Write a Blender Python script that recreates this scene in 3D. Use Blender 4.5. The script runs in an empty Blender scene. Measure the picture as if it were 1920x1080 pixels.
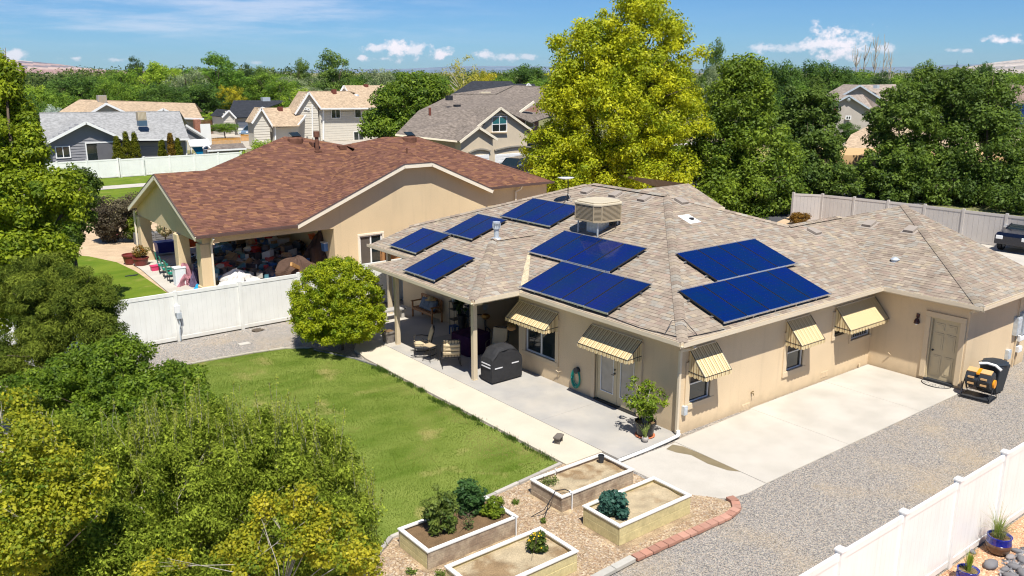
import bpy, math, random
import numpy as np
from mathutils import Vector, Matrix, noise as mnoise

# ------------------------------------------------------------------ camera, world, sun, exposure
S = bpy.context.scene
COL = S.collection
F_PX, HZ = 1606.0, 135.0                      # focal length and horizon row, in pixels of a 1920x1080 frame
PITCH = math.atan((540 - HZ) / F_PX)
YAW = math.atan(2128.0 / math.hypot(F_PX, 540 - HZ))
CAM = Vector((-17.03, -14.51, 9.65))
FH = Vector((math.cos(YAW), math.sin(YAW), 0))
RT = Vector((FH.y, -FH.x, 0))
FW = FH * math.cos(PITCH) - Vector((0, 0, 1)) * math.sin(PITCH)
UP = Vector((0, 0, 1)) * math.cos(PITCH) + FH * math.sin(PITCH)
cam = bpy.data.cameras.new('camera')
camo = bpy.data.objects.new('camera', cam)
COL.objects.link(camo)
camo.location = CAM
camo.rotation_euler = (math.pi / 2 - PITCH, 0, YAW - math.pi / 2)
cam.sensor_width = 36
cam.lens = 36 * F_PX / 1920
cam.clip_start = .1
cam.clip_end = 60000
S.camera = camo

SUNV = Vector((-.24, -.50, 1)).normalized()    # towards the sun
SUN_EL = math.asin(SUNV.z)
SUN_AZ = math.atan2(SUNV.x, SUNV.y)            # clockwise from +Y
world = bpy.data.worlds.new('World')
S.world = world
world.use_nodes = True
wn, wl = world.node_tree.nodes, world.node_tree.links
wn.clear()
out = wn.new('ShaderNodeOutputWorld')
bg = wn.new('ShaderNodeBackground')
bg.inputs[1].default_value = .070
sky = wn.new('ShaderNodeTexSky')
sky.sky_type = 'NISHITA'
sky.sun_disc = False
sky.sun_elevation = SUN_EL
sky.sun_rotation = SUN_AZ
sky.altitude = 1400
sky.air_density = 1.0
sky.dust_density = .3
sky.ozone_density = 1.4
wl.new(bg.outputs[0], out.inputs[0])
# clouds: a few small cumulus low over the horizon, thin cirrus streaks to the left, all by direction
def wm(op, a, b=None, clamp=False):
    n = wn.new('ShaderNodeMath'); n.operation = op; n.use_clamp = clamp
    for i, s in enumerate((a, b)):
        if s is None: continue
        if isinstance(s, (int, float)): n.inputs[i].default_value = s
        else: wl.new(s, n.inputs[i])
    return n.outputs[0]
def wmap(v, a, b, c, d, smooth=True):
    n = wn.new('ShaderNodeMapRange'); n.interpolation_type = 'SMOOTHSTEP' if smooth else 'LINEAR'
    wl.new(v, n.inputs[0])
    for i, q in enumerate((a, b, c, d)): n.inputs[1 + i].default_value = q
    return n.outputs[0]
tc = wn.new('ShaderNodeTexCoord')
sx = wn.new('ShaderNodeSeparateXYZ'); wl.new(tc.outputs['Generated'], sx.inputs[0])
az_, el_ = wm('ARCTAN2', sx.outputs[1], sx.outputs[0]), wm('ARCSINE', sx.outputs[2])
def wnoise(scale, detail, sc=(1, 1, 1), rough=.55):
    mp = wn.new('ShaderNodeMapping'); mp.inputs['Scale'].default_value = sc; wl.new(tc.outputs['Generated'], mp.inputs[0])
    n = wn.new('ShaderNodeTexNoise'); n.inputs['Scale'].default_value = scale; n.inputs['Detail'].default_value = detail; n.inputs['Roughness'].default_value = rough
    wl.new(mp.outputs[0], n.inputs['Vector']); return n.outputs[0]
puff = wm('MULTIPLY', wm('SUBTRACT', wnoise(75, 6, (1, 1, 1.3), .62), .5), 3.4)
def sky_dir(x, y):
    d = (FW * F_PX + RT * (x - 960) - UP * (y - 540)).normalized(); return math.atan2(d.y, d.x), math.asin(d.z)
mask = None
for x, y, rx, ry, k in ((1585, 84, 62, 26, 1), (1555, 62, 30, 18, 1), (1540, 82, 55, 14, .9), (1640, 92, 40, 10, .7), (1428, 90, 34, 9, .7), (1478, 92, 30, 8, .6), (1878, 76, 38, 8, 1), (1790, 94, 14, 5, .6), (1815, 96, 12, 4, .6),
                        (745, 92, 34, 20, 1), (775, 95, 26, 15, .8), (703, 92, 28, 9, .8), (683, 109, 20, 6, .9), (728, 110, 16, 5, .7), (822, 100, 32, 13, 1), (905, 103, 30, 9, .8), (950, 107, 26, 8, .7), (992, 106, 20, 7, .6),
                        (28, 104, 24, 13, .8), (114, 110, 14, 5, .5), (143, 109, 12, 5, .7), (220, 112, 18, 4, .5), (480, 118, 14, 4, .4)):
    a0, e0 = sky_dir(x, y)
    q = wm('SQRT', wm('ADD', wm('POWER', wm('MULTIPLY', wm('SUBTRACT', az_, a0), 1606 / rx), 2), wm('POWER', wm('MULTIPLY', wm('SUBTRACT', el_, e0), 1550 / ry), 2)))
    c = wm('MULTIPLY', wmap(wm('ADD', wm('SUBTRACT', 1.12, q), puff), .12, 1.0, 0, 1), k)
    c = wm('MULTIPLY', c, wmap(q, 1.0, 2.1, 1, 0))
    mask = c if mask is None else wm('MAXIMUM', mask, c)
a0, e0 = sky_dir(330, 40)
ci = wm('MULTIPLY', wmap(wnoise(5, 8, (1, 1, 9), .62), .40, .72, 0, .42), wmap(wm('ABSOLUTE', wm('SUBTRACT', az_, a0)), .12, .42, 1, .05))
ci = wm('MULTIPLY', ci, wmap(el_, .015, .05, 0, 1))
mask = wm('MAXIMUM', mask, ci)
tint = wn.new('ShaderNodeMix'); tint.data_type = 'RGBA'; tint.blend_type = 'MULTIPLY'; tint.inputs[0].default_value = 1
wl.new(sky.outputs[0], tint.inputs[6]); tint.inputs[7].default_value = (.40, .70, 1.08, 1)
cm = wn.new('ShaderNodeMix'); cm.data_type = 'RGBA'
wl.new(mask, cm.inputs[0]); wl.new(tint.outputs[2], cm.inputs[6]); cm.inputs[7].default_value = (10.6, 10.2, 10.9, 1)
wl.new(cm.outputs[2], bg.inputs[0])

sl = bpy.data.lights.new('sun', 'SUN')
sl.energy = 5.0
sl.angle = math.radians(.55)
sl.color = (1, .955, .88)
so = bpy.data.objects.new('sun', sl)
COL.objects.link(so)
so.rotation_euler = SUNV.to_track_quat('Z', 'Y').to_euler()
so.location = (0, 0, 40)

S.view_settings.view_transform = 'Standard'
S.view_settings.look = 'None'
S.view_settings.exposure = .48
S.view_settings.gamma = 1
S.view_settings.use_curve_mapping = False
S.cycles.pixel_filter_type = 'BLACKMAN_HARRIS'
S.cycles.filter_width = 1.15
S.cycles.max_bounces = 6
S.cycles.diffuse_bounces = 3
S.cycles.glossy_bounces = 3
S.cycles.transmission_bounces = 4
S.cycles.transparent_max_bounces = 8
S.cycles.use_adaptive_sampling = True
S.cycles.adaptive_threshold = .02
try:
    S.cycles.use_denoising = True
except Exception:
    pass

# ------------------------------------------------------------------ from picture points to points of the place
def ray(x, y):
    return FW * F_PX + RT * (x - 960) - UP * (y - 540)
def P(x, y, z=0.0):
    d = ray(x, y); return CAM + d * ((z - CAM.z) / d.z)
def PX(x, y, X):
    d = ray(x, y); return CAM + d * ((X - CAM.x) / d.x)
def PY(x, y, Y):
    d = ray(x, y); return CAM + d * ((Y - CAM.y) / d.y)
def PD(x, y, D):
    d = ray(x, y); return CAM + d * (D / d.dot(FH))
def PP(x, y, n, d0):
    d = ray(x, y); return CAM + d * ((d0 - CAM.dot(n)) / d.dot(n))

rnd = random.Random(7)
def V(*a): return Vector(a)
def srgb(r, g, b):
    f = lambda c: ((c / 255 + .055) / 1.055) ** 2.4 if c > 10.3 else c / 255 / 12.92
    return (f(r), f(g), f(b))

# ------------------------------------------------------------------ materials
MATS = {}
def mat(name, col=(.5, .5, .5), rough=.8, spec=.3, metal=0., var=.08, vscale=1.5, bump=0., bscale=60., bdist=.01,
        attr=False, trans=0., col2=None, c2scale=3., c2lo=.45, c2hi=.6, coat=0., fine=0., fscale=200., dirt=0.):
    if name in MATS: return MATS[name]
    m = bpy.data.materials.new(name); MATS[name] = m
    m.use_nodes = True
    N, L = m.node_tree.nodes, m.node_tree.links
    N.clear()
    o = N.new('ShaderNodeOutputMaterial')
    p = N.new('ShaderNodeBsdfPrincipled')
    p.inputs['Roughness'].default_value = rough
    p.inputs['Specular IOR Level'].default_value = spec
    p.inputs['Metallic'].default_value = metal
    if coat: p.inputs['Coat Weight'].default_value = coat; p.inputs['Coat Roughness'].default_value = .05
    geo = N.new('ShaderNodeNewGeometry')
    if attr:
        a = N.new('ShaderNodeAttribute'); a.attribute_name = 'col'
        src = a.outputs['Color']
    else:
        r = N.new('ShaderNodeRGB'); r.outputs[0].default_value = (*col, 1); src = r.outputs[0]
    def noise(scale, detail=3.):
        n = N.new('ShaderNodeTexNoise'); n.inputs['Scale'].default_value = scale; n.inputs['Detail'].default_value = detail
        L.new(geo.outputs['Position'], n.inputs['Vector']); return n.outputs[0]
    def mixc(fac, a_, b_, typ='MIX'):
        x = N.new('ShaderNodeMix'); x.data_type = 'RGBA'; x.blend_type = typ
        if isinstance(fac, float): x.inputs[0].default_value = fac
        else: L.new(fac, x.inputs[0])
        for s, i in ((a_, 6), (b_, 7)):
            if isinstance(s, tuple): x.inputs[i].default_value = (*s, 1)
            else: L.new(s, x.inputs[i])
        return x.outputs[2]
    def rng(v, a, b, c, d):
        r = N.new('ShaderNodeMapRange'); L.new(v, r.inputs[0])
        for i, q in enumerate((a, b, c, d)): r.inputs[1 + i].default_value = q
        return r.outputs[0]
    if col2:
        src = mixc(rng(noise(c2scale, 5.), c2lo, c2hi, 0, 1), src, col2)
    if var:
        v = rng(noise(vscale, 4.), .3, .7, 1 - var, 1 + var)
        cmb = N.new('ShaderNodeCombineColor')
        for i in range(3): L.new(v, cmb.inputs[i])
        src = mixc(1.0, src, cmb.outputs[0], 'MULTIPLY')
    if fine:
        v = rng(noise(fscale, 2.), .3, .7, 1 - fine, 1 + fine)
        cmb = N.new('ShaderNodeCombineColor')
        for i in range(3): L.new(v, cmb.inputs[i])
        src = mixc(1.0, src, cmb.outputs[0], 'MULTIPLY')
    if dirt:
        sp = N.new('ShaderNodeSeparateXYZ'); L.new(geo.outputs['Position'], sp.inputs[0])
        ad = N.new('ShaderNodeMath'); ad.operation = 'MULTIPLY_ADD'; L.new(noise(3.5, 5.), ad.inputs[0]); ad.inputs[1].default_value = -.55; L.new(sp.outputs[2], ad.inputs[2])
        src = mixc(rng(ad.outputs[0], -.38, .02, dirt, 0), src, (.30, .23, .15))
        st = N.new('ShaderNodeTexNoise'); st.inputs['Scale'].default_value = 1; st.inputs['Detail'].default_value = 4
        mp = N.new('ShaderNodeMapping'); mp.inputs['Scale'].default_value = (5, 5, .35); L.new(geo.outputs['Position'], mp.inputs[0]); L.new(mp.outputs[0], st.inputs['Vector'])
        src = mixc(rng(st.outputs[0], .55, .8, 0, dirt * .45), src, (.34, .27, .19))
    L.new(src, p.inputs['Base Color'])
    if bump:
        b = N.new('ShaderNodeBump'); b.inputs['Strength'].default_value = bump; b.inputs['Distance'].default_value = bdist
        L.new(noise(bscale, 4.), b.inputs['Height']); L.new(b.outputs[0], p.inputs['Normal'])
    if trans:
        t = N.new('ShaderNodeBsdfTranslucent'); L.new(src, t.inputs[0])
        mx = N.new('ShaderNodeMixShader'); mx.inputs[0].default_value = trans
        L.new(p.outputs[0], mx.inputs[1]); L.new(t.outputs[0], mx.inputs[2]); L.new(mx.outputs[0], o.inputs[0])
    else:
        L.new(p.outputs[0], o.inputs[0])
    return m

M = {}
M['stucco'] = mat('stucco', (.66, .515, .335), .9, .15, bump=.5, bscale=55, bdist=.008, var=.06, vscale=.7, fine=.07, fscale=40, dirt=.40)
M['stucco_trim'] = mat('stucco_trim', (.64, .51, .34), .9, .15, bump=.3, bscale=55, bdist=.006, var=.05, vscale=.7)
M['stucco_nb'] = mat('stucco_neighbour', (.64, .50, .31), .9, .15, bump=.4, bscale=50, bdist=.008, var=.06, vscale=.5, fine=.06, fscale=30, dirt=.35)
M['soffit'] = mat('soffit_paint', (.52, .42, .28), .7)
M['fascia'] = mat('gutter_paint', (.66, .56, .41), .4, .5, var=.05)
M['fascia_light'] = mat('fascia_light_paint', (.78, .70, .55), .5, .4, var=.04)
M['door'] = mat('door_paint', (.52, .43, .27), .45, .5, var=.03)
M['post'] = mat('post_paint', (.58, .48, .33), .6, .4, var=.05)
M['vinyl'] = mat('white_vinyl', (.80, .80, .77), .35, .5, var=.03, vscale=2, dirt=.28)
M['vinyl_cream'] = mat('cream_vinyl', (.76, .755, .70), .4, .5, var=.04, vscale=2, dirt=.32)  # cream is the fence's own colour
M['white'] = mat('white_paint', (.78, .78, .76), .5, .4, var=.03)
M['glass'] = mat('window_glass', (.012, .02, .022), .05, .8, var=0)
M['glass_pale'] = mat('blind_behind_glass', (.30, .28, .24), .15, .8, var=.15, vscale=4)
M['black'] = mat('black_metal', (.018, .018, .02), .4, .5, var=.1)
M['dark'] = mat('dark_plastic', (.03, .034, .04), .5, .4, var=.1)
M['rubber'] = mat('black_rubber', (.02, .02, .02), .7, .3)
M['chrome'] = mat('bright_metal', (.62, .64, .66), .3, .5, metal=.8, var=.1, vscale=8)
M['zinc'] = mat('zinc_vent', (.55, .60, .64), .45, .5, metal=.35, var=.15, vscale=9)
M['tab'] = mat('grey_brown_shingle', attr=True, rough=.95, spec=.1, var=.10, vscale=1.1, fine=.20, fscale=130, bump=.35, bscale=260, bdist=.004)
M['tabdeck'] = mat('shingle_underlay', (.20, .165, .14), .95, .1, var=.1)
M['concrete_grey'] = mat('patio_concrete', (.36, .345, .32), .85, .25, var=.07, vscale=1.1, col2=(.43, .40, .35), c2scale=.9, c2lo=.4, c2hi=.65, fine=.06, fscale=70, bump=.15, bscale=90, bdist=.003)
M['concrete_tan'] = mat('walk_concrete', (.55, .49, .385), .85, .25, var=.06, vscale=1.3, fine=.05, fscale=70, bump=.15, bscale=90, bdist=.003)
M['concrete_light'] = mat('drive_concrete', (.50, .465, .405), .85, .25, var=.07, vscale=.8, col2=(.43, .40, .345), c2scale=.7, c2lo=.42, c2hi=.68, fine=.06, fscale=60, bump=.15, bscale=90, bdist=.003)
M['wet'] = mat('damp_concrete', (.21, .17, .10), .5, .5, var=.12, vscale=3)
M['wood_bench'] = mat('oiled_wood', (.30, .13, .045), .5, .4, var=.2, vscale=12)
M['soil'] = mat('bed_soil', (.42, .34, .22), .95, .1, var=.12, vscale=2.5, col2=(.26, .18, .10), c2scale=1.6, c2lo=.48, c2hi=.6, fine=.2, fscale=50, bump=.7, bscale=25, bdist=.03)
M['bark'] = mat('tree_bark', (.12, .09, .065), .95, .1, var=.3, vscale=9, bump=.6, bscale=30, bdist=.02)
M['bark_pale'] = mat('pale_bark', (.42, .38, .32), .95, .1, var=.2, vscale=9)
M['leaf'] = mat('leaf', attr=True, rough=.55, spec=.28, var=0, trans=.46)
M['leafdull'] = mat('leaf_dull', attr=True, rough=.75, spec=.12, var=0, trans=.44)
M['attr'] = mat('painted_pieces', attr=True, rough=.8, spec=.2, var=.06, vscale=8)
M['cloth'] = mat('coloured_cloth', attr=True, rough=.95, spec=.05, var=.12, vscale=7, bump=.4, bscale=18, bdist=.02)
M['plastic'] = mat('coloured_plastic', attr=True, rough=.4, spec=.4, var=.05)
M['solar_frame'] = mat('solar_frame', (.02, .02, .022), .4, .5)

# ------------------------------------------------------------------ mesh builder
class MB:
    def __init__(s): s.v = []; s.f = []; s.c = []; s.col = None
    def add(s, pts): i = len(s.v); s.v.extend([tuple(p) for p in pts]); return i
    def face(s, pts, col=None):
        i = s.add(pts); s.f.append(tuple(range(i, i + len(pts)))); s.c.append(col or s.col)
        return s
    def idx(s, base, quads, col=None):
        for q in quads: s.f.append(tuple(base + k for k in q)); s.c.append(col or s.col)
    def hexa(s, p, col=None):       # 8 points: bottom loop 0-3 (ccw from above), top loop 4-7
        b = s.add(p)
        s.idx(b, [(3, 2, 1, 0), (4, 5, 6, 7), (0, 1, 5, 4), (1, 2, 6, 5), (2, 3, 7, 6), (3, 0, 4, 7)], col)
        return s
    def box(s, x0, x1, y0, y1, z0, z1, col=None):
        return s.hexa([(x0, y0, z0), (x1, y0, z0), (x1, y1, z0), (x0, y1, z0), (x0, y0, z1), (x1, y0, z1), (x1, y1, z1), (x0, y1, z1)], col)
    def obox(s, c, ax, ay, az, col=None):
        c, ax, ay, az = map(Vector, (c, ax, ay, az))
        return s.hexa([c - ax - ay - az, c + ax - ay - az, c + ax + ay - az, c - ax + ay - az, c - ax - ay + az, c + ax - ay + az, c + ax + ay + az, c - ax + ay + az], col)
    def bar(s, p, q, w, h=None, up=(0, 0, 1), col=None):
        p, q = Vector(p), Vector(q); h = h or w; d = q - p
        if d.length < 1e-6: return s
        u = Vector(up)
        if abs(d.normalized().dot(u)) > .98: u = Vector((0, 1, 0))
        sx = d.cross(u).normalized() * (w / 2); sz = sx.cross(d).normalized() * (h / 2)
        return s.hexa([p + sx - sz, q + sx - sz, q - sx - sz, p - sx - sz, p + sx + sz, q + sx + sz, q - sx + sz, p - sx + sz], col)
    def prism(s, poly, z0, z1, col=None):      # poly ccw in xy
        n = len(poly); b = s.add([(x, y, z0) for x, y in poly] + [(x, y, z1) for x, y in poly])
        s.f.append(tuple(b + i for i in reversed(range(n)))); s.c.append(col or s.col)
        s.f.append(tuple(b + n + i for i in range(n))); s.c.append(col or s.col)
        for i in range(n): s.f.append((b + i, b + (i + 1) % n, b + n + (i + 1) % n, b + n + i)); s.c.append(col or s.col)
        return s
    def lathe(s, c, prof, n=16, col=None, axis='z', cap=True):
        cx, cy, cz = c; rings = []
        for r, z in prof:
            ring = []
            for k in range(n):
                a = 2 * math.pi * k / n; x, y = r * math.cos(a), r * math.sin(a)
                ring.append({'z': (cx + x, cy + y, cz + z), 'x': (cx + z, cy + x, cz + y), 'y': (cx + x, cy + z, cz - y)}[axis])
            rings.append(s.add(ring))
        for a, b in zip(rings, rings[1:]):
            for k in range(n): s.f.append((a + k, a + (k + 1) % n, b + (k + 1) % n, b + k)); s.c.append(col or s.col)
        if cap:
            s.f.append(tuple(rings[0] + k for k in reversed(range(n)))); s.c.append(col or s.col)
            s.f.append(tuple(rings[-1] + k for k in range(n))); s.c.append(col or s.col)
        return s
    def cyl(s, c, r, z0, z1, n=16, col=None, r2=None, axis='z'):
        return s.lathe(c, [(r, z0), (r if r2 is None else r2, z1)], n, col, axis)
    def tube(s, pts, r, n=6, col=None, r2=None, closed=False):
        pts = [Vector(p) for p in pts]; m = len(pts); rings = []
        prev = None
        for i, p in enumerate(pts):
            d = (pts[min(i + 1, m - 1)] - pts[max(i - 1, 0)])
            d = d.normalized() if d.length > 1e-9 else Vector((0, 0, 1))
            u = prev or (Vector((0, 0, 1)) if abs(d.z) < .9 else Vector((1, 0, 0)))
            sx = (u - d * u.dot(d))
            sx = sx.normalized() if sx.length > 1e-6 else d.orthogonal().normalized()
            sy = d.cross(sx); prev = sx
            rr = r if r2 is None else r + (r2 - r) * i / max(1, m - 1)
            rings.append(s.add([p + (sx * math.cos(2 * math.pi * k / n) + sy * math.sin(2 * math.pi * k / n)) * rr for k in range(n)]))
        for a, b in zip(rings, rings[1:]):
            for k in range(n): s.f.append((a + k, a + (k + 1) % n, b + (k + 1) % n, b + k)); s.c.append(col or s.col)
        s.f.append(tuple(rings[0] + k for k in reversed(range(n)))); s.c.append(col or s.col)
        s.f.append(tuple(rings[-1] + k for k in range(n))); s.c.append(col or s.col)
        return s
    def ball(s, c, r, n=10, m=6, sc=(1, 1, 1), jit=0, col=None):
        rings = []
        for j in range(m + 1):
            t = math.pi * j / m; ring = []
            for k in range(n):
                a = 2 * math.pi * k / n; q = 1 + (rnd.uniform(-jit, jit) if jit and 0 < j < m else 0)
                ring.append((c[0] + r * q * sc[0] * math.sin(t) * math.cos(a), c[1] + r * q * sc[1] * math.sin(t) * math.sin(a), c[2] - r * q * sc[2] * math.cos(t)))
            rings.append(s.add(ring))
        for a, b in zip(rings, rings[1:]):
            for k in range(n): s.f.append((a + k, a + (k + 1) % n, b + (k + 1) % n, b + k)); s.c.append(col or s.col)
        return s

def wloc(o):
    l = Vector((0, 0, 0))
    while o is not None: l += o.location; o = o.parent
    return l
def props(o, label=None, cat=None, group=None, kind=None):
    if label: o['label'] = label
    if cat: o['category'] = cat
    if group: o['group'] = group
    if kind: o['kind'] = kind
    return o
def rawmesh(name, verts, faces, m, cols=None, smooth=False):
    me = bpy.data.meshes.new(name)
    me.from_pydata(verts, [], faces)
    me.materials.append(m)
    if cols and any(c is not None for c in cols):
        at = me.color_attributes.new('col', 'FLOAT_COLOR', 'CORNER')
        arr = []
        for f, c in zip(faces, cols):
            arr.extend((*(c or (.5, .5, .5)), 1.0) * len(f))
        at.data.foreach_set('color', arr)
    if smooth: me.polygons.foreach_set('use_smooth', [True] * len(faces))
    me.update()
    return me
def build(name, mb, m, parent=None, label=None, cat=None, group=None, kind=None, local=False, smooth=False, bevel=0):
    off = Vector((0, 0, 0)) if (local or parent is None) else wloc(parent)
    vs = mb.v if off.length < 1e-9 else [(x - off.x, y - off.y, z - off.z) for x, y, z in mb.v]
    me = rawmesh(name, vs, mb.f, M[m] if isinstance(m, str) else m, mb.c, smooth)
    o = bpy.data.objects.new(name, me); COL.objects.link(o)
    o.parent = parent
    if bevel:
        b = o.modifiers.new('bevel', 'BEVEL'); b.width = bevel; b.segments = 2; b.limit_method = 'ANGLE'
    return props(o, label, cat, group, kind)
def build_at(name, mb, m, loc, **k):
    """a one-mesh thing: the mesh is given in world coordinates, its origin put at loc"""
    mb.v = [(x - loc[0], y - loc[1], z - loc[2]) for x, y, z in mb.v]
    o = build(name, mb, m, **k); o.location = loc; return o
def thing(name, label, cat, loc=(0, 0, 0), rz=0, group=None):
    o = bpy.data.objects.new(name, None); COL.objects.link(o)
    o.empty_display_size = .2
    o.location = loc; o.rotation_euler = (0, 0, rz)
    return props(o, label, cat, group)
def copy_tree(o, parent=None):
    c = o.copy(); COL.objects.link(c); c.parent = parent
    for ch in list(o.children): copy_tree(ch, c)
    return c
def dup(o, loc, rz=0, label=None, scale=None):
    c = copy_tree(o); c.location = loc; c.rotation_euler = (0, 0, rz)
    if label: c['label'] = label
    if scale: c.scale = scale
    return c

# wall face with real openings: origin, unit horizontal dir, length, z0, z1, openings [(u0,u1,z0,z1)], depth of reveal (inwards = n)
def wall(mb, o, ud, L_, z0, z1, ops=(), inn=(0, 0, 0), depth=.12, col=None):
    o, ud, inn = Vector(o), Vector(ud), Vector(inn)
    us = sorted({0, L_, *[a for q in ops for a in q[:2]]}); zs = sorted({z0, z1, *[a for q in ops for a in q[2:]]})
    pt = lambda u, z, d=0: o + ud * u + Vector((0, 0, z)) + inn * d
    for a, b in zip(us, us[1:]):
        for c, d in zip(zs, zs[1:]):
            um, zm = (a + b) / 2, (c + d) / 2
            if any(q[0] < um < q[1] and q[2] < zm < q[3] for q in ops): continue
            mb.face([pt(a, c), pt(b, c), pt(b, d), pt(a, d)], col)
    for a, b, c, d in ops:
        for (p, q) in (((a, c), (b, c)), ((b, c), (b, d)), ((b, d), (a, d)), ((a, d), (a, c))):
            mb.face([pt(*p), pt(*q), pt(*q, depth), pt(*p, depth)], col)
    return mb
# ------------------------------------------------------------------ roofs made of single shingle tabs
def clip_poly(poly, conv):
    out_ = poly
    n = len(conv)
    for i in range(n):
        ax, ay = conv[i]; bx, by = conv[(i + 1) % n]
        nx, ny = -(by - ay), bx - ax
        inp, out_ = out_, []
        if not inp: return []
        for j in range(len(inp)):
            p, q = inp[j], inp[(j + 1) % len(inp)]
            dp = (p[0] - ax) * nx + (p[1] - ay) * ny; dq = (q[0] - ax) * nx + (q[1] - ay) * ny
            if dp >= 0: out_.append(p)
            if (dp > 0 and dq < 0) or (dp < 0 and dq > 0):
                t = dp / (dp - dq); out_.append((p[0] + t * (q[0] - p[0]), p[1] + t * (q[1] - p[1])))
    return out_
def ccw(poly):
    a = sum(p[0] * q[1] - q[0] * p[1] for p, q in zip(poly, poly[1:] + poly[:1]))
    return poly if a > 0 else poly[::-1]

class Roof:
    def __init__(s, house, label, deckmat, tabmat, palette, expo=.14, wr=(.14, .32), thick=.012, seed=3):
        s.house, s.deck, s.tabs, s.pal = house, MB(), [], palette
        s.deckmat, s.tabmat, s.e, s.wr, s.t = deckmat, tabmat, expo, wr, thick
        s.r = random.Random(seed)
        s.caps = []
    def plane(s, o, up, m, z0, pieces, tabs=True):
        """o: a point of the eave line (x, y); up: unit horizontal uphill direction; pieces: convex polygons in plan"""
        ux, uy = up[1], -up[0]
        fz = lambda x, y: z0 + m * ((x - o[0]) * up[0] + (y - o[1]) * up[1])
        for pc in pieces:
            pc = ccw(list(pc))
            s.deck.face([(x, y, fz(x, y) - .012) for x, y in pc])
        if not tabs: return fz
        allp = [((x - o[0]) * ux + (y - o[1]) * uy, (x - o[0]) * up[0] + (y - o[1]) * up[1]) for pc in pieces for x, y in pc]
        a0, a1 = min(p[0] for p in allp), max(p[0] for p in allp)
        b0, b1 = min(p[1] for p in allp), max(p[1] for p in allp)
        loc = [ccw([((x - o[0]) * ux + (y - o[1]) * uy, (x - o[0]) * up[0] + (y - o[1]) * up[1]) for x, y in pc]) for pc in pieces]
        eb = s.e / math.sqrt(1 + m * m); r = s.r
        nrm = Vector((-m * up[0], -m * up[1], 1)).normalized()
        k = 0; b = b0
        while b < b1:
            a = a0 - r.random() * .3
            prev = None
            while a < a1:
                w = r.uniform(*s.wr)
                c = r.choice(s.pal)
                if c is prev: c = r.choice(s.pal)
                prev = c
                j = r.uniform(.88, 1.12); cc = (c[0] * j, c[1] * j, c[2] * j)
                th = s.t * r.uniform(.35, 1.3)
                rect = [(a, b), (a + w, b), (a + w, b + eb), (a, b + eb)]
                for pc in loc:
                    q = clip_poly(rect, pc)
                    if len(q) < 3: continue
                    vs = []
                    for (aa, bb) in q:
                        x, y = o[0] + aa * ux + bb * up[0], o[1] + aa * uy + bb * up[1]
                        h = th * (1 - (bb - b) / eb * .85) + .002
                        base = Vector((x, y, fz(x, y)))
                        vs.append((base + nrm * h, base - nrm * .004, abs(bb - b) < 1e-6))
                    s.tabs.append((vs, cc))
                a += w + .003
            b += eb; k += 1
        return fz
    def cap(s, p, q, w=.30, step=.22, h=.035):
        """arched cap shingles along a hip or a ridge from the low end p to the high end q"""
        p, q = Vector(p), Vector(q); d = (q - p); L_ = d.length; d.normalize()
        sx = d.cross(Vector((0, 0, 1))).normalized(); up = sx.cross(d).normalized()
        n = int(L_ / step)
        for i in range(n):
            a = p + d * (i * step - .02); b_ = a + d * (step + .06)
            c = s.r.choice(s.pal); j = s.r.uniform(.85, 1.1)
            mb = MB(); mb.col = (c[0] * j, c[1] * j, c[2] * j)
            def arc(o_, lift):
                return [o_ + sx * (w * .5 * t) + up * (h * (1 - t * t) + lift - .085 * abs(t) * w * 1.0) for t in (-1, -.5, 0, .5, 1)]
            lo, hi = arc(a, .020), arc(b_, .004); lo2 = arc(a, -.02)
            for t in range(4):
                mb.face([lo[t + 1], lo[t], hi[t], hi[t + 1]][::-1]); mb.face([lo2[t], lo2[t + 1], lo[t + 1], lo[t]][::-1])
            s.caps.append(mb)
    def finish(s, nsingle=300, capobj=True, piece='shingle'):
        roof = build('roof', s.deck, s.deckmat, s.house)
        s.roof = roof
        def cen(t): v = t[0][0][0]; return (v - CAM).length
        def seen(t):
            v = t[0][0][0] - CAM; z = v.dot(FW); px, py = 960 + F_PX * v.dot(RT) / z, 540 - F_PX * v.dot(UP) / z
            return 0 if (z > 0 and 0 < px < 1920 and 0 < py < 1080) else 1
        s.tabs.sort(key=lambda t: (seen(t), cen(t)))
        def emit(mb, t):
            vs, c = t; n = len(vs); b = len(mb.v)
            mb.v.extend([tuple(v[0]) for v in vs]); mb.f.append(tuple(b + i for i in range(n))); mb.c.append(c)
            for i in range(n):
                j = (i + 1) % n
                if vs[i][2] and vs[j][2]:
                    k = len(mb.v); mb.v.extend([tuple(vs[i][0]), tuple(vs[i][1]), tuple(vs[j][1]), tuple(vs[j][0])])
                    mb.f.append((k, k + 1, k + 2, k + 3)); mb.c.append((c[0] * .9, c[1] * .9, c[2] * .9))
        for t in s.tabs[:nsingle]:
            mb = MB(); emit(mb, t); build(piece, mb, s.tabmat, roof)
        mb = MB()
        for t in s.tabs[nsingle:]: emit(mb, t)
        if mb.f: build('shingle_field', mb, s.tabmat, roof, kind='stuff')
        for c in s.caps:
            build('ridge_cap', c, s.tabmat, roof)
        return roof

def gutter(mb, p, q, out_, w=.11, h=.11):
    p, q, o_ = Vector(p), Vector(q), Vector(out_)
    a = p + o_ * .02; b = q + o_ * .02
    for off, ww, hh, zz in ((0, .02, h + .06, -.05), (w, .014, h, -.02), (w / 2, w, .012, -.02 - h / 2)):
        mb.bar(a + o_ * off + V(0, 0, zz), b + o_ * off + V(0, 0, zz), ww, hh)
    return mb

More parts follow.
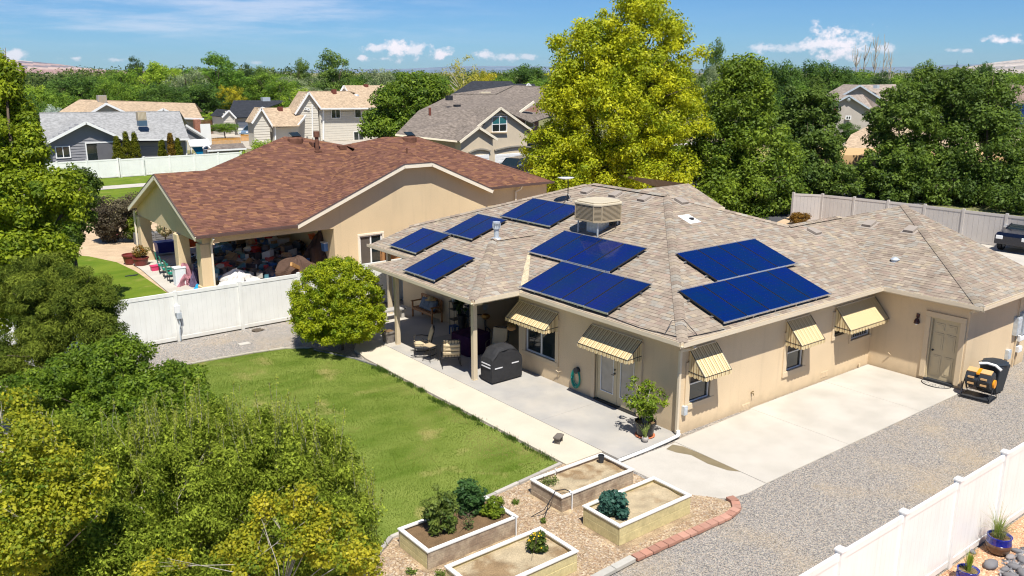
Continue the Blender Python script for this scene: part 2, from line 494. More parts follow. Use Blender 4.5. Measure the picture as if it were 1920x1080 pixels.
def window_part(parent, axis, fixed, u0, u1, z0, z1, frame='vinyl', panes=2, glass='glass', fr=.05, depth=.08, sash=None, mid=None, split='v'):
    """axis 'x': face towards -X at x=fixed, u is y; axis 'y': face towards -Y at y=fixed, u is x"""
    a, b = min(u0, u1), max(u0, u1)
    def pt(u, z, d): return (fixed + d, u, z) if axis == 'x' else (u, fixed + d, z)
    def bx(mb, ua, ub, za, zb, d0, d1):
        p, q = pt(ua, za, d0), pt(ub, zb, d1)
        mb.box(min(p[0], q[0]), max(p[0], q[0]), min(p[1], q[1]), max(p[1], q[1]), za, zb)
    mb = MB()
    bx(mb, a, b, z0, z0 + fr, depth - .05, depth); bx(mb, a, b, z1 - fr, z1, depth - .05, depth)
    bx(mb, a, a + fr, z0 + fr, z1 - fr, depth - .05, depth); bx(mb, b - fr, b, z0 + fr, z1 - fr, depth - .05, depth)
    ps = []
    if split == 'v':
        w = (b - a - 2 * fr) / panes
        for i in range(panes):
            x0 = a + fr + i * w; x1 = x0 + w
            if i: bx(mb, x0 - fr / 2, x0 + fr / 2, z0 + fr, z1 - fr, depth - .052, depth - .004); x0 += fr / 2
            if i < panes - 1: x1 -= fr / 2
            ps.append((x0, x1, z0 + fr, z1 - fr))
    else:
        h = (z1 - z0 - 2 * fr) / panes
        for i in range(panes):
            y0 = z0 + fr + i * h; y1 = y0 + h
            if i: bx(mb, a + fr, b - fr, y0 - fr / 2, y0 + fr / 2, depth - .052, depth - .004); y0 += fr / 2
            if i < panes - 1: y1 -= fr / 2
            ps.append((a + fr, b - fr, y0, y1))
    w = build('window', mb, frame, parent)
    for i, (x0, x1, y0, y1) in enumerate(ps):
        g = MB(); bx(g, x0, x1, y0, y1, depth - .02, depth - .012)
        gm = glass[i % len(glass)] if isinstance(glass, (list, tuple)) else glass
        build('pane', g, gm, w)
    return w

# solar glass: dark blue with thin cell lines
def solar_mat():
    m = bpy.data.materials.new('solar_glass'); m.use_nodes = True
    N, L = m.node_tree.nodes, m.node_tree.links
    p = N['Principled BSDF']; p.inputs['Roughness'].default_value = .12; p.inputs['Specular IOR Level'].default_value = .45
    uv = N.new('ShaderNodeAttribute'); uv.attribute_name = 'col'
    nz = N.new('ShaderNodeTexNoise'); nz.inputs['Scale'].default_value = 1.4; nz.inputs['Detail'].default_value = 4
    geo = N.new('ShaderNodeNewGeometry'); L.new(geo.outputs['Position'], nz.inputs['Vector'])
    rp = N.new('ShaderNodeValToRGB'); L.new(nz.outputs[0], rp.inputs[0])
    rp.color_ramp.elements[0].position = .35; rp.color_ramp.elements[0].color = (.0, .015, .085, 1)
    rp.color_ramp.elements[1].position = .7; rp.color_ramp.elements[1].color = (.0, .009, .115, 1)
    br = N.new('ShaderNodeTexBrick'); br.offset = 0
    br.inputs['Scale'].default_value = 1; br.inputs['Brick Width'].default_value = .166; br.inputs['Row Height'].default_value = .166
    br.inputs['Mortar Size'].default_value = .005
    sp = N.new('ShaderNodeSeparateColor'); L.new(uv.outputs['Color'], sp.inputs[0])
    cb = N.new('ShaderNodeCombineXYZ'); L.new(sp.outputs[0], cb.inputs[0]); L.new(sp.outputs[1], cb.inputs[1])
    L.new(cb.outputs[0], br.inputs['Vector'])
    mx = N.new('ShaderNodeMix'); mx.data_type = 'RGBA'
    L.new(br.outputs['Fac'], mx.inputs[0]); L.new(rp.outputs[0], mx.inputs[6]); mx.inputs[7].default_value = (.004, .012, .045, 1)
    L.new(mx.outputs[2], p.inputs['Base Color'])
    M['solar'] = m
solar_mat()

PANEL = None
def solar_array(label, fz, up, corners, n, lift=.13):
    """corners: (a0, a1, b0, b1): extent along the eave and uphill in plan; up 'x' or 'y'; panels side by side along the eave"""
    a0, a1, b0, b1 = corners
    def pt(a, b, h=0.):
        x, y = (b, a) if up == 'x' else (a, b)
        nr = Vector((-1 / 3, 0, 1)) if up == 'x' else Vector((0, -1 / 3, 1)); nr.normalize()
        return Vector((x, y, fz(x, y))) + nr * (lift + h)
    t = thing('solar_array', label, 'solar panels', tuple(pt((a0 + a1) / 2, b0)), group='solar arrays on the hip roof')
    w = (a1 - a0) / n
    for i in range(n):
        l, r_ = a0 + i * w + .012, a0 + (i + 1) * w - .012
        c = (pt(l, b0) + pt(r_, b1)) / 2
        ax = (pt(r_, b0) - pt(l, b0)) / 2; ay = (pt(l, b1) - pt(l, b0)) / 2; az = ax.cross(ay).normalized() * .02
        if az.z < 0: az = -az
        mb = MB(); mb.obox(c - az, ax, ay, az)
        p = build('solar_panel', mb, 'solar_frame', t)
        g = MB(); q = .018
        gx, gy = ax * (1 - q / ax.length), ay * (1 - q / ay.length)
        pts = [c - gx - gy, c + gx - gy, c + gx + gy, c - gx + gy]
        if up == 'x': pts = pts[::-1]
        b = g.add([v + az.normalized() * .0015 for v in pts]); g.f.append((b, b + 1, b + 2, b + 3)); g.c.append(None)
        me_o = build('panel_glass', g, 'solar', p)
        at = me_o.data.color_attributes.new('col', 'FLOAT_COLOR', 'CORNER')
        lx, ly = gx.length * 2, gy.length * 2
        at.data.foreach_set('color', [0, 0, 0, 1, lx, 0, 0, 1, lx, ly, 0, 1, 0, ly, 0, 1])
    mb = MB()
    for bb in (b0 + .0, b1 - .0): mb.bar(pt(a0 - .02, bb, -.012), pt(a1 + .02, bb, -.012), .03, .045)
    for bb in (b0 * .75 + b1 * .25, b0 * .25 + b1 * .75): mb.bar(pt(a0 - .06, bb, -.07), pt(a1 + .06, bb, -.07), .04, .04)
    build('mounting_rail', mb, 'chrome', t)
    mb = MB(); k = max(2, n)
    for i in range(k + 1):
        a = a0 + (a1 - a0) * i / k
        for bb in (b0, b1): mb.obox(pt(a, bb, .008), (.022, 0, 0), (0, .022, 0), (0, 0, .012))
        for bb in (b0 + .02, b0 * .25 + b1 * .75):
            if 0 < i < k: mb.bar(pt(a + .3, bb, -.03), pt(a + .3, bb, -lift - .0), .035)
    build('clamp', mb, 'chrome', t)
    return t
# ------------------------------------------------------------------ the main house
m3 = 1 / 3
H = thing('stucco_house', 'tan stucco house with grey brown shingle hip roof carrying blue solar arrays', 'house', (0, 0, 0))
EZ = 2.8
PAL = [srgb(*c) for c in ((206, 188, 166), (188, 166, 146), (180, 158, 140), (196, 190, 176), (188, 182, 170), (192, 164, 146), (212, 192, 162), (170, 148, 130), (192, 174, 154), (184, 164, 144), (200, 180, 156), (190, 172, 152))]
PAL = [(a * .52 + .04, b * .52 + .04, c * .52 + .035) for a, b, c in PAL]
mn_ = [sum(c[i] for c in PAL) / len(PAL) for i in range(3)]
PAL = [tuple(mn_[i] * (.30 * .97) + c[i] * .68 for i in range(3)) for c in PAL]
R_ = Roof(H, '', 'tabdeck', 'tab', PAL, expo=.142, wr=(.13, .33))
fW = R_.plane((-.45, 0), (1, 0), m3, EZ, [[(-.45, -.45), (6.8, 6.8), (6.86, 10.97), (1.31, 15.97), (-.45, 16.25)]])
fS = R_.plane((0, -.45), (0, 1), m3, EZ, [[(-.45, -.45), (9.3, -.45), (13.4, 3.68), (9.9, 3.68)], [(-.45, -.45), (9.9, 3.68), (6.8, 6.8)]])
fWB = R_.plane((-2.3, 0), (1, 0), m3, EZ, [[(-2.3, 6.4), (.85, 9.55), (-2.3, 12.7)]])
fSB = R_.plane((0, 6.4), (0, 1), m3, EZ, [[(-2.3, 6.4), (-.45, 6.4), (2.7, 9.55), (.85, 9.55)]])
fNB = R_.plane((0, 12.7), (0, -1), m3, EZ, [[(-2.3, 12.7), (.85, 9.55), (2.7, 9.55), (-.45, 12.7)]])
fWW = R_.plane((9.3, 0), (1, 0), m3, EZ, [[(9.3, -3.6), (14.95, 2.05), (13.35, 3.68), (9.3, -.37)]])
fSW = R_.plane((0, -3.6), (0, 1), m3, EZ, [[(9.3, -3.6), (14.62, -3.6), (14.95, 2.05)]])
# the far, taller part of the roof
FN = Vector((0, -m3, 1)); FD = EZ - m3 * 13.68
c1 = PY(1338, 391, 13.68); c2 = PY(1358, 389, 13.68); qq = PP(1291, 344, FN, FD); tt = PP(1186, 357, FN, FD); hh = PP(1240, 380, FN, FD)
R_.plane((0, 13.68), (0, 1), m3, EZ, [[(c1.x, c1.y), (c2.x, c2.y), (qq.x, qq.y), (tt.x, tt.y), (hh.x, hh.y)]])
# slopes that fall away at the back
R_.deck.face([(-.45, 16.25, EZ), (9.5, 18.4, EZ), (6.86, 10.97, 5.235), (1.31, 15.97, 3.39)])
R_.deck.face([(6.8, 6.8, 5.205), (6.86, 10.97, 5.225), (9.5, 18.4, EZ), (15.5, 13.6, EZ), (14, 7.9, EZ)][::-1])
R_.deck.face([(9.9, 3.68, 4.165), (6.8, 6.8, 5.205), (14, 7.9, EZ)][::-1])
R_.deck.face([(9.9, 3.68, 4.165), (13.4, 3.68, 4.165), (17.5, 7.9, EZ), (14, 7.9, EZ)][::-1])
R_.deck.face([(13.35, 3.68, 4.15), (14.95, 2.05, 4.68), (17.5, 7.9, EZ)])
R_.deck.face([tuple(qq - V(0, 0, .02)), tuple(c2 - V(0, 0, .02)), (c2.x + 6, c2.y + 14, 2.8)])
for p, q in (((-.45, -.45), (6.8, 6.8)), ((-2.3, 6.4), (.85, 9.55)), ((9.3, -3.6), (14.95, 2.05))):
    R_.cap((p[0], p[1], EZ + .01), (q[0], q[1], EZ + .01 + (q[0] - p[0]) * m3))
R_.cap((6.8, 6.8, 5.23), (6.86, 10.97, 5.25)); R_.cap((9.9, 3.68, 4.19), (13.4, 3.68, 4.19)); R_.cap((.85, 9.55, 3.86), (2.7, 9.55, 3.86))
R_.cap((9.9, 3.68, 4.18), (6.8, 6.8, 5.22))
R_.cap((1.31, 15.97, 3.40), (6.86, 10.97, 5.245))
roof_main = R_.finish(300)
build('valley_flashing', MB().face([fWB and (-.50, 6.32, fW(-.5, 6.32) + .02), (-.2, 6.3, fW(-.2, 6.3) + .024), (1.6, 8.35, fW(1.6, 8.35) + .024), (1.5, 8.55, fW(1.5, 8.55) + .024)][::-1]),
      mat('weathered_patch', (.50, .42, .28), .9, .1, var=.2, vscale=5, fine=.3, fscale=40), roof_main)

# soffits, gutters, downspouts
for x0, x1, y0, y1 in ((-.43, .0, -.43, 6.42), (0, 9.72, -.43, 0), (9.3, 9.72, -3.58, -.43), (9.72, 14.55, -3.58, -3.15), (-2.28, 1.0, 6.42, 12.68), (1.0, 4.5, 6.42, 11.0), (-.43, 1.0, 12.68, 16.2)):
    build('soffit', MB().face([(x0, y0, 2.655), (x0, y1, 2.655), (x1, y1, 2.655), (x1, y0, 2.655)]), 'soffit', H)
GUT = [((-.45, -.45), (-.45, 6.4), (-1, 0, 0)), ((-.33, 6.4), (-2.3, 6.4), (0, -1, 0)), ((-2.3, 6.3), (-2.3, 12.8), (-1, 0, 0)), ((-2.3, 12.7), (-.45, 12.7), (0, 1, 0)),
       ((-.45, 12.7), (-.45, 16.3), (-1, 0, 0)), ((-.56, -.45), (9.3, -.45), (0, -1, 0)), ((9.3, -.45), (9.3, -3.72), (-1, 0, 0)), ((9.2, -3.6), (14.6, -3.6), (0, -1, 0))]
for p, q, o_ in GUT:
    build('gutter', gutter(MB(), (*p, EZ), (*q, EZ), o_), 'fascia', H)
mb = MB(); mb.bar((c1.x - 3, 13.68, 2.76), (c2.x, 13.68, 2.76), .1, .12); build('gutter', mb, 'fascia', H)
for pts in ([(-.02, -.50, 2.62), (.12, -.30, 2.50), (-.07, -.07, 2.42), (-.07, -.07, .05)], [(9.62, -3.42, 2.62), (9.62, -3.2, 2.5), (9.62, -3.2, 2.45)]):
    mb = MB()
    for a, b in zip(pts, pts[1:]): mb.bar(a, b, .075, .075)
    build('downspout', mb, 'fascia', H)

# walls
mb = MB()
wall(mb, (0, 7.0, -.12), (0, -1, 0), 7.0, 0, 2.8, [(.38, 1.90, .80, 2.10), (3.73, 5.50, .16, 2.24)], (1, 0, 0))
wall(mb, (0, 0, -.12), (1, 0, 0), 9.72, 0, 2.8, [(.42, 1.30, .89, 1.95), (4.90, 5.76, .84, 1.95), (7.42, 7.98, 1.48, 2.2), (8.45, 9.60, 1.15, 2.1)], (0, 1, 0))
wall(mb, (9.72, 0, -.12), (0, -1, 0), 3.15, 0, 2.8, [(1.98, 2.92, .12, 2.20)], (1, 0, 0))
wall(mb, (9.72, -3.15, -.12), (1, 0, 0), 4.5, 0, 2.8, [], (0, 1, 0))
wall(mb, (1.0, 16.2, -.12), (0, -1, 0), 5.2, 0, 2.8, [(2.0, 3.4, 1.35, 2.2), (4.0, 4.9, .12, 2.2)], (1, 0, 0))
wall(mb, (1.0, 11.0, -.12), (1, 0, 0), 3.5, 0, 2.8, [(1.15, 1.75, 1.2, 2.35)], (0, 1, 0))
for q in ([(4.5, 11, -.12), (4.5, 7, -.12), (4.5, 7, 2.7), (4.5, 11, 2.7)], [(4.5, 7, -.12), (0, 7, -.12), (0, 7, 2.7), (4.5, 7, 2.7)],
          [(14.22, -3.15, -.12), (14.22, 8, -.12), (14.22, 8, 2.7), (14.5, 1.9, 4.5), (14.22, -3.15, 2.7)],
          [(1, 16.2, -.12), (9, 16.2, -.12), (9, 16.2, 2.7), (1, 16.2, 2.7)][::-1]):
    mb.face(q)
build('wall', mb, 'stucco', H)
c0 = MB(); c0.box(c1.x - 6, c2.x - .5, 14.1, 15, -.1, 2.7); build('wall', c0, 'stucco', H)

def trim(parent, axis, fixed, a, b, z0, z1, w=.15, t=.045, m='stucco_trim', sill=True, top=True):
    mb = MB()
    def bx(ua, ub, za, zb, tt=t):
        if axis == 'x': mb.box(fixed - tt, fixed + .03, ua, ub, za, zb)
        else: mb.box(ua, ub, fixed - tt, fixed + .03, za, zb)
    bx(a - w, a, z0, z1); bx(b, b + w, z0, z1)
    if top: bx(a - w, b + w, z1, z1 + w, t + .004)
    if sill: bx(a - w, b + w, z0 - w, z0, t + .012)
    return build('window_trim', mb, m, parent, bevel=.008)
trim(H, 'x', 0, 5.10, 6.62, .68, 1.98, .15)
trim(H, 'y', 0, .42, 1.30, .77, 1.83, .17)
trim(H, 'y', 0, 4.90, 5.76, .72, 1.83, .17)
trim(H, 'y', 0, 7.42, 7.98, 1.36, 2.08, .12)
trim(H, 'y', 0, 8.45, 9.60, 1.03, 1.98, .10)
window_part(H, 'x', 0, 5.10, 6.62, .68, 1.98, 'vinyl', 2, ['glass', 'glass'])
M['screen'] = mat('insect_screen', (.10, .085, .07), .7, .2, var=.1)
window_part(H, 'y', 0, .42, 1.30, .77, 1.83, 'vinyl', 2, ['glass', 'screen'], split='h', fr=.035)
window_part(H, 'y', 0, 4.90, 5.76, .72, 1.83, 'vinyl', 2, ['glass', 'screen'], split='h', fr=.035)
window_part(H, 'y', 0, 7.42, 7.98, 1.36, 2.08, 'door', 1, 'glass', fr=.03)
window_part(H, 'y', 0, 8.45, 9.60, 1.03, 1.98, 'vinyl', 1, 'glass', fr=.04)
# metal bars behind the wide window
mb = MB()
for i in range(8): mb.box(8.52 + i * .14, 8.532 + i * .14, .045, .055, 1.07, 1.94)
build('window_bars', mb, 'white', H)
window_part(H, 'x', 1.0, 12.8, 14.2, 1.23, 2.08, 'door', 2, 'glass')
window_part(H, 'x', 1.0, 11.3, 12.2, 0, 2.08, 'door', 1, 'glass')
window_part(H, 'y', 11.0, 2.15, 2.75, 1.08, 2.23, 'vinyl', 1, 'glass')

# french doors with blinds behind glass
trim(H, 'x', 0, 1.50, 3.27, .04, 2.10, .16, sill=False)
mb = MB(); mb.box(.02, .10, 1.50, 1.56, .05, 2.1); mb.box(.02, .10, 3.21, 3.27, .05, 2.1); mb.box(.02, .10, 1.56, 3.21, 2.04, 2.1)
build('door_frame', mb, 'door', H)
mb = MB(); mb.box(-.06, .11, 1.50, 3.27, .0, .05); build('door_sill', mb, 'black', H)
for a, b in ((1.565, 2.38), (2.39, 3.205)):
    mb = MB(); st = .13
    for ua, ub, za, zb in ((a, a + st, .06, 2.03), (b - st, b, .06, 2.03), (a + st, b - st, .06, .34), (a + st, b - st, 1.88, 2.03)):
        mb.box(.035, .08, ua, ub, za, zb)
    d = build('french_door', mb, 'door', H, bevel=.004)
    g = MB(); g.box(.05, .06, a + st, b - st, .34, 1.88); build('door_glass', g, 'glass_pale', d)
    f_ = MB()
    for ua, ub, za, zb in ((a + st, a + st + .02, .34, 1.88), (b - st - .02, b - st, .34, 1.88), (a + st + .02, b - st - .02, .34, .36), (a + st + .02, b - st - .02, 1.86, 1.88)): f_.box(.026, .052, ua, ub, za, zb)
    build('glazing_bead', f_, 'white', d)
mb = MB(); mb.cyl((.02, 2.47, 1.02), .028, -.03, .012, 10, axis='x'); mb.bar((-.015, 2.47, .98), (-.015, 2.57, .98), .018); mb.cyl((.02, 2.47, 1.14), .028, -.02, .012, 10, axis='x')
build('door_handle', mb, 'black', H)

# six-panel side door
trim(H, 'x', 9.72, -2.92, -1.98, .04, 2.08, .17, .05, sill=False)
mb = MB(); mb.box(9.72, 9.83, -2.92, -2.87, 0, 2.08); mb.box(9.72, 9.83, -2.03, -1.98, 0, 2.08); mb.box(9.72, 9.83, -2.87, -2.03, 2.03, 2.08)
build('door_frame', mb, 'door', H)
mb = MB(); mb.box(9.66, 9.84, -2.92, -1.98, -.03, .03); build('door_sill', mb, 'dark', H)
mb = MB(); mb.box(9.80, 9.84, -2.865, -2.035, .035, 2.025); sd = build('side_door', mb, 'door', H)
for r0, r1 in ((1.68, 1.90), (1.02, 1.58), (.2, .84)):
    for a, b in ((-2.78, -2.50), (-2.40, -2.12)):
        mb = MB(); mb.box(9.786, 9.80, a, b, r0, r1); mb.box(9.778, 9.786, a + .05, b - .05, r0 + .05, r1 - .05); build('door_panel', mb, 'door', sd, bevel=.006)
mb = MB(); mb.lathe((9.80, -2.11, .98), [(.02, -.06), (.032, -.045), (.032, -.02), (.012, -.012), (.03, 0)], 10, axis='x'); build('door_knob', mb, 'black', sd)
mb = MB(); mb.lathe((9.66, -1.55, 1.86), [(.09, -.10), (.085, -.02), (.05, .05), (.02, .07)], 12); mb.bar((9.66, -1.55, 1.93), (9.72, -1.55, 2.02), .03); mb.box(9.69, 9.72, -1.6, -1.5, 1.95, 2.08)
lp = build('wall_lamp', mb, mat('bronze', (.07, .03, .03), .35, .5, metal=.4), H, smooth=False)
mb = MB(); mb.ball((9.66, -1.55, 1.76), .055, 10, 6); build('lamp_bulb', mb, 'white', lp, smooth=True)

# utilities on the walls
def wallbox(name, x, z, w, h, d=.12, m='zinc', y=-3.15):
    mb = MB(); mb.box(x - w / 2, x + w / 2, y - d, y, z - h / 2, z + h / 2); mb.box(x - w / 2 + .02, x + w / 2 - .02, y - d - .012, y - d, z - h / 2 + .02, z + h / 2 - .04)
    return build(name, mb, m, H, bevel=.005)
wallbox('meter_box', 13.15, 1.42, .30, .62, .15); wallbox('meter_box', 13.62, 1.45, .42, .75, .17)
mb = MB(); mb.cyl((13.62, -3.32, 1.45), .10, -.10, 0, 16, axis='y'); build('electric_meter', mb, 'chrome', H)
wallbox('meter_box', 13.5, .95, .34, .2, .15, 'white'); wallbox('meter_box', 13.5, .55, .26, .2, .15, 'white'); wallbox('phone_box', 12.78, .50, .22, .32, .12, 'zinc')
for x, z0, z1 in ((13.2, 1.7, 2.66), (12.78, -.1, .35), (13.3, -.1, 1.1), (13.5, .0, .5)):
    mb = MB(); mb.tube([(x, -3.2, z0), (x, -3.2, z1)], .018); build('conduit', mb, 'stucco_trim', H)
mb = MB(); mb.box(.16, .30, -.11, 0, .50, .76); mb.box(.175, .285, -.125, -.11, .52, .70); build('outlet_box', mb, 'zinc', H, bevel=.005)
for x, z in ((3.03, .02), (7.1, .14)):
    mb = MB(); mb.box(x - .19, x + .19, -.012, 0, z - .1, z + .1)
    for k in range(5): mb.box(x - .17, x + .17, -.02, -.012, z - .085 + k * .037, z - .07 + k * .037)
    build('foundation_vent', mb, 'stucco_trim', H)
mb = MB(); mb.tube([(3.25, -.01, .42), (3.25, -.09, .42), (3.25, -.10, .36)], .018); mb.cyl((3.25, -.07, .47), .035, 0, .015, 8); build('faucet', mb, mat('old_brass', (.25, .19, .10), .5, .5, metal=.5), H)
mb = MB(); mb.tube([(0, 5.02, .18), (-.07, 4.86, .42), (-.05, 4.78, .47)], .014); mb.tube([(-.05, 4.9, .40), (-.10, 4.98, .46)], .012); build('faucet', mb, 'stucco_trim', H)
mb = MB(); mb.tube([(9.70, -.78, .48), (9.62, -.74, .56)], .014); mb.cyl((9.1, -.06, -.02), .03, 0, .10, 8); build('faucet', mb, 'stucco_trim', H)
# round plate hanging on the patio wall, patio posts and beam
mb = MB(); mb.lathe((1.0, 11.0, 0), [(0.001, 0)], 3, cap=False) if False else mb
pc_ = PY(911, 576, 10.97)
mb = MB(); mb.lathe((pc_.x, 10.985, pc_.z), [(.17, -.0), (.17, .02), (.13, .025), (.12, .012), (.001, .012)], 20, axis='y', cap=False)
build_at('wall_clock', mb, 'zinc', (pc_.x, 10.985, pc_.z), label='round pale clock hanging on the shaded patio wall', cat='clock')
for x, y in ((-1.93, 6.86), (-1.97, 11.62), (-.10, 15.4)):
    mb = MB(); mb.box(x - .075, x + .075, y - .075, y + .075, 0, 2.62); mb.box(x - .085, x + .085, y - .085, y + .085, 0, .02)
    build('patio_post', mb, 'post', H, bevel=.008)
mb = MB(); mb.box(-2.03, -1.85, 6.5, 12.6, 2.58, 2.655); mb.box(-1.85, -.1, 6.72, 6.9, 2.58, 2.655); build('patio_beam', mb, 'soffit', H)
# plumbing cover boxes on the roof: low vents
def roof_vent(parent, c, fz, up, w=.36, l=.42, h=.11, m='roofvent'):
    nx = Vector((-m3, 0, 1)) if up == 'x' else Vector((0, -m3, 1)); nx.normalize()
    b = Vector((c[0], c[1], fz(c[0], c[1])))
    ua = Vector((0, 1, 0)) if up == 'x' else Vector((1, 0, 0)); ub = ua.cross(nx) * (1 if up == 'y' else -1)
    if ub.z < 0: ub = -ub
    mb = MB(); mb.obox(b + nx * .012, ua * (w / 2 + .09), ub * (l / 2 + .09), nx * .006); mb.obox(b + nx * (h * .62), ua * (w / 2), ub * (l / 2), nx * (h * .38)); mb.obox(b + nx * (h * .2), ua * (w / 2 - .03), ub * (l / 2 - .05), nx * (h * .22))
    return build('roof_vent', mb, m, parent, bevel=.006)
M['roofvent'] = mat('roof_vent_paint', (.33, .285, .24), .6, .3)
for p in ((6.2, 10.45), (6.28, 8.95), (6.3, 7.45)): roof_vent(roof_main, p, fW, 'x')
roof_vent(roof_main, (6.95, 6.25), fS, 'y'); v5 = roof_vent(roof_main, (6.1, 5.1), fS, 'y', .4, .45, .05, 'white'); roof_vent(roof_main, (10.6, 3.05), fS, 'y')
for p in ((13.12, 2.35), (13.15, .75)): roof_vent(roof_main, p, fWW, 'x')
mb = MB(); mb.lathe((6.1, 5.0, fS(6.1, 5.0)), [(.09, .04), (.09, .10), (.001, .11)], 10, cap=False); build('roof_vent', mb, 'black', roof_main)
# round flues
def flue(x, y, z, h, r, style, label):
    t = thing('flue_pipe', label, 'flue', (x, y, z))
    mb = MB(); mb.lathe((x, y, z), [(r * 2.2, -.03), (r * 1.9, .03), (r * 1.05, .06)], 16, cap=False); build('flashing', mb, 'zinc', t, smooth=True)
    mb = MB(); mb.cyl((x, y, z), r, 0, h * .62, 16); build('pipe', mb, 'zinc', t, smooth=False)
    mb = MB()
    if style == 0:
        mb.cyl((x, y, z), r * 1.45, h * .60, h * .66, 16); mb.cyl((x, y, z), r * 1.45, h * .92, h, 16)
        for k in range(12):
            a = k * math.pi / 6; mb.bar((x + r * 1.4 * math.cos(a), y + r * 1.4 * math.sin(a), z + h * .66), (x + r * 1.4 * math.cos(a), y + r * 1.4 * math.sin(a), z + h * .92), .022)
        mb.cyl((x, y, z), r * 1.0, h * .66, h * .92, 12)
    else:
        mb.cyl((x, y, z), r * 1.5, h * .64, h * .68, 16); mb.cyl((x, y, z), r * 1.15, h * .68, h * .82, 16); mb.lathe((x, y, z), [(r * 1.55, h * .82), (r * 1.5, h * .85), (r * .8, h * .95), (.001, h)], 16, cap=False)
    build('cap', mb, 'zinc', t)
    return t
flue(1.05, 9.62, 3.86, .62, .095, 0, 'tall slotted metal flue beside the middle solar arrays')
flue(11.0, .10, fS(11.0, .1), .52, .10, 1, 'domed metal flue on the right wing of the grey brown roof')

# satellite mast
bx_, by_ = 5.3, 10.6
zz = fW(bx_, by_)
t = thing('satellite_dish', 'small white dish on a thin mast near the roof cooler', 'dish', (bx_, by_, zz))
mb = MB(); mb.tube([(bx_, by_, zz), (bx_, by_, zz + .85)], .02); mb.tube([(bx_ - .25, by_, fW(bx_ - .25, by_)), (bx_, by_, zz + .3)], .012); mb.tube([(bx_, by_ - .25, zz), (bx_, by_, zz + .3)], .012); build('mast', mb, 'black', t)
mb = MB(); mb.lathe((bx_ - .12, by_, zz + .86), [(.001, 0), (.2, .03), (.32, .08), (.33, .085), (.2, .05), (.001, .02)], 20, cap=False); build('reflector', mb, 'white', t, smooth=True)

# solar arrays
A_ = solar_array
A_('upper four panel array right of the long front hip', fS, 'y', (3.22, 7.22, 1.46, 3.16), 4)
A_('lowest and longest five panel array above the long side gutter', fS, 'y', (1.42, 6.55, -.26, 1.43), 5)
A_('four panel array just below the roof cooler', fW, 'x', (4.27, 8.30, 1.48, 3.15), 4)
A_('four panel array above the striped window awnings', fW, 'x', (2.42, 6.45, -.36, 1.42), 4)
A_('two panel array on the patio roof above its posts', fWB, 'x', (8.75, 10.72, -2.14, -.50), 2)
A_('two panel array nearest the far left corner of the roof', fW, 'x', (12.9, 14.88, -.30, 1.28), 2)
A_('two panel array directly behind the slotted metal flue', fW, 'x', (11.55, 13.45, 1.36, 3.03), 2)
A_('three panel array left of the satellite mast near the ridge', fW, 'x', (9.2, 12.2, 3.22, 4.88), 3)

# evaporative cooler on the roof
cx_, cy_ = 3.85, 7.35
zb = fW(cx_, cy_)
t = thing('roof_cooler', 'beige louvred evaporative cooler standing on legs on the roof', 'cooler', (cx_, cy_, zb))
M['cooler'] = mat('cooler_beige', (.37, .30, .20), .5, .4, var=.05)
s_ = .66; zt = zb + .38; ch = .20
def octo(s, c): return [(cx_ - s + c, cy_ - s), (cx_ + s - c, cy_ - s), (cx_ + s, cy_ - s + c), (cx_ + s, cy_ + s - c), (cx_ + s - c, cy_ + s), (cx_ - s + c, cy_ + s), (cx_ - s, cy_ + s - c), (cx_ - s, cy_ - s + c)]
mb = MB(); mb.prism(octo(s_ - .03, ch), zt, zt + .54); build('cabinet', mb, mat('cooler_dark', (.10, .085, .06), .8), t)
for k in range(12):
    mb = MB(); mb.prism(octo(s_ + .01, ch), zt + .015 + k * .043, zt + .038 + k * .043); build('louvre', mb, 'cooler', t)
mb = MB(); mb.prism(octo(s_ + .025, ch), zt - .03, zt + .015); 
for (x, y) in octo(s_ + .0, ch): mb.box(x - .02, x + .02, y - .02, y + .02, zt, zt + .54)
build('frame', mb, 'cooler', t)
mb = MB(); mb.prism(octo(s_ + .03, ch), zt + .53, zt + .62); mb.prism(octo(s_ - .03, ch), zt + .62, zt + .67); build('lid', mb, mat('cooler_lid', (.54, .47, .34), .5, .4, var=.05), t, bevel=.03)
mb = MB(); mb.box(cx_ - .28, cx_ + .28, cy_ - .28, cy_ + .28, zb - .15, zt); build('duct', mb, 'zinc', t)
mb = MB()
for x in (-.48, .48):
    for y in (-.5, .5): build('leg', MB().box(cx_ + x - .02, cx_ + x + .02, cy_ + y - .02, cy_ + y + .02, fW(cx_ + x, cy_) - .02, zt), 'zinc', t)
mb = mb
mb = MB(); mb.tube([(cx_ + .2, cy_ - .60, zt + .02), (cx_ + .25, cy_ - .66, zt - .3), (cx_ + .1, cy_ - .7, fW(cx_ + .1, cy_) + .02), (cx_ - 1, cy_ - .5, fW(cx_ - 1, cy_) + .03)], .012); build('water_line', mb, 'black', t)
# loose cable along the eave
mb = MB()
pts = [(-.40, 6.0, 0), (-.36, 4.9, 0), (-.41, 3.6, 0), (-.35, 2.4, 0), (-.42, 1.1, 0), (-.36, .3, 0), (-.30, -.30, 0), (.4, -.36, 0), (1.3, -.40, 0)]
mb.tube([(x, y, EZ + .03 + max(0, min(x, y) + .45) * m3) for x, y, z in pts], .011, 5)
mb.tube([(-.38, .25, fW(-.38, .25) + .03), (.0, .35, fW(0, .35) + .2), (.18, .1, fS(.18, .1) + .22), (.25, -.32, fS(.25, -.32) + .03)], .010, 5)
build_at('solar_cable', mb, 'black', (-.4, 0, EZ), label='black cable lying along the roof edge and looping at the corner', cat='cable')

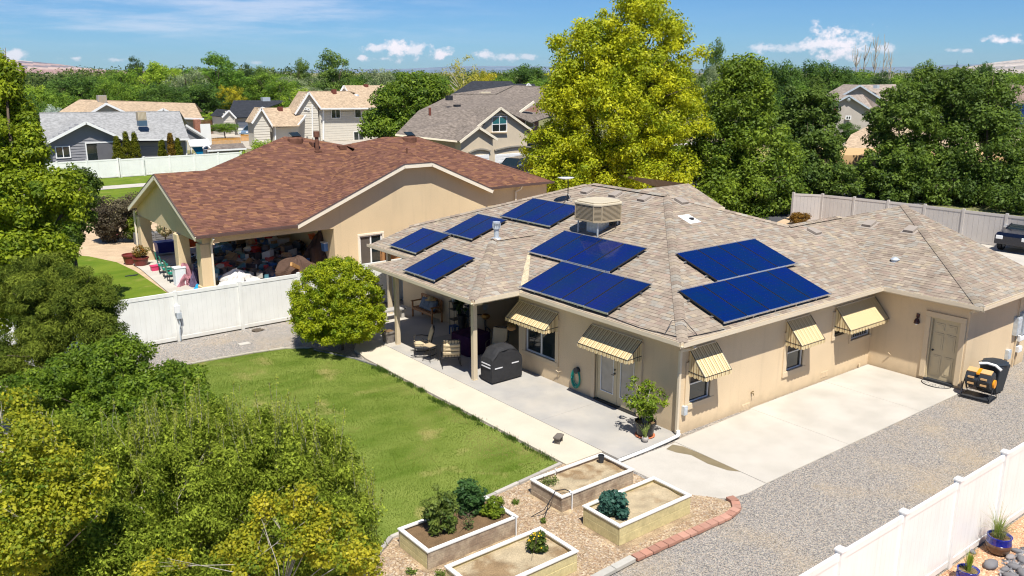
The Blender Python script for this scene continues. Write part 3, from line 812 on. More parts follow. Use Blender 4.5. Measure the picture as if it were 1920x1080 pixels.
# awnings
CRM, TAN, BRN = srgb(238, 218, 170), srgb(206, 178, 128), srgb(172, 140, 98)
CRM = tuple(c * .8 for c in CRM); TAN = tuple(c * .75 for c in TAN); BRN = tuple(c * .8 for c in BRN)
def awning(axis, a, b, ztop, zfront, proj, drop=.13):
    """striped canvas awning fixed to a wall: axis 'y' hangs on y=0, runs along x; 'x' hangs on x=0, runs along y"""
    def pt(u, d, z): return (u, -d, z) if axis == 'y' else (-d, u, z)
    L_ = b - a; n = int(L_ / .034); w = L_ / n
    pat = [CRM, CRM, TAN, CRM, BRN]
    def col(i): return pat[i % 5]
    root = MB(); root.bar(pt(a, .03, ztop), pt(b, .03, ztop), .04, .05); fr = build('awning', root, 'fascia', H)
    mb = MB()
    for i in range(n):
        u0, u1 = a + i * w, a + (i + 1) * w
        q = [pt(u0, .05, ztop), pt(u1, .05, ztop), pt(u1, proj, zfront), pt(u0, proj, zfront)]
        mb.face(q[::-1] if axis == 'y' else q, col(i)); 
        ph = (i % 5) / 5 * math.pi; dz = drop * (.72 + .28 * math.sin(ph)); dz2 = drop * (.72 + .28 * math.sin(((i % 5) + 1) / 5 * math.pi))
        mb.face([pt(u0, proj + .003, zfront), pt(u1, proj + .003, zfront), pt(u1, proj + .012, zfront - dz2), pt(u0, proj + .012, zfront - dz)], col(i))
    build('awning_canvas', mb, 'attr', fr)
    for u in (a, b):
        mb = MB(); k = 16
        for i in range(k):
            d0, d1 = .05 + (proj - .05) * i / k, .05 + (proj - .05) * (i + 1) / k
            z0 = ztop + (zfront - ztop) * i / k; z1 = ztop + (zfront - ztop) * (i + 1) / k
            ph = (i % 4) / 4 * math.pi; ph2 = ((i % 4) + 1) / 4 * math.pi
            zl0, zl1 = zfront - drop * (.7 + .3 * math.sin(ph)), zfront - drop * (.7 + .3 * math.sin(ph2))
            mb.face([pt(u, d0, z0), pt(u, d1, z1), pt(u, d1, zl1), pt(u, d0, zl0)], col(i))
        build('awning_side', mb, 'attr', fr)
    mb = MB(); mb.tube([pt(a, .03, zfront + .02), pt(a, proj, zfront), pt(b, proj, zfront), pt(b, .03, zfront + .02)], .012); mb.tube([pt(a, .05, ztop), pt(a, proj, zfront)], .012); mb.tube([pt(b, .05, ztop), pt(b, proj, zfront)], .012)
    build('awning_frame', mb, 'black', fr)
awning('y', .33, 1.44, 2.36, 1.72, .62); awning('y', 4.74, 5.94, 2.36, 1.72, .62); awning('y', 7.38, 9.66, 2.34, 1.70, .62)
awning('x', 4.96, 6.96, 2.32, 1.86, .60); awning('x', 1.36, 3.44, 2.32, 1.86, .60)
# ------------------------------------------------------------------ ground, slabs, gravel, lawn
def sheet(name, poly, z, m, kind='structure', **k):
    mb = MB(); mb.face([(x, y, z) for x, y in ccw(list(poly))]); return build(name, mb, m, kind=kind, **k)
def ground_mat():
    return mat('far_ground', (.20, .20, .09), .95, .1, var=.25, vscale=.02, col2=(.30, .25, .15), c2scale=.012, c2lo=.5, c2hi=.6, fine=.15, fscale=.6)
mb = MB(); Rg = 10000; n = 48
mb.face([(Rg * math.cos(2 * math.pi * k / n), Rg * math.sin(2 * math.pi * k / n), -.10) for k in range(n)])
build('ground', mb, ground_mat(), kind='structure')

def gravel_mat():
    m = bpy.data.materials.new('grey_gravel'); m.use_nodes = True
    N, L = m.node_tree.nodes, m.node_tree.links; p = N['Principled BSDF']
    p.inputs['Roughness'].default_value = .95; p.inputs['Specular IOR Level'].default_value = .1
    geo = N.new('ShaderNodeNewGeometry')
    vo = N.new('ShaderNodeTexVoronoi'); vo.inputs['Scale'].default_value = 48; L.new(geo.outputs['Position'], vo.inputs['Vector'])
    sp = N.new('ShaderNodeSeparateColor'); L.new(vo.outputs['Color'], sp.inputs[0])
    rp = N.new('ShaderNodeValToRGB'); L.new(sp.outputs[0], rp.inputs[0]); e = rp.color_ramp.elements
    e[0].position = 0; e[0].color = (.10, .095, .09, 1); e[1].position = 1; e[1].color = (.52, .47, .40, 1)
    for pos, c in ((.3, (.215, .205, .195, 1)), (.6, (.34, .32, .295, 1)), (.85, (.43, .36, .28, 1))):
        q = e.new(pos); q.color = c
    n2 = N.new('ShaderNodeTexNoise'); n2.inputs['Scale'].default_value = .45; n2.inputs['Detail'].default_value = 5; L.new(geo.outputs['Position'], n2.inputs['Vector'])
    r2 = N.new('ShaderNodeMapRange'); r2.inputs[1].default_value = .5; r2.inputs[2].default_value = .68; L.new(n2.outputs[0], r2.inputs[0])
    mx = N.new('ShaderNodeMix'); mx.data_type = 'RGBA'; ml = N.new('ShaderNodeMath'); ml.operation = 'MULTIPLY'; ml.inputs[1].default_value = .5
    L.new(r2.outputs[0], ml.inputs[0]); L.new(ml.outputs[0], mx.inputs[0]); L.new(rp.outputs[0], mx.inputs[6]); mx.inputs[7].default_value = (.46, .35, .21, 1)
    L.new(mx.outputs[2], p.inputs['Base Color'])
    b = N.new('ShaderNodeBump'); b.inputs['Strength'].default_value = .8; b.inputs['Distance'].default_value = .02; b.invert = True
    L.new(vo.outputs['Distance'], b.inputs['Height']); L.new(b.outputs[0], p.inputs['Normal'])
    M['gravel'] = m
gravel_mat()
def lawn_mat(name, a, b, c):
    m = bpy.data.materials.new(name); m.use_nodes = True
    N, L = m.node_tree.nodes, m.node_tree.links; p = N['Principled BSDF']
    p.inputs['Roughness'].default_value = .9; p.inputs['Specular IOR Level'].default_value = .1
    geo = N.new('ShaderNodeNewGeometry')
    def nz(s, d=4., rot=0, sc=(1, 1, 1)):
        mp = N.new('ShaderNodeMapping'); mp.inputs['Rotation'].default_value = (0, 0, rot); mp.inputs['Scale'].default_value = sc
        L.new(geo.outputs['Position'], mp.inputs[0])
        n = N.new('ShaderNodeTexNoise'); n.inputs['Scale'].default_value = s; n.inputs['Detail'].default_value = d; L.new(mp.outputs[0], n.inputs['Vector']); return n.outputs[0]
    def mx(f, x, y, lo, hi, k=1.):
        r = N.new('ShaderNodeMapRange'); r.inputs[1].default_value = lo; r.inputs[2].default_value = hi; r.inputs[4].default_value = k; L.new(f, r.inputs[0])
        q = N.new('ShaderNodeMix'); q.data_type = 'RGBA'; L.new(r.outputs[0], q.inputs[0])
        for s, i in ((x, 6), (y, 7)):
            if isinstance(s, tuple): q.inputs[i].default_value = (*s, 1)
            else: L.new(s, q.inputs[i])
        return q.outputs[2]
    base = mx(nz(.55), a, b, .40, .62)
    base = mx(nz(1.0, 2., .9, (.25, 2.2, 1)), base, b, .45, .65, .6)       # mower passes
    base = mx(nz(.8, 6.), base, c, .58, .70, .75)                           # dry patches
    base = mx(nz(60, 3.), base, tuple(v * .55 for v in a), .45, .75, .55)
    L.new(base, p.inputs['Base Color'])
    bm = N.new('ShaderNodeBump'); bm.inputs['Strength'].default_value = .6; bm.inputs['Distance'].default_value = .03
    L.new(nz(45, 3.), bm.inputs['Height']); L.new(bm.outputs[0], p.inputs['Normal'])
    M[name] = m
lawn_mat('lawn', (.11, .17, .020), (.20, .25, .05), (.38, .32, .12))
lawn_mat('lawn_nb', (.10, .165, .012), (.16, .215, .022), (.27, .26, .06))

lawn_poly = [(-3.72, .62), (-3.72, 8.0), (-3.8, 10.2), (-4.1, 12.2), (-4.6, 13.2), (-5.4, 13.75), (-6.5, 13.95), (-8.0, 14.1), (-10.5, 14.2), (-14, 13.5), (-15, 8), (-14, 1), (-10.5, -1), (-8.95, .12), (-6.0, .30)]
sheet('gravel', [(-30, -7.8), (40, -7.8), (40, 17.15), (-16, 17.15), (-30, 17.15)], -.075, 'gravel')
sheet('lawn', lawn_poly, -.045, 'lawn')
M['chips_base'] = mat('mulch_base', (.30, .22, .14), .95, .1, var=.25, vscale=3, col2=(.42, .32, .20), c2scale=2.2, fine=.35, fscale=45, bump=.8, bscale=40, bdist=.03)
chips_poly = [(-2.62, -.2), (-2.62, -2.2), (-2.0, -3.0), (-1.9, -3.45), (-2.5, -3.75), (-5.4, -3.62), (-8.0, -3.65), (-11, -4.2), (-11.6, -1.5), (-10.3, -.9), (-8.95, .10), (-6.0, .28), (-3.72, .58), (-2.7, .3)]
sheet('mulch_ground', chips_poly, -.05, 'chips_base')
# neighbours' grounds
sheet('neighbour_lawn', [(-22, 17.25), (-6.4, 17.25), (-6.3, 23), (-6.2, 30.2), (-6.4, 33), (-7.2, 35.5), (-8.6, 37.6), (-11, 38.9), (-22, 40)], -.05, 'lawn_nb')
sheet('neighbour_gravel', [(-22, 17.25), (30, 17.25), (30, 46), (-22, 46)], -.07, mat('tan_gravel', (.50, .37, .24), .95, .1, var=.12, vscale=1.5, fine=.25, fscale=30, bump=.5, bscale=40, bdist=.02))
sheet('concrete_strip', [(-6.4, 22.2), (14, 22.2), (14, 33), (-5.9, 33), (-5.9, 30.4)], -.02, 'concrete_light')
sheet('park_grass', [(-60, 50), (80, 50), (80, 72.7), (-60, 72.7)], -.06, 'lawn_nb')
sheet('dry_verge', [(-60, 46), (80, 46), (80, 56), (-60, 56)], -.055, mat('dry_grass', (.40, .33, .13), .95, .1, var=.2, vscale=.8, col2=(.22, .25, .06), c2scale=.5, fine=.25, fscale=8))
a_, b_ = P(150, 352), P(285, 340); 
sheet('path', [(-60, 64.2), (80, 64.2), (80, 66.6), (-60, 66.6)], -.04, 'concrete_light')
sheet('rock_mulch_ground', [(-30, -7.8), (60, -7.8), (60, -30), (-30, -30)], -.06, mat('red_rock', (.52, .31, .18), .95, .1, var=.15, vscale=2, fine=.35, fscale=28, bump=.8, bscale=30, bdist=.03))
sheet('far_gravel', [(26, 88), (60, 100), (60, 140), (20, 140)], -.05, mat('far_gravel', (.42, .38, .32), .95, .1, var=.1, vscale=.5, fine=.1, fscale=3))
sheet('street', [(28, 17.3), (52, 17.3), (52, 86), (28, 86)], -.045, mat('asphalt', (.07, .07, .075), .9, .2, var=.2, vscale=.8, fine=.2, fscale=20))
sheet('driveway', [(20, -6), (42, -6), (42, 17), (20, 17)], -.04, 'concrete_light')

# slabs with joints: separate pours
def slab(poly, z, m, name='concrete_slab', th=.16):
    mb = MB(); mb.prism(ccw(list(poly)), z - th, z); return build(name, mb, m, kind='structure', bevel=.008)
G = .012
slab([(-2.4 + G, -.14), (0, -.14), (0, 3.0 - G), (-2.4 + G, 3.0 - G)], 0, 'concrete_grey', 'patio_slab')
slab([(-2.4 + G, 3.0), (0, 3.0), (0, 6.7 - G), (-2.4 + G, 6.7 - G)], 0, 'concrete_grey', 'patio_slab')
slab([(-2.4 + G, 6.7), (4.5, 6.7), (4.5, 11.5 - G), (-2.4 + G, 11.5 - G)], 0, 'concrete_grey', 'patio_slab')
slab([(-2.4 + G, 11.5), (1.0, 11.5), (1.0, 16.3), (-.8, 16.3), (-2.2, 15.0), (-2.4 + G, 13.0)], 0, 'concrete_light', 'patio_slab')
slab([(-3.66, .42), (-2.4, .42), (-2.4, 6.7), (-3.66, 6.7)], -.004, 'concrete_tan', 'walk')
slab([(-3.66, 6.7 + G), (-2.4, 6.7 + G), (-2.4, 12.9), (-3.1, 12.7), (-3.5, 12.1), (-3.66, 11)], -.004, 'concrete_tan', 'walk')
# drive beside the long wall
slab([(-.36, -.24), (3.2 - G, -.10), (3.2 - G, -3.27), (-.44, -3.27)], -.05, 'concrete_light', 'drive_slab')
slab([(3.2, -.06), (7.0 - G, -.06), (7.0 - G, -3.27), (3.2, -3.27)], -.05, 'concrete_light', 'drive_slab')
slab([(7.0, -.06), (9.66, -.06), (9.66, -3.27), (7.0, -3.27)], -.05, 'concrete_light', 'drive_slab')
slab([(-2.5, -.30), (-.37, -.30), (-.45, -3.27), (-1.2, -3.30), (-1.75, -3.2), (-2.1, -2.9), (-2.45, -2.3)], -.058, 'concrete_light', 'drive_slab')
mb = MB()
pts = [(-.55, -.36), (-.42, -.62), (-.40, -1.2), (-.41, -1.9), (-.43, -2.5), (-.62, -2.25), (-.72, -1.7), (-.66, -1.1), (-.85, -.75), (-.9, -.45)]
mb.face([(x, y, -.054) for x, y in ccw(pts)]); build('damp_patch', mb, 'wet', kind='structure')

# lawn edging strip and grass blades
def pip(x, y, poly):
    c = False; j = len(poly) - 1
    for i in range(len(poly)):
        if (poly[i][1] > y) != (poly[j][1] > y) and x < (poly[j][0] - poly[i][0]) * (y - poly[i][1]) / (poly[j][1] - poly[i][1]) + poly[i][0]: c = not c
        j = i
    return c
def pipv(X, Y, poly):
    c = np.zeros(len(X), bool); j = len(poly) - 1
    for i in range(len(poly)):
        xi, yi = poly[i]; xj, yj = poly[j]
        k = ((yi > Y) != (yj > Y)) & (X < (xj - xi) * (Y - yi) / ((yj - yi) or 1e-9) + xi)
        c ^= k; j = i
    return c
def npmesh(name, V_, nper, cols, m, parent=None, label=None, cat=None, group=None, kind=None, loc=None):
    """V_: (N, nper, 3) polygons; cols: (N, 3)"""
    N_ = V_.shape[0]
    V_ = V_.astype(np.float32)
    if loc is not None: V_ = V_ - np.array(loc, np.float32)
    me = bpy.data.meshes.new(name)
    me.vertices.add(N_ * nper); me.loops.add(N_ * nper); me.polygons.add(N_)
    me.vertices.foreach_set('co', V_.reshape(-1))
    me.loops.foreach_set('vertex_index', np.arange(N_ * nper, dtype=np.int32))
    me.polygons.foreach_set('loop_start', np.arange(0, N_ * nper, nper, dtype=np.int32))
    me.materials.append(M[m] if isinstance(m, str) else m)
    at = me.color_attributes.new('col', 'FLOAT_COLOR', 'CORNER')
    c = np.ones((N_, nper, 4), np.float32); c[:, :, :3] = cols[:, None, :]
    at.data.foreach_set('color', c.reshape(-1))
    me.update(calc_edges=True)
    o = bpy.data.objects.new(name, me); COL.objects.link(o); o.parent = parent
    if loc is not None and parent is None: o.location = loc
    return props(o, label, cat, group, kind)
RG = np.random.default_rng(11)
def grass_blades(name, poly, n, h, z, ca, cb, label, w=.012):
    xs = [p[0] for p in poly]; ys = [p[1] for p in poly]
    X = RG.uniform(min(xs), max(xs), n * 2); Y = RG.uniform(min(ys), max(ys), n * 2)
    k = pipv(X, Y, poly); X, Y = X[k][:n], Y[k][:n]; n = len(X)
    a = RG.uniform(0, 2 * np.pi, n); hh = h * RG.uniform(.5, 1.3, n); ln = RG.uniform(-.5, .5, (n, 2)) * hh[:, None]
    B = np.stack([X, Y, np.full(n, z)], 1); dx = np.stack([np.cos(a), np.sin(a), np.zeros(n)], 1) * w / 2
    T = B + np.stack([ln[:, 0], ln[:, 1], hh], 1)
    s = (X * .62 + Y * .78); st = .5 + .5 * np.tanh(3 * np.sin(s * 2 * np.pi / 1.0 + .6 * np.sin(X * .5)))
    nz = np.sin(X * 1.3 + 1.7 * np.sin(Y * .9)) * np.sin(Y * 1.1 + 1.3 * np.sin(X * 1.7)) + .5 * np.sin(X * 3.7 + 2 * np.sin(Y * 2.9)) * np.sin(Y * 4.1)
    t = np.clip(.20 + .42 * st + .26 * nz + RG.normal(0, .22, n), 0, 1)[:, None]
    c = np.array(ca) * (1 - t) + np.array(cb) * t
    dry = np.clip(nz * .9 - .62 + np.exp(-((X + 3.95) / .5) ** 2) * (.9 + .5 * np.sin(Y * 1.7)) * (Y < 8) * (Y > 1) + np.exp(-((X + 4.6) ** 2 + (Y - 2.6) ** 2) / 1.2) * .8, 0, .85)[:, None]
    c = c * (1 - dry) + np.array((.42, .34, .14)) * dry
    c *= RG.uniform(.75, 1.2, (n, 1))
    return npmesh(name, np.stack([B - dx, B + dx, T], 1), 3, c, 'leafdull', label=label, cat='grass', kind='stuff')
near = lawn_poly
grass_blades('grass', near, 210000, .030, -.045, (.11, .17, .018), (.265, .315, .060), 'short mown green grass of the back lawn')
# shaggy edge tufts beside the walk
mbx = []
for i in range(60):
    y = RG.uniform(.7, 10); x = -3.72 - abs(RG.normal(0, .09)); n = 60
    mbx.append(np.stack([x + RG.normal(0, .05, n), y + RG.normal(0, .09, n)], 1))
XY = np.concatenate(mbx); n = len(XY); a = RG.uniform(0, 6.28, n)
B = np.stack([XY[:, 0], XY[:, 1], np.full(n, -.045)], 1); dx = np.stack([np.cos(a), np.sin(a), np.zeros(n)], 1) * .007
hh = RG.uniform(.05, .13, n); T = B + np.stack([RG.uniform(-.03, .03, n), RG.uniform(-.03, .03, n), hh], 1)
npmesh('edge_grass', np.stack([B - dx, B + dx, T], 1), 3, np.array((.09, .16, .025)) * RG.uniform(.6, 1.3, (n, 1)), 'leafdull', label='longer uncut grass tufts along the walk edge', cat='grass', kind='stuff')

# loose stones over the gravel, wood chips over the mulch: solid little pieces
def pebbles(name, poly, n, size, z, pal, label, cat, flat=.5, avoid=(), m='attr'):
    xs = [p[0] for p in poly]; ys = [p[1] for p in poly]
    X = RG.uniform(min(xs), max(xs), n * 3); Y = RG.uniform(min(ys), max(ys), n * 3)
    k = pipv(X, Y, poly)
    for q in avoid: k &= ~pipv(X, Y, q)
    X, Y = X[k][:n], Y[k][:n]; n = len(X)
    s = size * RG.uniform(.5, 1.4, n); a = RG.uniform(0, 6.28, n)
    ring = []
    for j in range(3):
        an = a + j * 2.094 + RG.uniform(-.4, .4, n); ring.append(np.stack([X + s * np.cos(an), Y + s * np.sin(an), np.full(n, z)], 1))
    T = np.stack([X + RG.uniform(-.3, .3, n) * s, Y + RG.uniform(-.3, .3, n) * s, z + s * flat * RG.uniform(.6, 1.5, n)], 1)
    tri = np.concatenate([np.stack([ring[j], ring[(j + 1) % 3], T], 1) for j in range(3)])
    c = np.array(pal)[RG.integers(0, len(pal), n)] * RG.uniform(.8, 1.2, (n, 1))
    return npmesh(name, tri, 3, np.tile(c, (3, 1)), m, label=label, cat=cat, kind='stuff')
bedr = [[(-5.4, -1.45), (-3.1, -1.45), (-3.1, -.2), (-5.4, -.2)], [(-5.4, -3.3), (-3.0, -3.3), (-3.0, -2.0), (-5.4, -2.0)], [(-9.05, -1.5), (-6.7, -1.5), (-6.7, -.2), (-9.05, -.2)], [(-9.1, -3.35), (-6.6, -3.35), (-6.6, -2.0), (-9.1, -2.0)]]
gp = [(.27, .26, .25), (.36, .345, .32), (.17, .165, .16), (.48, .44, .38), (.42, .34, .25), (.24, .225, .21)]
side = [(-9, -7.7), (14, -7.7), (14, -3.3), (9.6, -3.3), (-.5, -3.3), (-1.5, -3.5), (-2.4, -3.85), (-9, -3.8)]
pebbles('loose_stones', side, 90000, .0125, -.075, gp, 'loose grey stones strewn over the gravel side yard', 'gravel')
pebbles('loose_stones', [(-10, 14.3), (-6.5, 14.1), (-4.7, 13.4), (-4.2, 12.4), (-2.6, 13), (-.9, 16.2), (-.5, 17.1), (-10, 17.1)], 20000, .018, -.075, gp, 'loose grey stones along the foot of the cream fence', 'gravel')
cp = [(.42, .31, .20), (.33, .23, .14), (.25, .165, .10), (.48, .39, .28), (.36, .29, .22)]
pebbles('wood_chips', chips_poly, 22000, .032, -.05, cp, 'wood chips spread between the raised garden beds', 'mulch', .25, bedr)
rr = [(.58, .34, .2), (.62, .42, .28), (.40, .22, .14), (.66, .5, .36)]
pebbles('rock_mulch', [(-4, -9.9), (12, -9.9), (12, -7.85), (-4, -7.85)], 24000, .022, -.06, rr, 'small reddish rocks beyond the white fence', 'gravel', .6)

# ------------------------------------------------------------------ fences
def vinyl_fence(name, label, axis, fixed, posts, h, m, caps=True, z=-.07, group='vinyl privacy fences', top=.14, boards=True):
    """a run of fence along 'x' (y fixed) or 'y'; posts = list of positions"""
    def loc(u, z_=z): return (u, fixed, z_) if axis == 'x' else (fixed, u, z_)
    t = thing(name, label, 'fence', loc(posts[0]), group=group)
    def bx(mb, u0, u1, hw, z0, z1):
        if axis == 'x': mb.box(u0, u1, fixed - hw, fixed + hw, z0, z1)
        else: mb.box(fixed - hw, fixed + hw, u0, u1, z0, z1)
    for u in posts:
        mb = MB(); bx(mb, u - .065, u + .065, .065, z, z + h + .04); p = build('post', mb, m, t)
        if caps:
            mb = MB(); bx(mb, u - .08, u + .08, .08, z + h + .04, z + h + .065)
            bx(mb, u - .07, u + .07, .07, z + h + .065, z + h + .085); build('post_cap', mb, m, p)
    for a, b in zip(posts, posts[1:]):
        mb = MB(); bx(mb, a + .065, b - .065, .03, z + h - top, z + h); build('rail', mb, m, t, bevel=.006)
        mb = MB(); bx(mb, a + .065, b - .065, .03, z + .04, z + .18); build('rail', mb, m, t, bevel=.006)
        if boards:
            n = max(1, round((b - a) / .18)); w = (b - a - .13) / n
            for i in range(n):
                mb = MB(); bx(mb, a + .065 + i * w + .001, a + .065 + (i + 1) * w - .001, .015, z + .18, z + h - top); build('board', mb, m, t)
        else:
            mb = MB(); bx(mb, a + .065, b - .065, .015, z + .18, z + h - top); build('panel', mb, m, t)
    return t
fB = vinyl_fence('vinyl_fence', 'cream vinyl privacy fence between the round bush and the dark evergreen', 'x', 17.15, [-20.1, -17.7, -15.3, -12.9, -10.5, -8.1, -5.67, -3.25, -.85, 1.6, 4.0], 1.88, 'vinyl_cream', caps=False)
fR = vinyl_fence('vinyl_fence', 'bright white vinyl fence at the lower right with capped posts', 'x', -7.75, [-13.05, -10.98, -8.92, -6.85, -4.78, -2.70, -.62, 1.42, 3.45, 5.5, 7.55, 9.6, 11.7], 1.90, 'vinyl')
xs_ = []
vinyl_fence('vinyl_fence', 'long white fence in front of the blue grey house', 'x', 72.8, [-16, -13.6, -11.2, -8.8, -6.4, -4, -1.6, .9, 3.6], 1.75, 'vinyl', boards=False)
g_ = vinyl_fence('fence_gate', 'white gate set slightly forward in the far fence', 'x', 72.6, [3.75, 5.85], 1.72, 'vinyl', boards=False)
vinyl_fence('vinyl_fence', 'far white fence right of the gate by the two small conifers', 'x', 72.8, [6.0, 8.4, 10.8, 13.2, 15.6], 1.75, 'vinyl', boards=False)
# grey fence on the far right behind the roof
p0 = Vector((31.9, 19.2, 0)); pA, pB = P(1540, 414), P(1487, 412)
# ------------------------------------------------------------------ far hills
def ridge(name, D, depth, pts, cols, zlow=-20, rows=14, seed=1, rough=.08):
    """a range of hills: pts are (x, crest row) seen at distance D; it rises from its foot to the crest over 'depth' metres and falls behind"""
    r = random.Random(seed); mb = MB(); n = 90
    x0, x1 = pts[0][0], pts[-1][0]; grid = []
    for j in range(rows + 4):
        row = []
        for i in range(n + 1):
            x = x0 + (x1 - x0) * i / n
            for (a, ya), (b, yb) in zip(pts, pts[1:]):
                if a <= x <= b: y = ya + (yb - ya) * (x - a) / (b - a); break
            crest = PD(x, y, D)
            t = j / rows
            f = min(t, 1) ** .8 if t <= 1 else 1 - (t - 1) * 2
            d = D - depth + depth * t
            base = PD(x, 130, d); hgt = max(crest.z, 5)
            nz = mnoise.noise(Vector((base.x * .0016, base.y * .0016, seed))) + .5 * mnoise.noise(Vector((base.x * .004, base.y * .004, seed + 3)))
            z = zlow + (hgt - zlow) * (f + rough * nz * math.sin(math.pi * min(1, t)))
            row.append((base.x, base.y, z))
        grid.append(row)
    for j in range(rows + 3):
        for i in range(n):
            a, b, c, d = grid[j][i], grid[j][i + 1], grid[j + 1][i + 1], grid[j + 1][i]
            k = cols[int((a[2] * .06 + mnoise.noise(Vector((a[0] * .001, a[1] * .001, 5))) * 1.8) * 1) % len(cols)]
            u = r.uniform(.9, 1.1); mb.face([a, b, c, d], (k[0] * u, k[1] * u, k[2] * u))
    return build(name, mb, 'attr', kind='structure')
red = [(.36, .22, .19), (.48, .36, .30), (.20, .17, .18), (.40, .28, .24), (.17, .15, .17), (.50, .42, .36)]
ridge('hills', 6500, 2200, [(-160, 108), (20, 111), (60, 115), (110, 120), (160, 127), (200, 131), (330, 135)], red, seed=2)
ridge('hills', 8600, 1200, [(480, 134), (640, 130), (760, 129), (800, 127), (850, 124), (930, 124), (1000, 124), (1090, 127), (1300, 130), (1700, 125), (1800, 121), (1860, 120), (1980, 118)], [(.13, .19, .25), (.16, .21, .27)], seed=5)  # distance haze is put into the colour: blue base tones on this far range
ridge('hills', 7200, 1800, [(1770, 132), (1830, 122), (1870, 116), (1930, 109), (2080, 106)], [(.42, .36, .30), (.30, .27, .24), (.5, .44, .38)], seed=8)
# the air between
hz = MB(); hz.box(-10500, 10500, -10500, 10500, -45, 190)
m = bpy.data.materials.new('haze_air'); m.use_nodes = True
N, L = m.node_tree.nodes, m.node_tree.links; N.clear()
o_ = N.new('ShaderNodeOutputMaterial'); vv = N.new('ShaderNodeVolumePrincipled')
vv.inputs['Color'].default_value = (.80, .88, 1, 1); vv.inputs['Density'].default_value = 2.6e-5; vv.inputs['Anisotropy'].default_value = .2
L.new(vv.outputs[0], o_.inputs['Volume']); M['haze'] = m
build('haze', hz, 'haze', kind='stuff')
# ------------------------------------------------------------------ foliage: crowns of many single leaves held on limbs
def leafcloud(clumps, nleaf, size, ca, cb, rng, aspect=.55, upb=.45, spread=(.55, 1.05), cvar=.22, hang=0., mixp=.5, outb=.8, tri=False):
    """clumps: array (k, 7): centre, radii, tone; returns quads and colours"""
    C_ = np.array(clumps); k = len(C_)
    area = (C_[:, 3] * C_[:, 4] + C_[:, 3] * C_[:, 5] + C_[:, 4] * C_[:, 5]); pr = area / area.sum()
    idx = rng.choice(k, nleaf, p=pr); c = C_[idx]
    d = rng.normal(size=(nleaf, 3)); d /= np.linalg.norm(d, axis=1)[:, None]
    r = rng.uniform(spread[0], spread[1], nleaf)[:, None]
    pos = c[:, :3] + d * c[:, 3:6] * r
    nrm = d * outb + np.array([0, 0, upb]) + rng.normal(size=(nleaf, 3)) * .45
    nrm /= np.linalg.norm(nrm, axis=1)[:, None]
    t = rng.normal(size=(nleaf, 3)) + np.array([0, 0, -hang]); t -= nrm * (t * nrm).sum(1)[:, None]; t /= np.linalg.norm(t, axis=1)[:, None]
    b = np.cross(nrm, t)
    s = size * rng.uniform(.6, 1.35, nleaf)[:, None]
    L_ = t * s * .5; W_ = b * s * .5 * aspect
    q = np.stack([pos - L_ + W_, pos + L_, pos - L_ - W_], 1) if tri else np.stack([pos - L_, pos + W_ - L_ * .1, pos + L_, pos - W_ - L_ * .1], 1)
    tone = np.clip(c[:, 6:7] + rng.normal(0, .16, (nleaf, 1)), 0, 1)
    col = np.array(ca) * (1 - tone) + np.array(cb) * tone
    col = col * rng.uniform(1 - cvar, 1 + cvar, (nleaf, 1))
    return q, col
def clumps_in(ells, n, rc, rng, fill=(.35, .92), tone=(.5, .25), flat=1.):
    """ells: (centre, radii, weight): clumps spread through each ellipsoid, mostly near its skin"""
    out_ = []
    w = np.array([e[1][0] * e[1][2] * (e[2] if len(e) > 2 else 1) for e in ells]); w = w / w.sum()
    for e, wi in zip(ells, w):
        m = max(3, int(n * wi)); c, r_ = np.array(e[0]), np.array(e[1])
        d = rng.normal(size=(m, 3)); d /= np.linalg.norm(d, axis=1)[:, None]
        f = rng.uniform(fill[0] ** 2.2, fill[1] ** 2.2, m) ** (1 / 2.2)
        p = c + d * r_ * f[:, None]
        rr = rc * rng.uniform(.6, 1.35, (m, 1)) * np.array([[1, 1, .8 * flat]])
        tn = np.clip(rng.normal(tone[0], tone[1], (m, 1)), 0, 1)
        out_.append(np.concatenate([p, rr, tn], 1))
    return np.concatenate(out_)
def limbs(mb, base, ells, rng, r0, n=10, twig=True):
    base = Vector(base)
    cen = Vector(tuple(np.mean([e[0] for e in ells], 0)))
    fork = base.lerp(Vector((cen.x, cen.y, max(base.z + .5, cen.z - max(e[1][2] for e in ells) * .6))), .75)
    mb.tube([base, base.lerp(fork, .5) + Vector((rng.normal() * r0 * .5, rng.normal() * r0 * .5, 0)), fork], r0, 8, r2=r0 * .7)
    for i in range(n):
        e = ells[rng.integers(len(ells))]; d = rng.normal(size=3); d /= np.linalg.norm(d); d[2] = abs(d[2]) * .8
        end = Vector(tuple(np.array(e[0]) + d * np.array(e[1]) * .8))
        mid = fork.lerp(end, .5) + Vector((rng.normal() * .2, rng.normal() * .2, (end - fork).length * .12))
        mb.tube([fork, mid, end], r0 * .42, 6, r2=r0 * .08)
        if twig:
            for k in range(2):
                e2 = end + Vector(tuple(rng.normal(size=3) * np.array(e[1]) * .3)); mb.tube([mid.lerp(end, .4), e2], r0 * .12, 4, r2=r0 * .04)
def px_ell(x, y, rx, ry, D, ky=1.0, w=1.):
    c = PD(x, y, D); s = (c - CAM).dot(FW) / F_PX
    return (tuple(c), (rx * s, rx * s * ky, ry * s), w)
NT = [0]
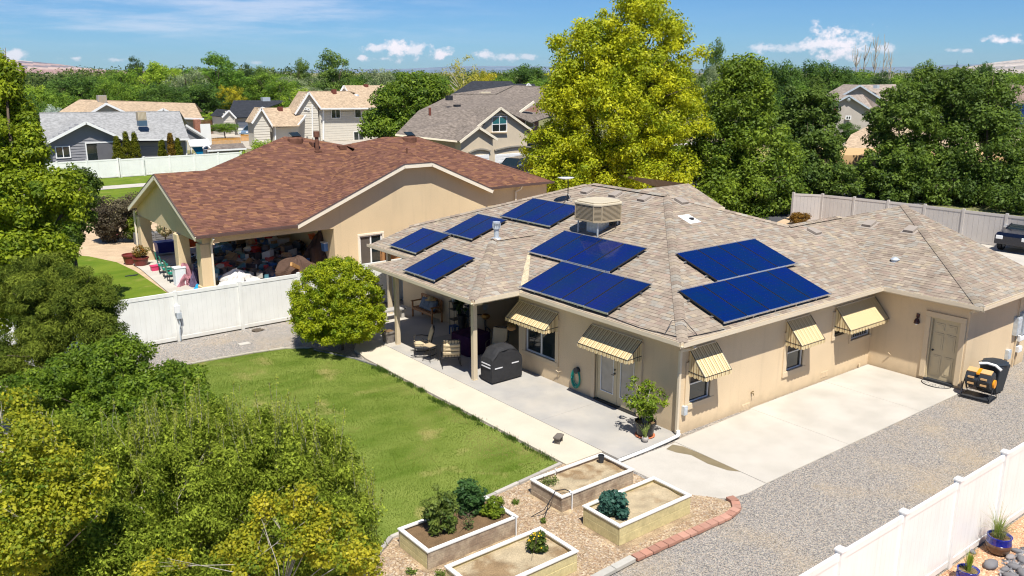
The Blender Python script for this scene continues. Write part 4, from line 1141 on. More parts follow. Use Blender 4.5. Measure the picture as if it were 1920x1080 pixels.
def plant(name, label, cat, ells, nleaf, size, ca, cb, nc=60, rc=.6, base=None, trunk=.15, group=None, mleaf='leaf', bark='bark', seed=None, nlimb=8, leafname='crown', trunkname='trunk', fill=(.35, .92), tone=(.5, .25), **kw):
    NT[0] += 1; rng = np.random.default_rng(seed or 100 + NT[0])
    if base is None:
        c = np.mean([e[0] for e in ells], 0); base = (c[0], c[1], -.08)
    t = thing(name, label, cat, base, group=group)
    cl = clumps_in(ells, nc, rc, rng, fill, tone)
    q, col = leafcloud(cl, nleaf, size, ca, cb, rng, **kw)
    q[:, :, 2] = np.maximum(q[:, :, 2], base[2] + .02)
    npmesh(leafname, q, q.shape[1], col, mleaf, parent=t, loc=base)
    if trunk:
        mb = MB(); limbs(mb, base, ells, rng, trunk, nlimb); build(trunkname, mb, bark, t, smooth=True)
    return t

YG1, YG2 = (.15, .20, .012), (.34, .33, .02)
# big golden green tree behind the house
E_ = px_ell
plant('maple_tree', 'very tall golden green tree rising behind the roof cooler', 'tree',
      [E_(1155, 215, 150, 150, 62, 1, 2.2), E_(1190, 90, 105, 105, 62, 1, 1.4), E_(1060, 285, 72, 62, 61), E_(1270, 240, 66, 110, 62), E_(1165, 325, 165, 46, 61), E_(1200, 20, 55, 50, 62), E_(1080, 175, 62, 60, 62), E_(1055, 345, 62, 26, 60), E_(1105, 105, 78, 62, 62, 1, 1.5), E_(1280, 110, 38, 50, 62), E_(1020, 270, 40, 30, 61), E_(1045, 325, 66, 40, 60.5), E_(1010, 300, 38, 28, 60.5), E_(1215, 338, 85, 26, 60), E_(1100, 320, 110, 55, 60.5)],
      175000, .21, (.19, .28, .012), (.60, .60, .02), nc=1100, rc=.58, trunk=.30, nlimb=14, tone=(.60, .24), seed=5, fill=(.45, .98), spread=(.3, 1.3))
plant('ash_tree', 'broad mid green tree right of the golden green one', 'tree', [E_(1388, 195, 62, 80, 63), E_(1415, 300, 82, 85, 62), E_(1385, 365, 80, 45, 60), E_(1345, 290, 50, 85, 62), E_(1450, 360, 50, 45, 60), E_(1395, 135, 35, 30, 63)],
      70000, .24, (.085, .15, .015), (.25, .34, .03), nc=620, rc=.6, trunk=.25, seed=6, fill=(.6, .98), spread=(.4, 1.2))
plant('ash_tree', 'dense dark green tree left of the pale grey gabled house', 'tree', [E_(1520, 215, 50, 65, 72), E_(1530, 300, 52, 70, 70), E_(1490, 250, 40, 90, 72), E_(1495, 330, 50, 50, 69), E_(1570, 340, 32, 35, 68)],
      46000, .26, (.065, .12, .022), (.17, .25, .035), nc=460, rc=.6, trunk=.25, seed=7, fill=(.6, .96), spread=(.4, 1.0))
plant('ash_tree', 'wide dark green tree hiding the tan roof at right', 'tree', [E_(1700, 230, 75, 75, 70), E_(1672, 325, 62, 62, 68), E_(1730, 330, 80, 62, 67), E_(1750, 180, 70, 55, 72), E_(1640, 362, 50, 24, 67), E_(1720, 364, 60, 22, 66)],
      66000, .25, (.070, .125, .020), (.20, .29, .035), nc=620, rc=.58, trunk=.3, seed=8, fill=(.6, .96), spread=(.4, 1.0))
plant('ash_tree', 'tall dark green tree at the right edge above the dark car', 'tree', [E_(1840, 200, 62, 68, 68), E_(1850, 290, 88, 85, 66), E_(1880, 345, 80, 40, 65), E_(1800, 350, 55, 45, 65), E_(1800, 170, 45, 40, 70), E_(1925, 330, 40, 70, 66), E_(1905, 372, 50, 34, 61)],
      66000, .25, (.065, .115, .020), (.18, .27, .035), nc=620, rc=.62, trunk=.3, seed=9, fill=(.6, .98), spread=(.4, 1.2))
# round bush at the patio corner
bb = P(642, 652)
plant('round_bush', 'clipped round yellow green bush beside the patio walk', 'bush', [E_(632, 562, 90, 76, (bb - CAM).dot(FH) + .3), E_(600, 590, 55, 50, (bb - CAM).dot(FH)), E_(670, 590, 52, 50, (bb - CAM).dot(FH)), E_(628, 600, 78, 40, (bb - CAM).dot(FH) - .3), E_(640, 520, 50, 38, (bb - CAM).dot(FH)+.5)],
      125000, .075, (.15, .24, .010), (.46, .50, .015), nc=1300, rc=.14, base=(bb.x, bb.y, -.07), trunk=.06, leafname='foliage', trunkname='stem', seed=10, tone=(.55, .25), fill=(.80, .98), spread=(.1, 1.3))
# left edge: large bright tree and what grows below it
plant('maple_tree', 'large bright green tree filling the left edge of the yard', 'tree', [E_(-15, 190, 68, 95, 24), E_(20, 290, 75, 80, 23), E_(45, 390, 100, 80, 22), E_(-10, 520, 120, 110, 21), E_(5, 125, 26, 38, 24), E_(115, 360, 48, 42, 22.5), E_(60, 470, 70, 60, 21.5)],
      85000, .115, (.10, .17, .010), (.36, .43, .02), nc=620, rc=.28, trunk=.16, seed=11, tone=(.55, .27), base=(-13.2, 8.6, -.07))
plant('evergreen_tree', 'dark green dense tree tucked between the bright tree and the purple bush', 'tree', [E_(125, 395, 48, 70, 34), E_(150, 350, 30, 40, 35), E_(110, 450, 45, 40, 33)], 26000, .13, (.04, .08, .010), (.16, .23, .02), nc=160, rc=.35, trunk=.12, seed=12)
plant('juniper_bush', 'dark shaggy evergreen shrub against the end of the cream fence', 'bush', [E_(115, 590, 95, 85, 19.5), E_(170, 560, 58, 68, 19.5), E_(195, 620, 38, 42, 19), E_(60, 530, 80, 60, 20), E_(40, 660, 80, 50, 18.5)],
      150000, .085, (.06, .095, .012), (.30, .36, .045), nc=420, rc=.22, aspect=.22, tri=True, trunk=.08, leafname='foliage', trunkname='stem', seed=13, mleaf='leafdull', tone=(.3, .25), hang=-1.2)
plant('green_shrub', 'dense glossy green shrub below the cream fence end', 'bush', [E_(180, 700, 110, 52, 16.6), E_(300, 735, 100, 55, 16.2), E_(370, 775, 58, 50, 15.6), E_(230, 770, 110, 70, 15.6), E_(80, 740, 90, 60, 16), E_(150, 830, 90, 60, 14.6), E_(240, 655, 50, 25, 17)],
      100000, .065, (.07, .135, .010), (.24, .34, .025), nc=600, rc=.18, trunk=.06, leafname='foliage', trunkname='stem', seed=14, tone=(.45, .25))
plant('willow_tree', 'big olive green fine leaved tree in the lower left foreground', 'tree', [E_(330, 905, 210, 120, 13.2), E_(520, 890, 130, 100, 13.4), E_(600, 960, 92, 120, 13), E_(250, 1010, 230, 110, 12.2), E_(470, 1030, 200, 90, 12.2), E_(420, 830, 130, 62, 13.8), E_(600, 870, 70, 60, 13.6), E_(330, 1060, 330, 60, 11.9), E_(130, 900, 90, 120, 13), E_(100, 1040, 120, 60, 12), E_(640, 1010, 70, 95, 12.8), E_(160, 1020, 130, 95, 12.6, 1, 2), E_(70, 1040, 130, 80, 12.4, 1, 1.5), E_(120, 880, 120, 90, 13.6), E_(175, 1045, 110, 75, 11.2, 1, 2.2)],
      480000, .056, (.095, .145, .010), (.40, .48, .055), nc=1500, rc=.18, aspect=.48, tri=True, trunk=.03, cvar=.38, bark='bark_pale', seed=15, mleaf='leafdull', tone=(.45, .25), hang=-1.5, upb=.3, fill=(.72, .99), spread=(.1, 1.6), nlimb=34)
plant('redbud_tree', 'yellowing broad leaved tree at the bottom left corner', 'tree', [E_(45, 880, 105, 85, 10.6), E_(110, 960, 80, 62, 10.4), E_(20, 1010, 90, 80, 10), E_(160, 900, 42, 36, 10.8), E_(20, 760, 32, 30, 11.4), E_(70, 790, 30, 25, 11.2)],
      26000, .050, (.13, .21, .015), (.50, .48, .03), nc=260, rc=.16, aspect=.8, trunk=.03, bark='bark_pale', seed=16, tone=(.55, .3), nlimb=22, fill=(.2, 1.0))
plant('redbud_tree', 'yellowing sprigs reaching up at the bottom beside the mulch', 'tree', [E_(460, 1045, 60, 45, 10.6), E_(590, 1000, 62, 55, 10.6), E_(560, 940, 30, 40, 10.8), E_(680, 1050, 42, 40, 10.2), E_(300, 1060, 60, 24, 10.3), E_(495, 960, 18, 50, 10.9), E_(650, 985, 30, 20, 10.6)],
      14000, .046, (.15, .22, .015), (.55, .49, .03), nc=170, rc=.13, aspect=.8, trunk=.022, bark='bark_pale', seed=17, tone=(.6, .3), nlimb=16, fill=(.2, 1.0), base=(-13.2, -3.6, -.05))
# neighbour's bushes
def gb(x, y): p = P(x, y); return (p - CAM).dot(FH), (p.x, p.y, -.07)
D_, b0_ = gb(215, 452)
plant('smoke_bush', 'dark purple brown bush beside the curved gravel border', 'bush', [E_(213, 405, 40, 46, D_), E_(190, 415, 25, 36, D_), E_(240, 390, 26, 26, D_ + .5)], 15000, .13, (.06, .045, .035), (.22, .19, .11), nc=150, rc=.32, base=b0_, trunk=.06, leafname='foliage', trunkname='stem', seed=18, mleaf='leafdull', fill=(.3, 1.0))
D_, b0_ = gb(258, 450)
plant('green_shrub', 'light green bush with red flowers left of the carport posts', 'bush', [E_(256, 425, 24, 24, D_)], 8000, .12, (.06, .12, .012), (.24, .30, .02), nc=60, rc=.28, base=b0_, trunk=.05, leafname='foliage', trunkname='stem', seed=19)
# little conifers behind the far fence
def conifer(label, x, yt, yb, hw, ca, cb, seed):
    p = P(x, yb + 14); s = (p - CAM).dot(FW) / F_PX
    p = Vector((PY(x, 300, 73.6).x, 73.6, 0)); rng = np.random.default_rng(seed); h = zheight(p, x, yt)
    t = thing('conifer_shrub', label, 'shrub', (p.x, p.y, -.08), group='upright conifers along the far fence')
    s = (p - CAM).dot(FW) / F_PX; R0 = hw * s
    cl = []
    for i in range(90):
        f = rng.random() ** .9; rr = R0 * (1 - f ** 1.6) * .8 + .05; a = rng.uniform(0, 6.28)
        cl.append([p.x + rr * .8 * math.cos(a), p.y + rr * .8 * math.sin(a), .2 + f * (h - .4), .22, .22, .32, rng.uniform(.2, .9)])
    q, col = leafcloud(np.array(cl), 7000, .16, ca, cb, rng, aspect=.4)
    npmesh('foliage', q, 4, col, 'leafdull', parent=t, loc=(p.x, p.y, -.08))
    mb = MB(); mb.tube([(p.x, p.y, -.08), (p.x, p.y, h * .7)], .06); build('trunk', mb, 'bark', t)
def zheight(p, x, y):
    d = ray(x, y); t = (Vector((p.x, p.y, 0)) - Vector((CAM.x, CAM.y, 0))).dot(FH) / d.dot(FH); return CAM.z + d.z * t
cc1, cc2 = (.06, .085, .008), (.22, .22, .015)
conifer('leftmost of three upright conifers before the sliding door', 222, 255, 298, 13, cc1, cc2, 31)
conifer('middle of three upright conifers before the sliding door', 240, 247, 297, 12, cc1, cc2, 32)
conifer('rightmost of three upright conifers before the sliding door', 256, 247, 297, 12, cc1, cc2, 33)
conifer('small leaning conifer left in the pair right of the trio', 306, 262, 293, 11, cc1, cc2, 34)
conifer('brown tinged taller conifer in the right pair', 323, 250, 292, 9, (.14, .08, .02), (.26, .17, .02), 35)
conifer('green conifer at the right end of the far fence row', 336, 258, 294, 11, cc1, cc2, 36)

# ---- tree line: each tree its own thing with its own crown; kinds share leaf meshes
KINDS = {}
def kind_mesh(k, seed, ca, cb, shape, nleaf, nc, size=.055, tone=(.5, .28), spread=(.5, 1.05)):
    rng = np.random.default_rng(seed)
    if shape == 'round': el = [((0, 0, 0), (.78, .78, .8)), ((.25, .1, .25), (.5, .5, .5)), ((-.3, -.1, .2), (.45, .45, .5)), ((.3, -.2, -.3), (.5, .5, .4)), ((-.25, .2, -.35), (.5, .5, .4))]
    elif shape == 'tall': el = [((0, 0, .1), (.55, .55, .85)), ((.2, 0, -.3), (.6, .6, .5)), ((-.25, 0, -.2), (.5, .5, .55)), ((.05, 0, .65), (.28, .28, .33))]
    elif shape == 'spire': el = [((0, 0, -.45), (.7, .7, .5)), ((0, 0, 0), (.5, .5, .5)), ((0, 0, .5), (.26, .26, .45))]
    elif shape == 'multi': el = [((-.45, 0, .15), (.38, .4, .7)), ((.1, 0, .35), (.38, .4, .62)), ((.5, 0, 0), (.38, .4, .65)), ((0, 0, -.4), (.8, .7, .5))]
    cl = clumps_in(el, nc, .15, rng, (.4, .98), tone)
    q, col = leafcloud(cl, nleaf, size, tuple(v * 2.1 for v in ca), tuple(v * 2.1 for v in cb), rng, spread=spread, tri=True)
    o = npmesh('crown', q, 3, col, 'leafdull' if k != 'x' else 'leaf')
    me = o.data; bpy.data.objects.remove(o)
    mb = MB(); mb.tube([(0, 0, -1), (.03, 0, -.3), (0, .02, .4)], .035, 6, r2=.01)
    for i in range(7):
        a = rng.uniform(0, 6.28); mb.tube([(0, 0, rng.uniform(-.6, .1)), (.45 * math.cos(a), .45 * math.sin(a), rng.uniform(0, .6))], .014, 4, r2=.004)
    KINDS[k] = (me, mb)
kind_mesh('dark', 41, (.026, .055, .014), (.075, .125, .022), 'round', 16000, 190)
kind_mesh('green', 42, (.045, .09, .014), (.13, .19, .022), 'round', 16000, 190)
kind_mesh('bright', 43, (.075, .13, .014), (.20, .26, .025), 'round', 12000, 120)
kind_mesh('tall', 44, (.04, .075, .018), (.11, .155, .03), 'tall', 12000, 130)
kind_mesh('multi', 45, (.04, .085, .014), (.10, .17, .022), 'multi', 12000, 120)
kind_mesh('grey', 46, (.075, .10, .05), (.19, .22, .11), 'round', 10000, 110, .05)
kind_mesh('sparse', 47, (.12, .13, .03), (.28, .25, .05), 'multi', 4200, 80, .05, spread=(.3, 1.1))
kind_mesh('spire', 48, (.022, .045, .016), (.055, .085, .028), 'spire', 11000, 120, .05)
kind_mesh('yellow', 49, (.12, .13, .014), (.33, .28, .02), 'round', 9000, 90)
kind_mesh('silver', 50, (.16, .20, .16), (.34, .38, .32), 'round', 8000, 90, .05)
WORDS = {'dark': 'dark green', 'green': 'mid green', 'bright': 'light green', 'tall': 'tall olive', 'multi': 'many topped green', 'grey': 'grey green', 'sparse': 'thin pale', 'spire': 'pointed dark', 'yellow': 'yellowing', 'silver': 'silver leaved'}
TREEM = {}
def far_tree(kind, x, yt, hw, D, label, yb=None, rz=0, ztrunk=True, name='tree'):
    top = PD(x, yt, D); s = (top - CAM).dot(FW) / F_PX; rx = hw * s * 1.75
    if yb is None: zb = 0.6 if hw > 8 else .2
    else: zb = max(.1, PD(x, yb, D).z)
    h = max(1.0, top.z - zb); zc = zb + h / 2
    t = thing(name, label, 'tree', (top.x, top.y, -.08), group='trees of the neighbourhood')
    me, mb = KINDS[kind]
    c = bpy.data.objects.new('crown', me); COL.objects.link(c); c.parent = t; c.location = (0, 0, zc + .08); c.scale = (rx, rx, h / 2 * 1.05); c.rotation_euler = (0, 0, rz)
    if kind not in TREEM: TREEM[kind] = rawmesh('trunk', mb.v, mb.f, M['bark_pale' if kind == 'sparse' else 'bark'], None, True)
    k = bpy.data.objects.new('trunk', TREEM[kind]); COL.objects.link(k); k.parent = t; k.location = (0, 0, zc + .0); k.scale = (rx, rx, zc + .0 if zc > h / 2 else h / 2); k.rotation_euler = (0, 0, rz)
    return t
LINE = [  # kind, x, crown top row, half width, distance, where
 ('bright', 60, 150, 30, 120, 'behind the top of the large left tree'),
 ('dark', 30, 165, 40, 90, 'at the far left edge behind the bright tree'),
 ('dark', 135, 132, 48, 150, 'broad one under the red hills'),
 ('green', 195, 128, 32, 165, 'right of the broad one under the red hills'),
 ('spire', 250, 101, 28, 230, 'with flat top standing above the others left of centre'),
 ('green', 225, 120, 30, 175, 'below the flat topped one'),
 ('bright', 290, 106, 42, 170, 'lighter crown right of the flat topped one'),
 ('grey', 345, 112, 32, 165, 'half dry crown in the middle of the left group'),
 ('green', 262, 150, 40, 155, 'low in front, above the tan roofs at left'),
 ('multi', 400, 98, 42, 190, 'with several pointed tops'),
 ('dark', 375, 150, 42, 160, 'low, above the right end of the tan roofs'),
 ('yellow', 432, 150, 20, 160, 'small one left of the black roofed garage'),
 ('spire', 462, 114, 24, 210, 'slender, left of the black roof'),
 ('tall', 440, 150, 40, 200, 'behind the black roof at its left end'),
 ('green', 505, 126, 36, 200, 'behind the black roof'),
 ('grey', 545, 128, 28, 190, 'behind the gap between black roof and beige house'),
 ('tall', 568, 109, 22, 230, 'tall one with rounded top left of centre'),
 ('tall', 622, 92, 38, 175, 'biggest cone shaped one above the beige house'),
 ('grey', 585, 150, 36, 160, 'low one touching the beige house roof'),
 ('dark', 680, 134, 28, 230, 'low one right of the cone shaped tree'),
 ('grey', 712, 111, 26, 190, 'rounded one above the leafy street tree'),
 ('dark', 775, 140, 34, 170, 'behind the leafy street tree'),
 ('green', 820, 132, 30, 220, 'between the street tree and the white trunked one'),
 ('sparse', 868, 101, 34, 150, 'with white trunk showing through'),
 ('yellow', 905, 118, 24, 170, 'right of the white trunked one'),
 ('green', 935, 135, 30, 200, 'above the black roof ridge'),
 ('dark', 985, 113, 36, 210, 'round one left of the golden tree'),
 ('green', 1010, 140, 34, 190, 'just left of the golden tree'),
 ('tall', 1340, 72, 26, 130, 'pale topped one right of the golden tree'),
 ('grey', 1352, 92, 26, 120, 'below the pale topped one'),
 ('dark', 1458, 102, 42, 130, 'round crown right of the mid green tree'),
 ('dark', 1425, 140, 30, 120, 'in the notch behind the mid green tree'),
 ('dark', 1540, 102, 40, 150, 'round crown left of the bare poplars'),
 ('dark', 1588, 118, 34, 150, 'in front of the bare poplars at left'),
 ('green', 1510, 150, 40, 120, 'low one left of the grey gables'),
 ('spire', 1655, 128, 36, 160, 'right of the bare poplars'),
 ('dark', 1610, 135, 30, 140, 'just behind the grey gabled roof'),
 ('green', 1690, 132, 34, 170, 'between bare poplars and the wide dark tree'),
 ('tall', 1735, 112, 28, 170, 'olive crown above the wide dark tree'),
 ('green', 1765, 122, 30, 150, 'behind the two dark trees'),
 ('dark', 1848, 110, 15, 260, 'small round one near the blue hills'),
 ('spire', 1797, 108, 7, 120, 'thin spike above the right dark tree'),
 ('green', 1900, 128, 30, 240, 'in the distance at the right edge'),
 ('grey', 1870, 140, 36, 200, 'pale one above the brown roof at right'),
 ('yellow', 1890, 155, 30, 170, 'yellowish low one above the brown roof'),
 ('silver', 1880, 152, 7, 150, 'tiny one above the brown roof'),
 ('silver', 1905, 155, 9, 150, 'small pale one at the right edge'),
 ('green', 165, 136, 34, 180, 'just right of the red hills at their foot'),
 ('green', 205, 138, 26, 140, 'rounded one between the red hills and the lighter crown'),
 ('bright', 320, 118, 30, 185, 'yellowish crown touching the half dry one'),
 ('green', 372, 118, 30, 205, 'filling the gap left of the many topped one'),
 ('multi', 425, 108, 26, 200, 'narrow companion right of the many topped one'),
 ('tall', 480, 124, 30, 230, 'olive one right of the slender dark one'),
 ('green', 530, 138, 30, 170, 'low one right behind the black roof end'),
 ('grey', 600, 128, 28, 200, 'left shoulder of the big cone shaped one'),
 ('green', 655, 140, 26, 190, 'right shoulder of the big cone shaped one'),
 ('dark', 300, 148, 36, 150, 'in deep green right above the tan ridge'),
 ('green', 100, 158, 34, 120, 'directly above the blue grey shrub tree'),
 ('bright', 560, 158, 24, 145, 'light one beside the beige house gable'),
 ('dark', 735, 128, 26, 200, 'dark one left above the leafy street tree'),
 ('green', 1480, 128, 30, 140, 'between the two round crowns right of centre'),
 ('green', 1620, 120, 28, 175, 'at the foot of the tallest bare poplar'),
 ('silver', 95, 188, 20, 105, 'blue grey one left of the tan roofs'),
 ('bright', 488, 252, 28, 66, 'bushy one peeping over the brown roof'),
 ('bright', 398, 208, 22, 150, 'small one beside the black garage'),
 ('green', 420, 228, 20, 130, 'low shrub like one left of the black garage'),
 ('yellow', 290, 195, 34, 140, 'low lime one behind the tan roofs'),
 ('dark', 1590, 225, 19, 110, 'shrub in front of the grey gable wall'),
]
for i, (k, x, yt, hw, D, w) in enumerate(LINE):
    far_tree(k, x, yt, hw, D, WORDS[k] + ' tree ' + w, rz=i * 1.3)
# leafy street tree between the two big houses
plant('locust_tree', 'leafy green street tree between the beige and the brown roofed houses', 'tree', [E_(755, 195, 58, 50, 112), E_(805, 180, 36, 38, 113), E_(705, 225, 32, 34, 111), E_(745, 240, 44, 28, 110), E_(780, 155, 42, 20, 113)],
      30000, .38, (.07, .14, .015), (.26, .36, .03), nc=220, rc=.95, trunk=.35, seed=61)
# bare poplars
rng = np.random.default_rng(77)
for i, x in enumerate((1598, 1612, 1632, 1648, 1662)):
    p = PD(x, 200, 185); h = PD(x, (92, 84, 70, 78, 98)[i], 185).z
    mb = MB()
    mb.tube([(p.x, p.y, -.1), (p.x + .2, p.y, h * .5), (p.x, p.y, h)], .22, 6, r2=.05)
    for k in range(26):
        z = h * rng.uniform(.25, .9); a = rng.uniform(0, 6.28); l = rng.uniform(.5, 1.9)
        mb.tube([(p.x, p.y, z), (p.x + l * .4 * math.cos(a), p.y + l * .4 * math.sin(a), z + l * .8), (p.x + l * .6 * math.cos(a), p.y + l * .6 * math.sin(a), z + l * 1.9)], .07, 4, r2=.03)
    build_at('bare_tree', mb, 'bark_pale', (p.x, p.y, -.1), label=('leftmost bare poplar of the leafless group under the cloud', 'second bare poplar from the left under the cloud', 'tallest bare poplar in the middle of the group', 'bare poplar just right of the tallest one', 'rightmost and shortest bare poplar of the group')[i], cat='tree', group='leafless poplars')
# a wood that reads as one mass beyond
rng = np.random.default_rng(5); cl = []
for i in range(900):
    x = rng.uniform(-150, 2070); D = rng.uniform(240, 460); p = PD(x, 300, D); hgt = rng.uniform(6.5, 10.4) + (1.2 if 150 < x < 560 else 0)
    s = rng.uniform(3.5, 6); cl.append([p.x, p.y, hgt - s * .6, s, s, s * .75, rng.random()])
    cl.append([p.x + rng.normal() * 3, p.y + rng.normal() * 3, hgt * .35, s, s, s * .8, rng.random()])
q, col = leafcloud(np.array(cl), 220000, 1.0, (.05, .09, .025), (.18, .23, .05), rng, tri=True)
npmesh('distant_wood', q, 3, col, 'leafdull', label='mass of distant trees under the horizon', cat='wood', kind='stuff')

# upright whips standing out of the olive tree
rng = np.random.default_rng(99); wt = [o for o in bpy.data.objects if o.name == 'willow_tree'][0]
mb = MB(); cl = []
for i in range(260):
    x = rng.uniform(150, 715); y = np.interp(x, [150, 330, 520, 640, 700, 715], [880, 790, 800, 850, 930, 1000]) + rng.uniform(-10, 150); D = rng.uniform(12.6, 14.2)
    p = PD(x, y, D); l = rng.uniform(.35, .85); q = p + V(rng.normal() * .08, rng.normal() * .08, l)
    mb.tube([p, q], .004, 3, r2=.002)
    for k in range(5): c = p.lerp(q, .15 + k * .19); cl.append([c.x, c.y, c.z, .035, .035, .09, rng.uniform(.2, 1)])
build('twigs', mb, 'bark_pale', wt)
q, col = leafcloud(np.array(cl), 26000, .042, (.12, .16, .015), (.44, .48, .08), rng, aspect=.4, tri=True, hang=1.5); npmesh('twig_leaves', q, 3, col, 'leafdull', parent=wt, loc=wloc(wt))
# ------------------------------------------------------------------ neighbour's stucco house with the brown roof
NB = thing('brown_roofed_house', 'stucco house with brown shingle roof and a cluttered open patio', 'house', (-5.0, 22.9, 0))
BP = [srgb(*c) for c in ((146, 98, 80), (136, 90, 74), (150, 102, 80), (128, 84, 70), (162, 112, 82), (140, 94, 78), (132, 88, 74), (154, 106, 84), (168, 118, 86))]
BP = [(a * .54 + .012, b * .55 + .012, c * .56 + .010) for a, b, c in BP]
M['tab_brown'] = mat('brown_shingle', attr=True, rough=.95, spec=.1, var=.08, vscale=1.0, fine=.12, fscale=40)
M['deck_brown'] = mat('brown_underlay', (.155, .075, .050), .95, .1, var=.1, vscale=2, fine=.2, fscale=6)
RB = Roof(NB, '', 'deck_brown', 'tab_brown', BP, expo=.135, wr=(.12, .42), thick=.012, seed=9)
mb5 = .417; Y0 = 22.5
n1 = Vector((0, -mb5, 1)); d1 = EZ - mb5 * Y0; n2 = n1; d2 = 3.5 - mb5 * Y0
s1 = [PP(x, y, n1, d1) for x, y in ((293, 325), (383, 322), (533, 256), (567, 258), (645, 272))]
s2 = [PP(x, y, n1, d1) for x, y in ((645, 272), (720, 257), (783, 256), (875, 290), (1035, 341))]
n2, d2 = n1, d1
apex = Vector((5.88, 23.3, 5.62))
RB.plane((0, Y0), (0, 1), mb5, EZ, [[(-5.5, Y0), (s1[1].x, Y0), (s1[1].x, s1[1].y), (s1[0].x, s1[0].y)][:4] and [(-5.5, Y0), (-3.1, Y0), (-3.1, 27.75), (-5.5, 27.75)],
         [(-3.1, Y0), (-.84, Y0), (5.5, 28.2), (s1[4].x, s1[4].y), (s1[3].x, s1[3].y), (s1[2].x, s1[2].y), (-3.1, 27.75)]])
YR = 23.95; ZR = EZ + mb5 * (YR - Y0)
RB.plane((0, YR), (0, 1), mb5, ZR, [[(10.2, YR), (15.95, YR), (s2[3].x, s2[3].y), (s2[2].x, s2[2].y), (s2[1].x, s2[1].y), (s2[0].x, s2[0].y)]])
RB.plane((-.84, 0), (1, 0), .412, EZ, [[(-.84, Y0), (4.98, Y0), (5.85, 23.4), (5.85, 29.1)]])
RB.plane((10.45, 0), (-1, 0), .445, 3.5, [[(10.45, Y0), (6.6, Y0), (5.85, 23.4), (5.85, 29.1), (10.45, 24.15)][::-1]])
RB.plane((0, Y0), (0, 1), .417, 5.2, [[(4.98, Y0), (6.62, Y0), (5.9, 23.6)]])
RB.deck.face([(-5.5, 27.75, 4.97), (-3.1, 27.75, 4.97), (2.4, 30.8, 6.2), (6, 33.2, 2.75), (-5.5, 33.2, 2.75)])
RB.deck.face([tuple(s1[2]), tuple(s1[3]), tuple(s1[4]), (9, 37, 2.8), (3, 37, 2.8)])
RB.deck.face([tuple(s2[0]), tuple(s2[1]), tuple(s2[2]), tuple(s2[3]), (15.95, YR, ZR), (19, 36, 2.8), (8, 38, 2.8)])
RB.finish(300)
build('gutter', MB().bar((-5.5, 22.44, 2.74), (-.84, 22.44, 2.74), .11, .12), mat('brown_gutter', (.10, .06, .05), .5, .4), NB)
build('gutter', MB().bar((10.6, YR - .06, ZR - .06), (16.0, YR - .06, ZR - .06), .11, .12), 'brown_gutter' if 'brown_gutter' in M else MATS['brown_gutter'], NB)
for q in ([(-.84, 22.46, 2.70), (4.98, 22.46, 5.10)], [(4.98, 22.46, 5.10), (6.62, 22.46, 5.10)], [(6.62, 22.46, 5.10), (10.45, 22.46, 3.40)], [(-5.52, 22.46, 2.66), (-5.52, 27.75, 4.86)], [(-5.52, 27.75, 4.86), (-5.52, 33.1, 2.66)]):
    build('fascia_board', MB().bar(*q, .04, .20), 'fascia_light', NB)
    build('drip_edge', MB().bar(tuple(Vector(q[0]) + V(0, -.01, .12)), tuple(Vector(q[1]) + V(0, -.01, .12)), .06, .035), MATS['brown_gutter'], NB)
mb = MB()
mb.face([(-5.5, 22.5, 2.68), (-5.5, 27.75, 4.88), (-5.1, 27.75, 4.88), (-5.1, 22.5, 2.68)]); mb.face([(-5.5, 27.75, 4.88), (-5.5, 33.1, 2.68), (-5.1, 33.1, 2.68), (-5.1, 27.75, 4.88)])
mb.face([(-.84, 22.5, 2.68), (4.98, 22.5, 5.08), (4.98, 22.9, 5.08), (-.84, 22.9, 2.68)][::-1]); mb.face([(4.98, 22.5, 5.08), (6.62, 22.5, 5.08), (6.62, 22.9, 5.08), (4.98, 22.9, 5.08)][::-1]); mb.face([(6.62, 22.5, 5.08), (10.45, 22.5, 3.38), (10.45, 22.9, 3.38), (6.62, 22.9, 5.08)][::-1]); mb.face([(10.45, YR, ZR - .12), (16, YR, ZR - .12), (16, YR + .4, ZR - .12), (10.45, YR + .4, ZR - .12)][::-1])
build('soffit', mb, 'soffit', NB)
mb = MB(); yw = 22.9
wall(mb, (10.4, YR + .38, -.1), (1, 0, 0), 5.4, 0, ZR, [], (0, 1, 0)); mb.face([(10.4, yw, -.1), (10.4, YR + .38, -.1), (10.4, YR + .38, 3.5), (10.4, yw, 3.4)])
wall(mb, (1.2, yw, -.1), (1, 0, 0), 9.2, 0, 2.86, [(1.35, 2.62, .36, 1.9)], (0, 1, 0))
mb.face([(1.2, yw, 2.76), (10.4, yw, 2.76), (10.4, yw, 3.42), (6.62, yw, 5.12), (4.98, yw, 5.12), (1.2, yw, 3.52)])
mb.face([(-5.1, yw, 2.33), (1.2, yw, 2.33), (1.2, yw, 3.52), (-.84, yw, 2.76), (-5.1, yw, 2.70)])
mb.face([(-5.1, yw, 2.33), (-5.1, yw + .4, 2.33), (1.2, yw + .4, 2.33), (1.2, yw, 2.33)]); mb.face([(-5.1, yw + .4, 2.33), (-5.1, yw + .4, 2.7), (1.2, yw + .4, 2.7), (1.2, yw + .4, 2.33)][::-1])
mb.face([(-5.1, 33.0, 2.33), (-5.1, yw, 2.33), (-5.1, yw, 2.75), (-5.1, 27.75, 4.88), (-5.1, 33.0, 2.72)])
mb.face([(-4.7, 33.0, 2.33), (-4.7, yw + .4, 2.33), (-4.7, yw + .4, 2.75), (-4.7, 27.75, 4.88), (-4.7, 33.0, 2.72)][::-1])
mb.face([(-5.1, yw, 2.33), (-5.1, 33, 2.33), (-4.7, 33, 2.33), (-4.7, yw, 2.33)][::-1])
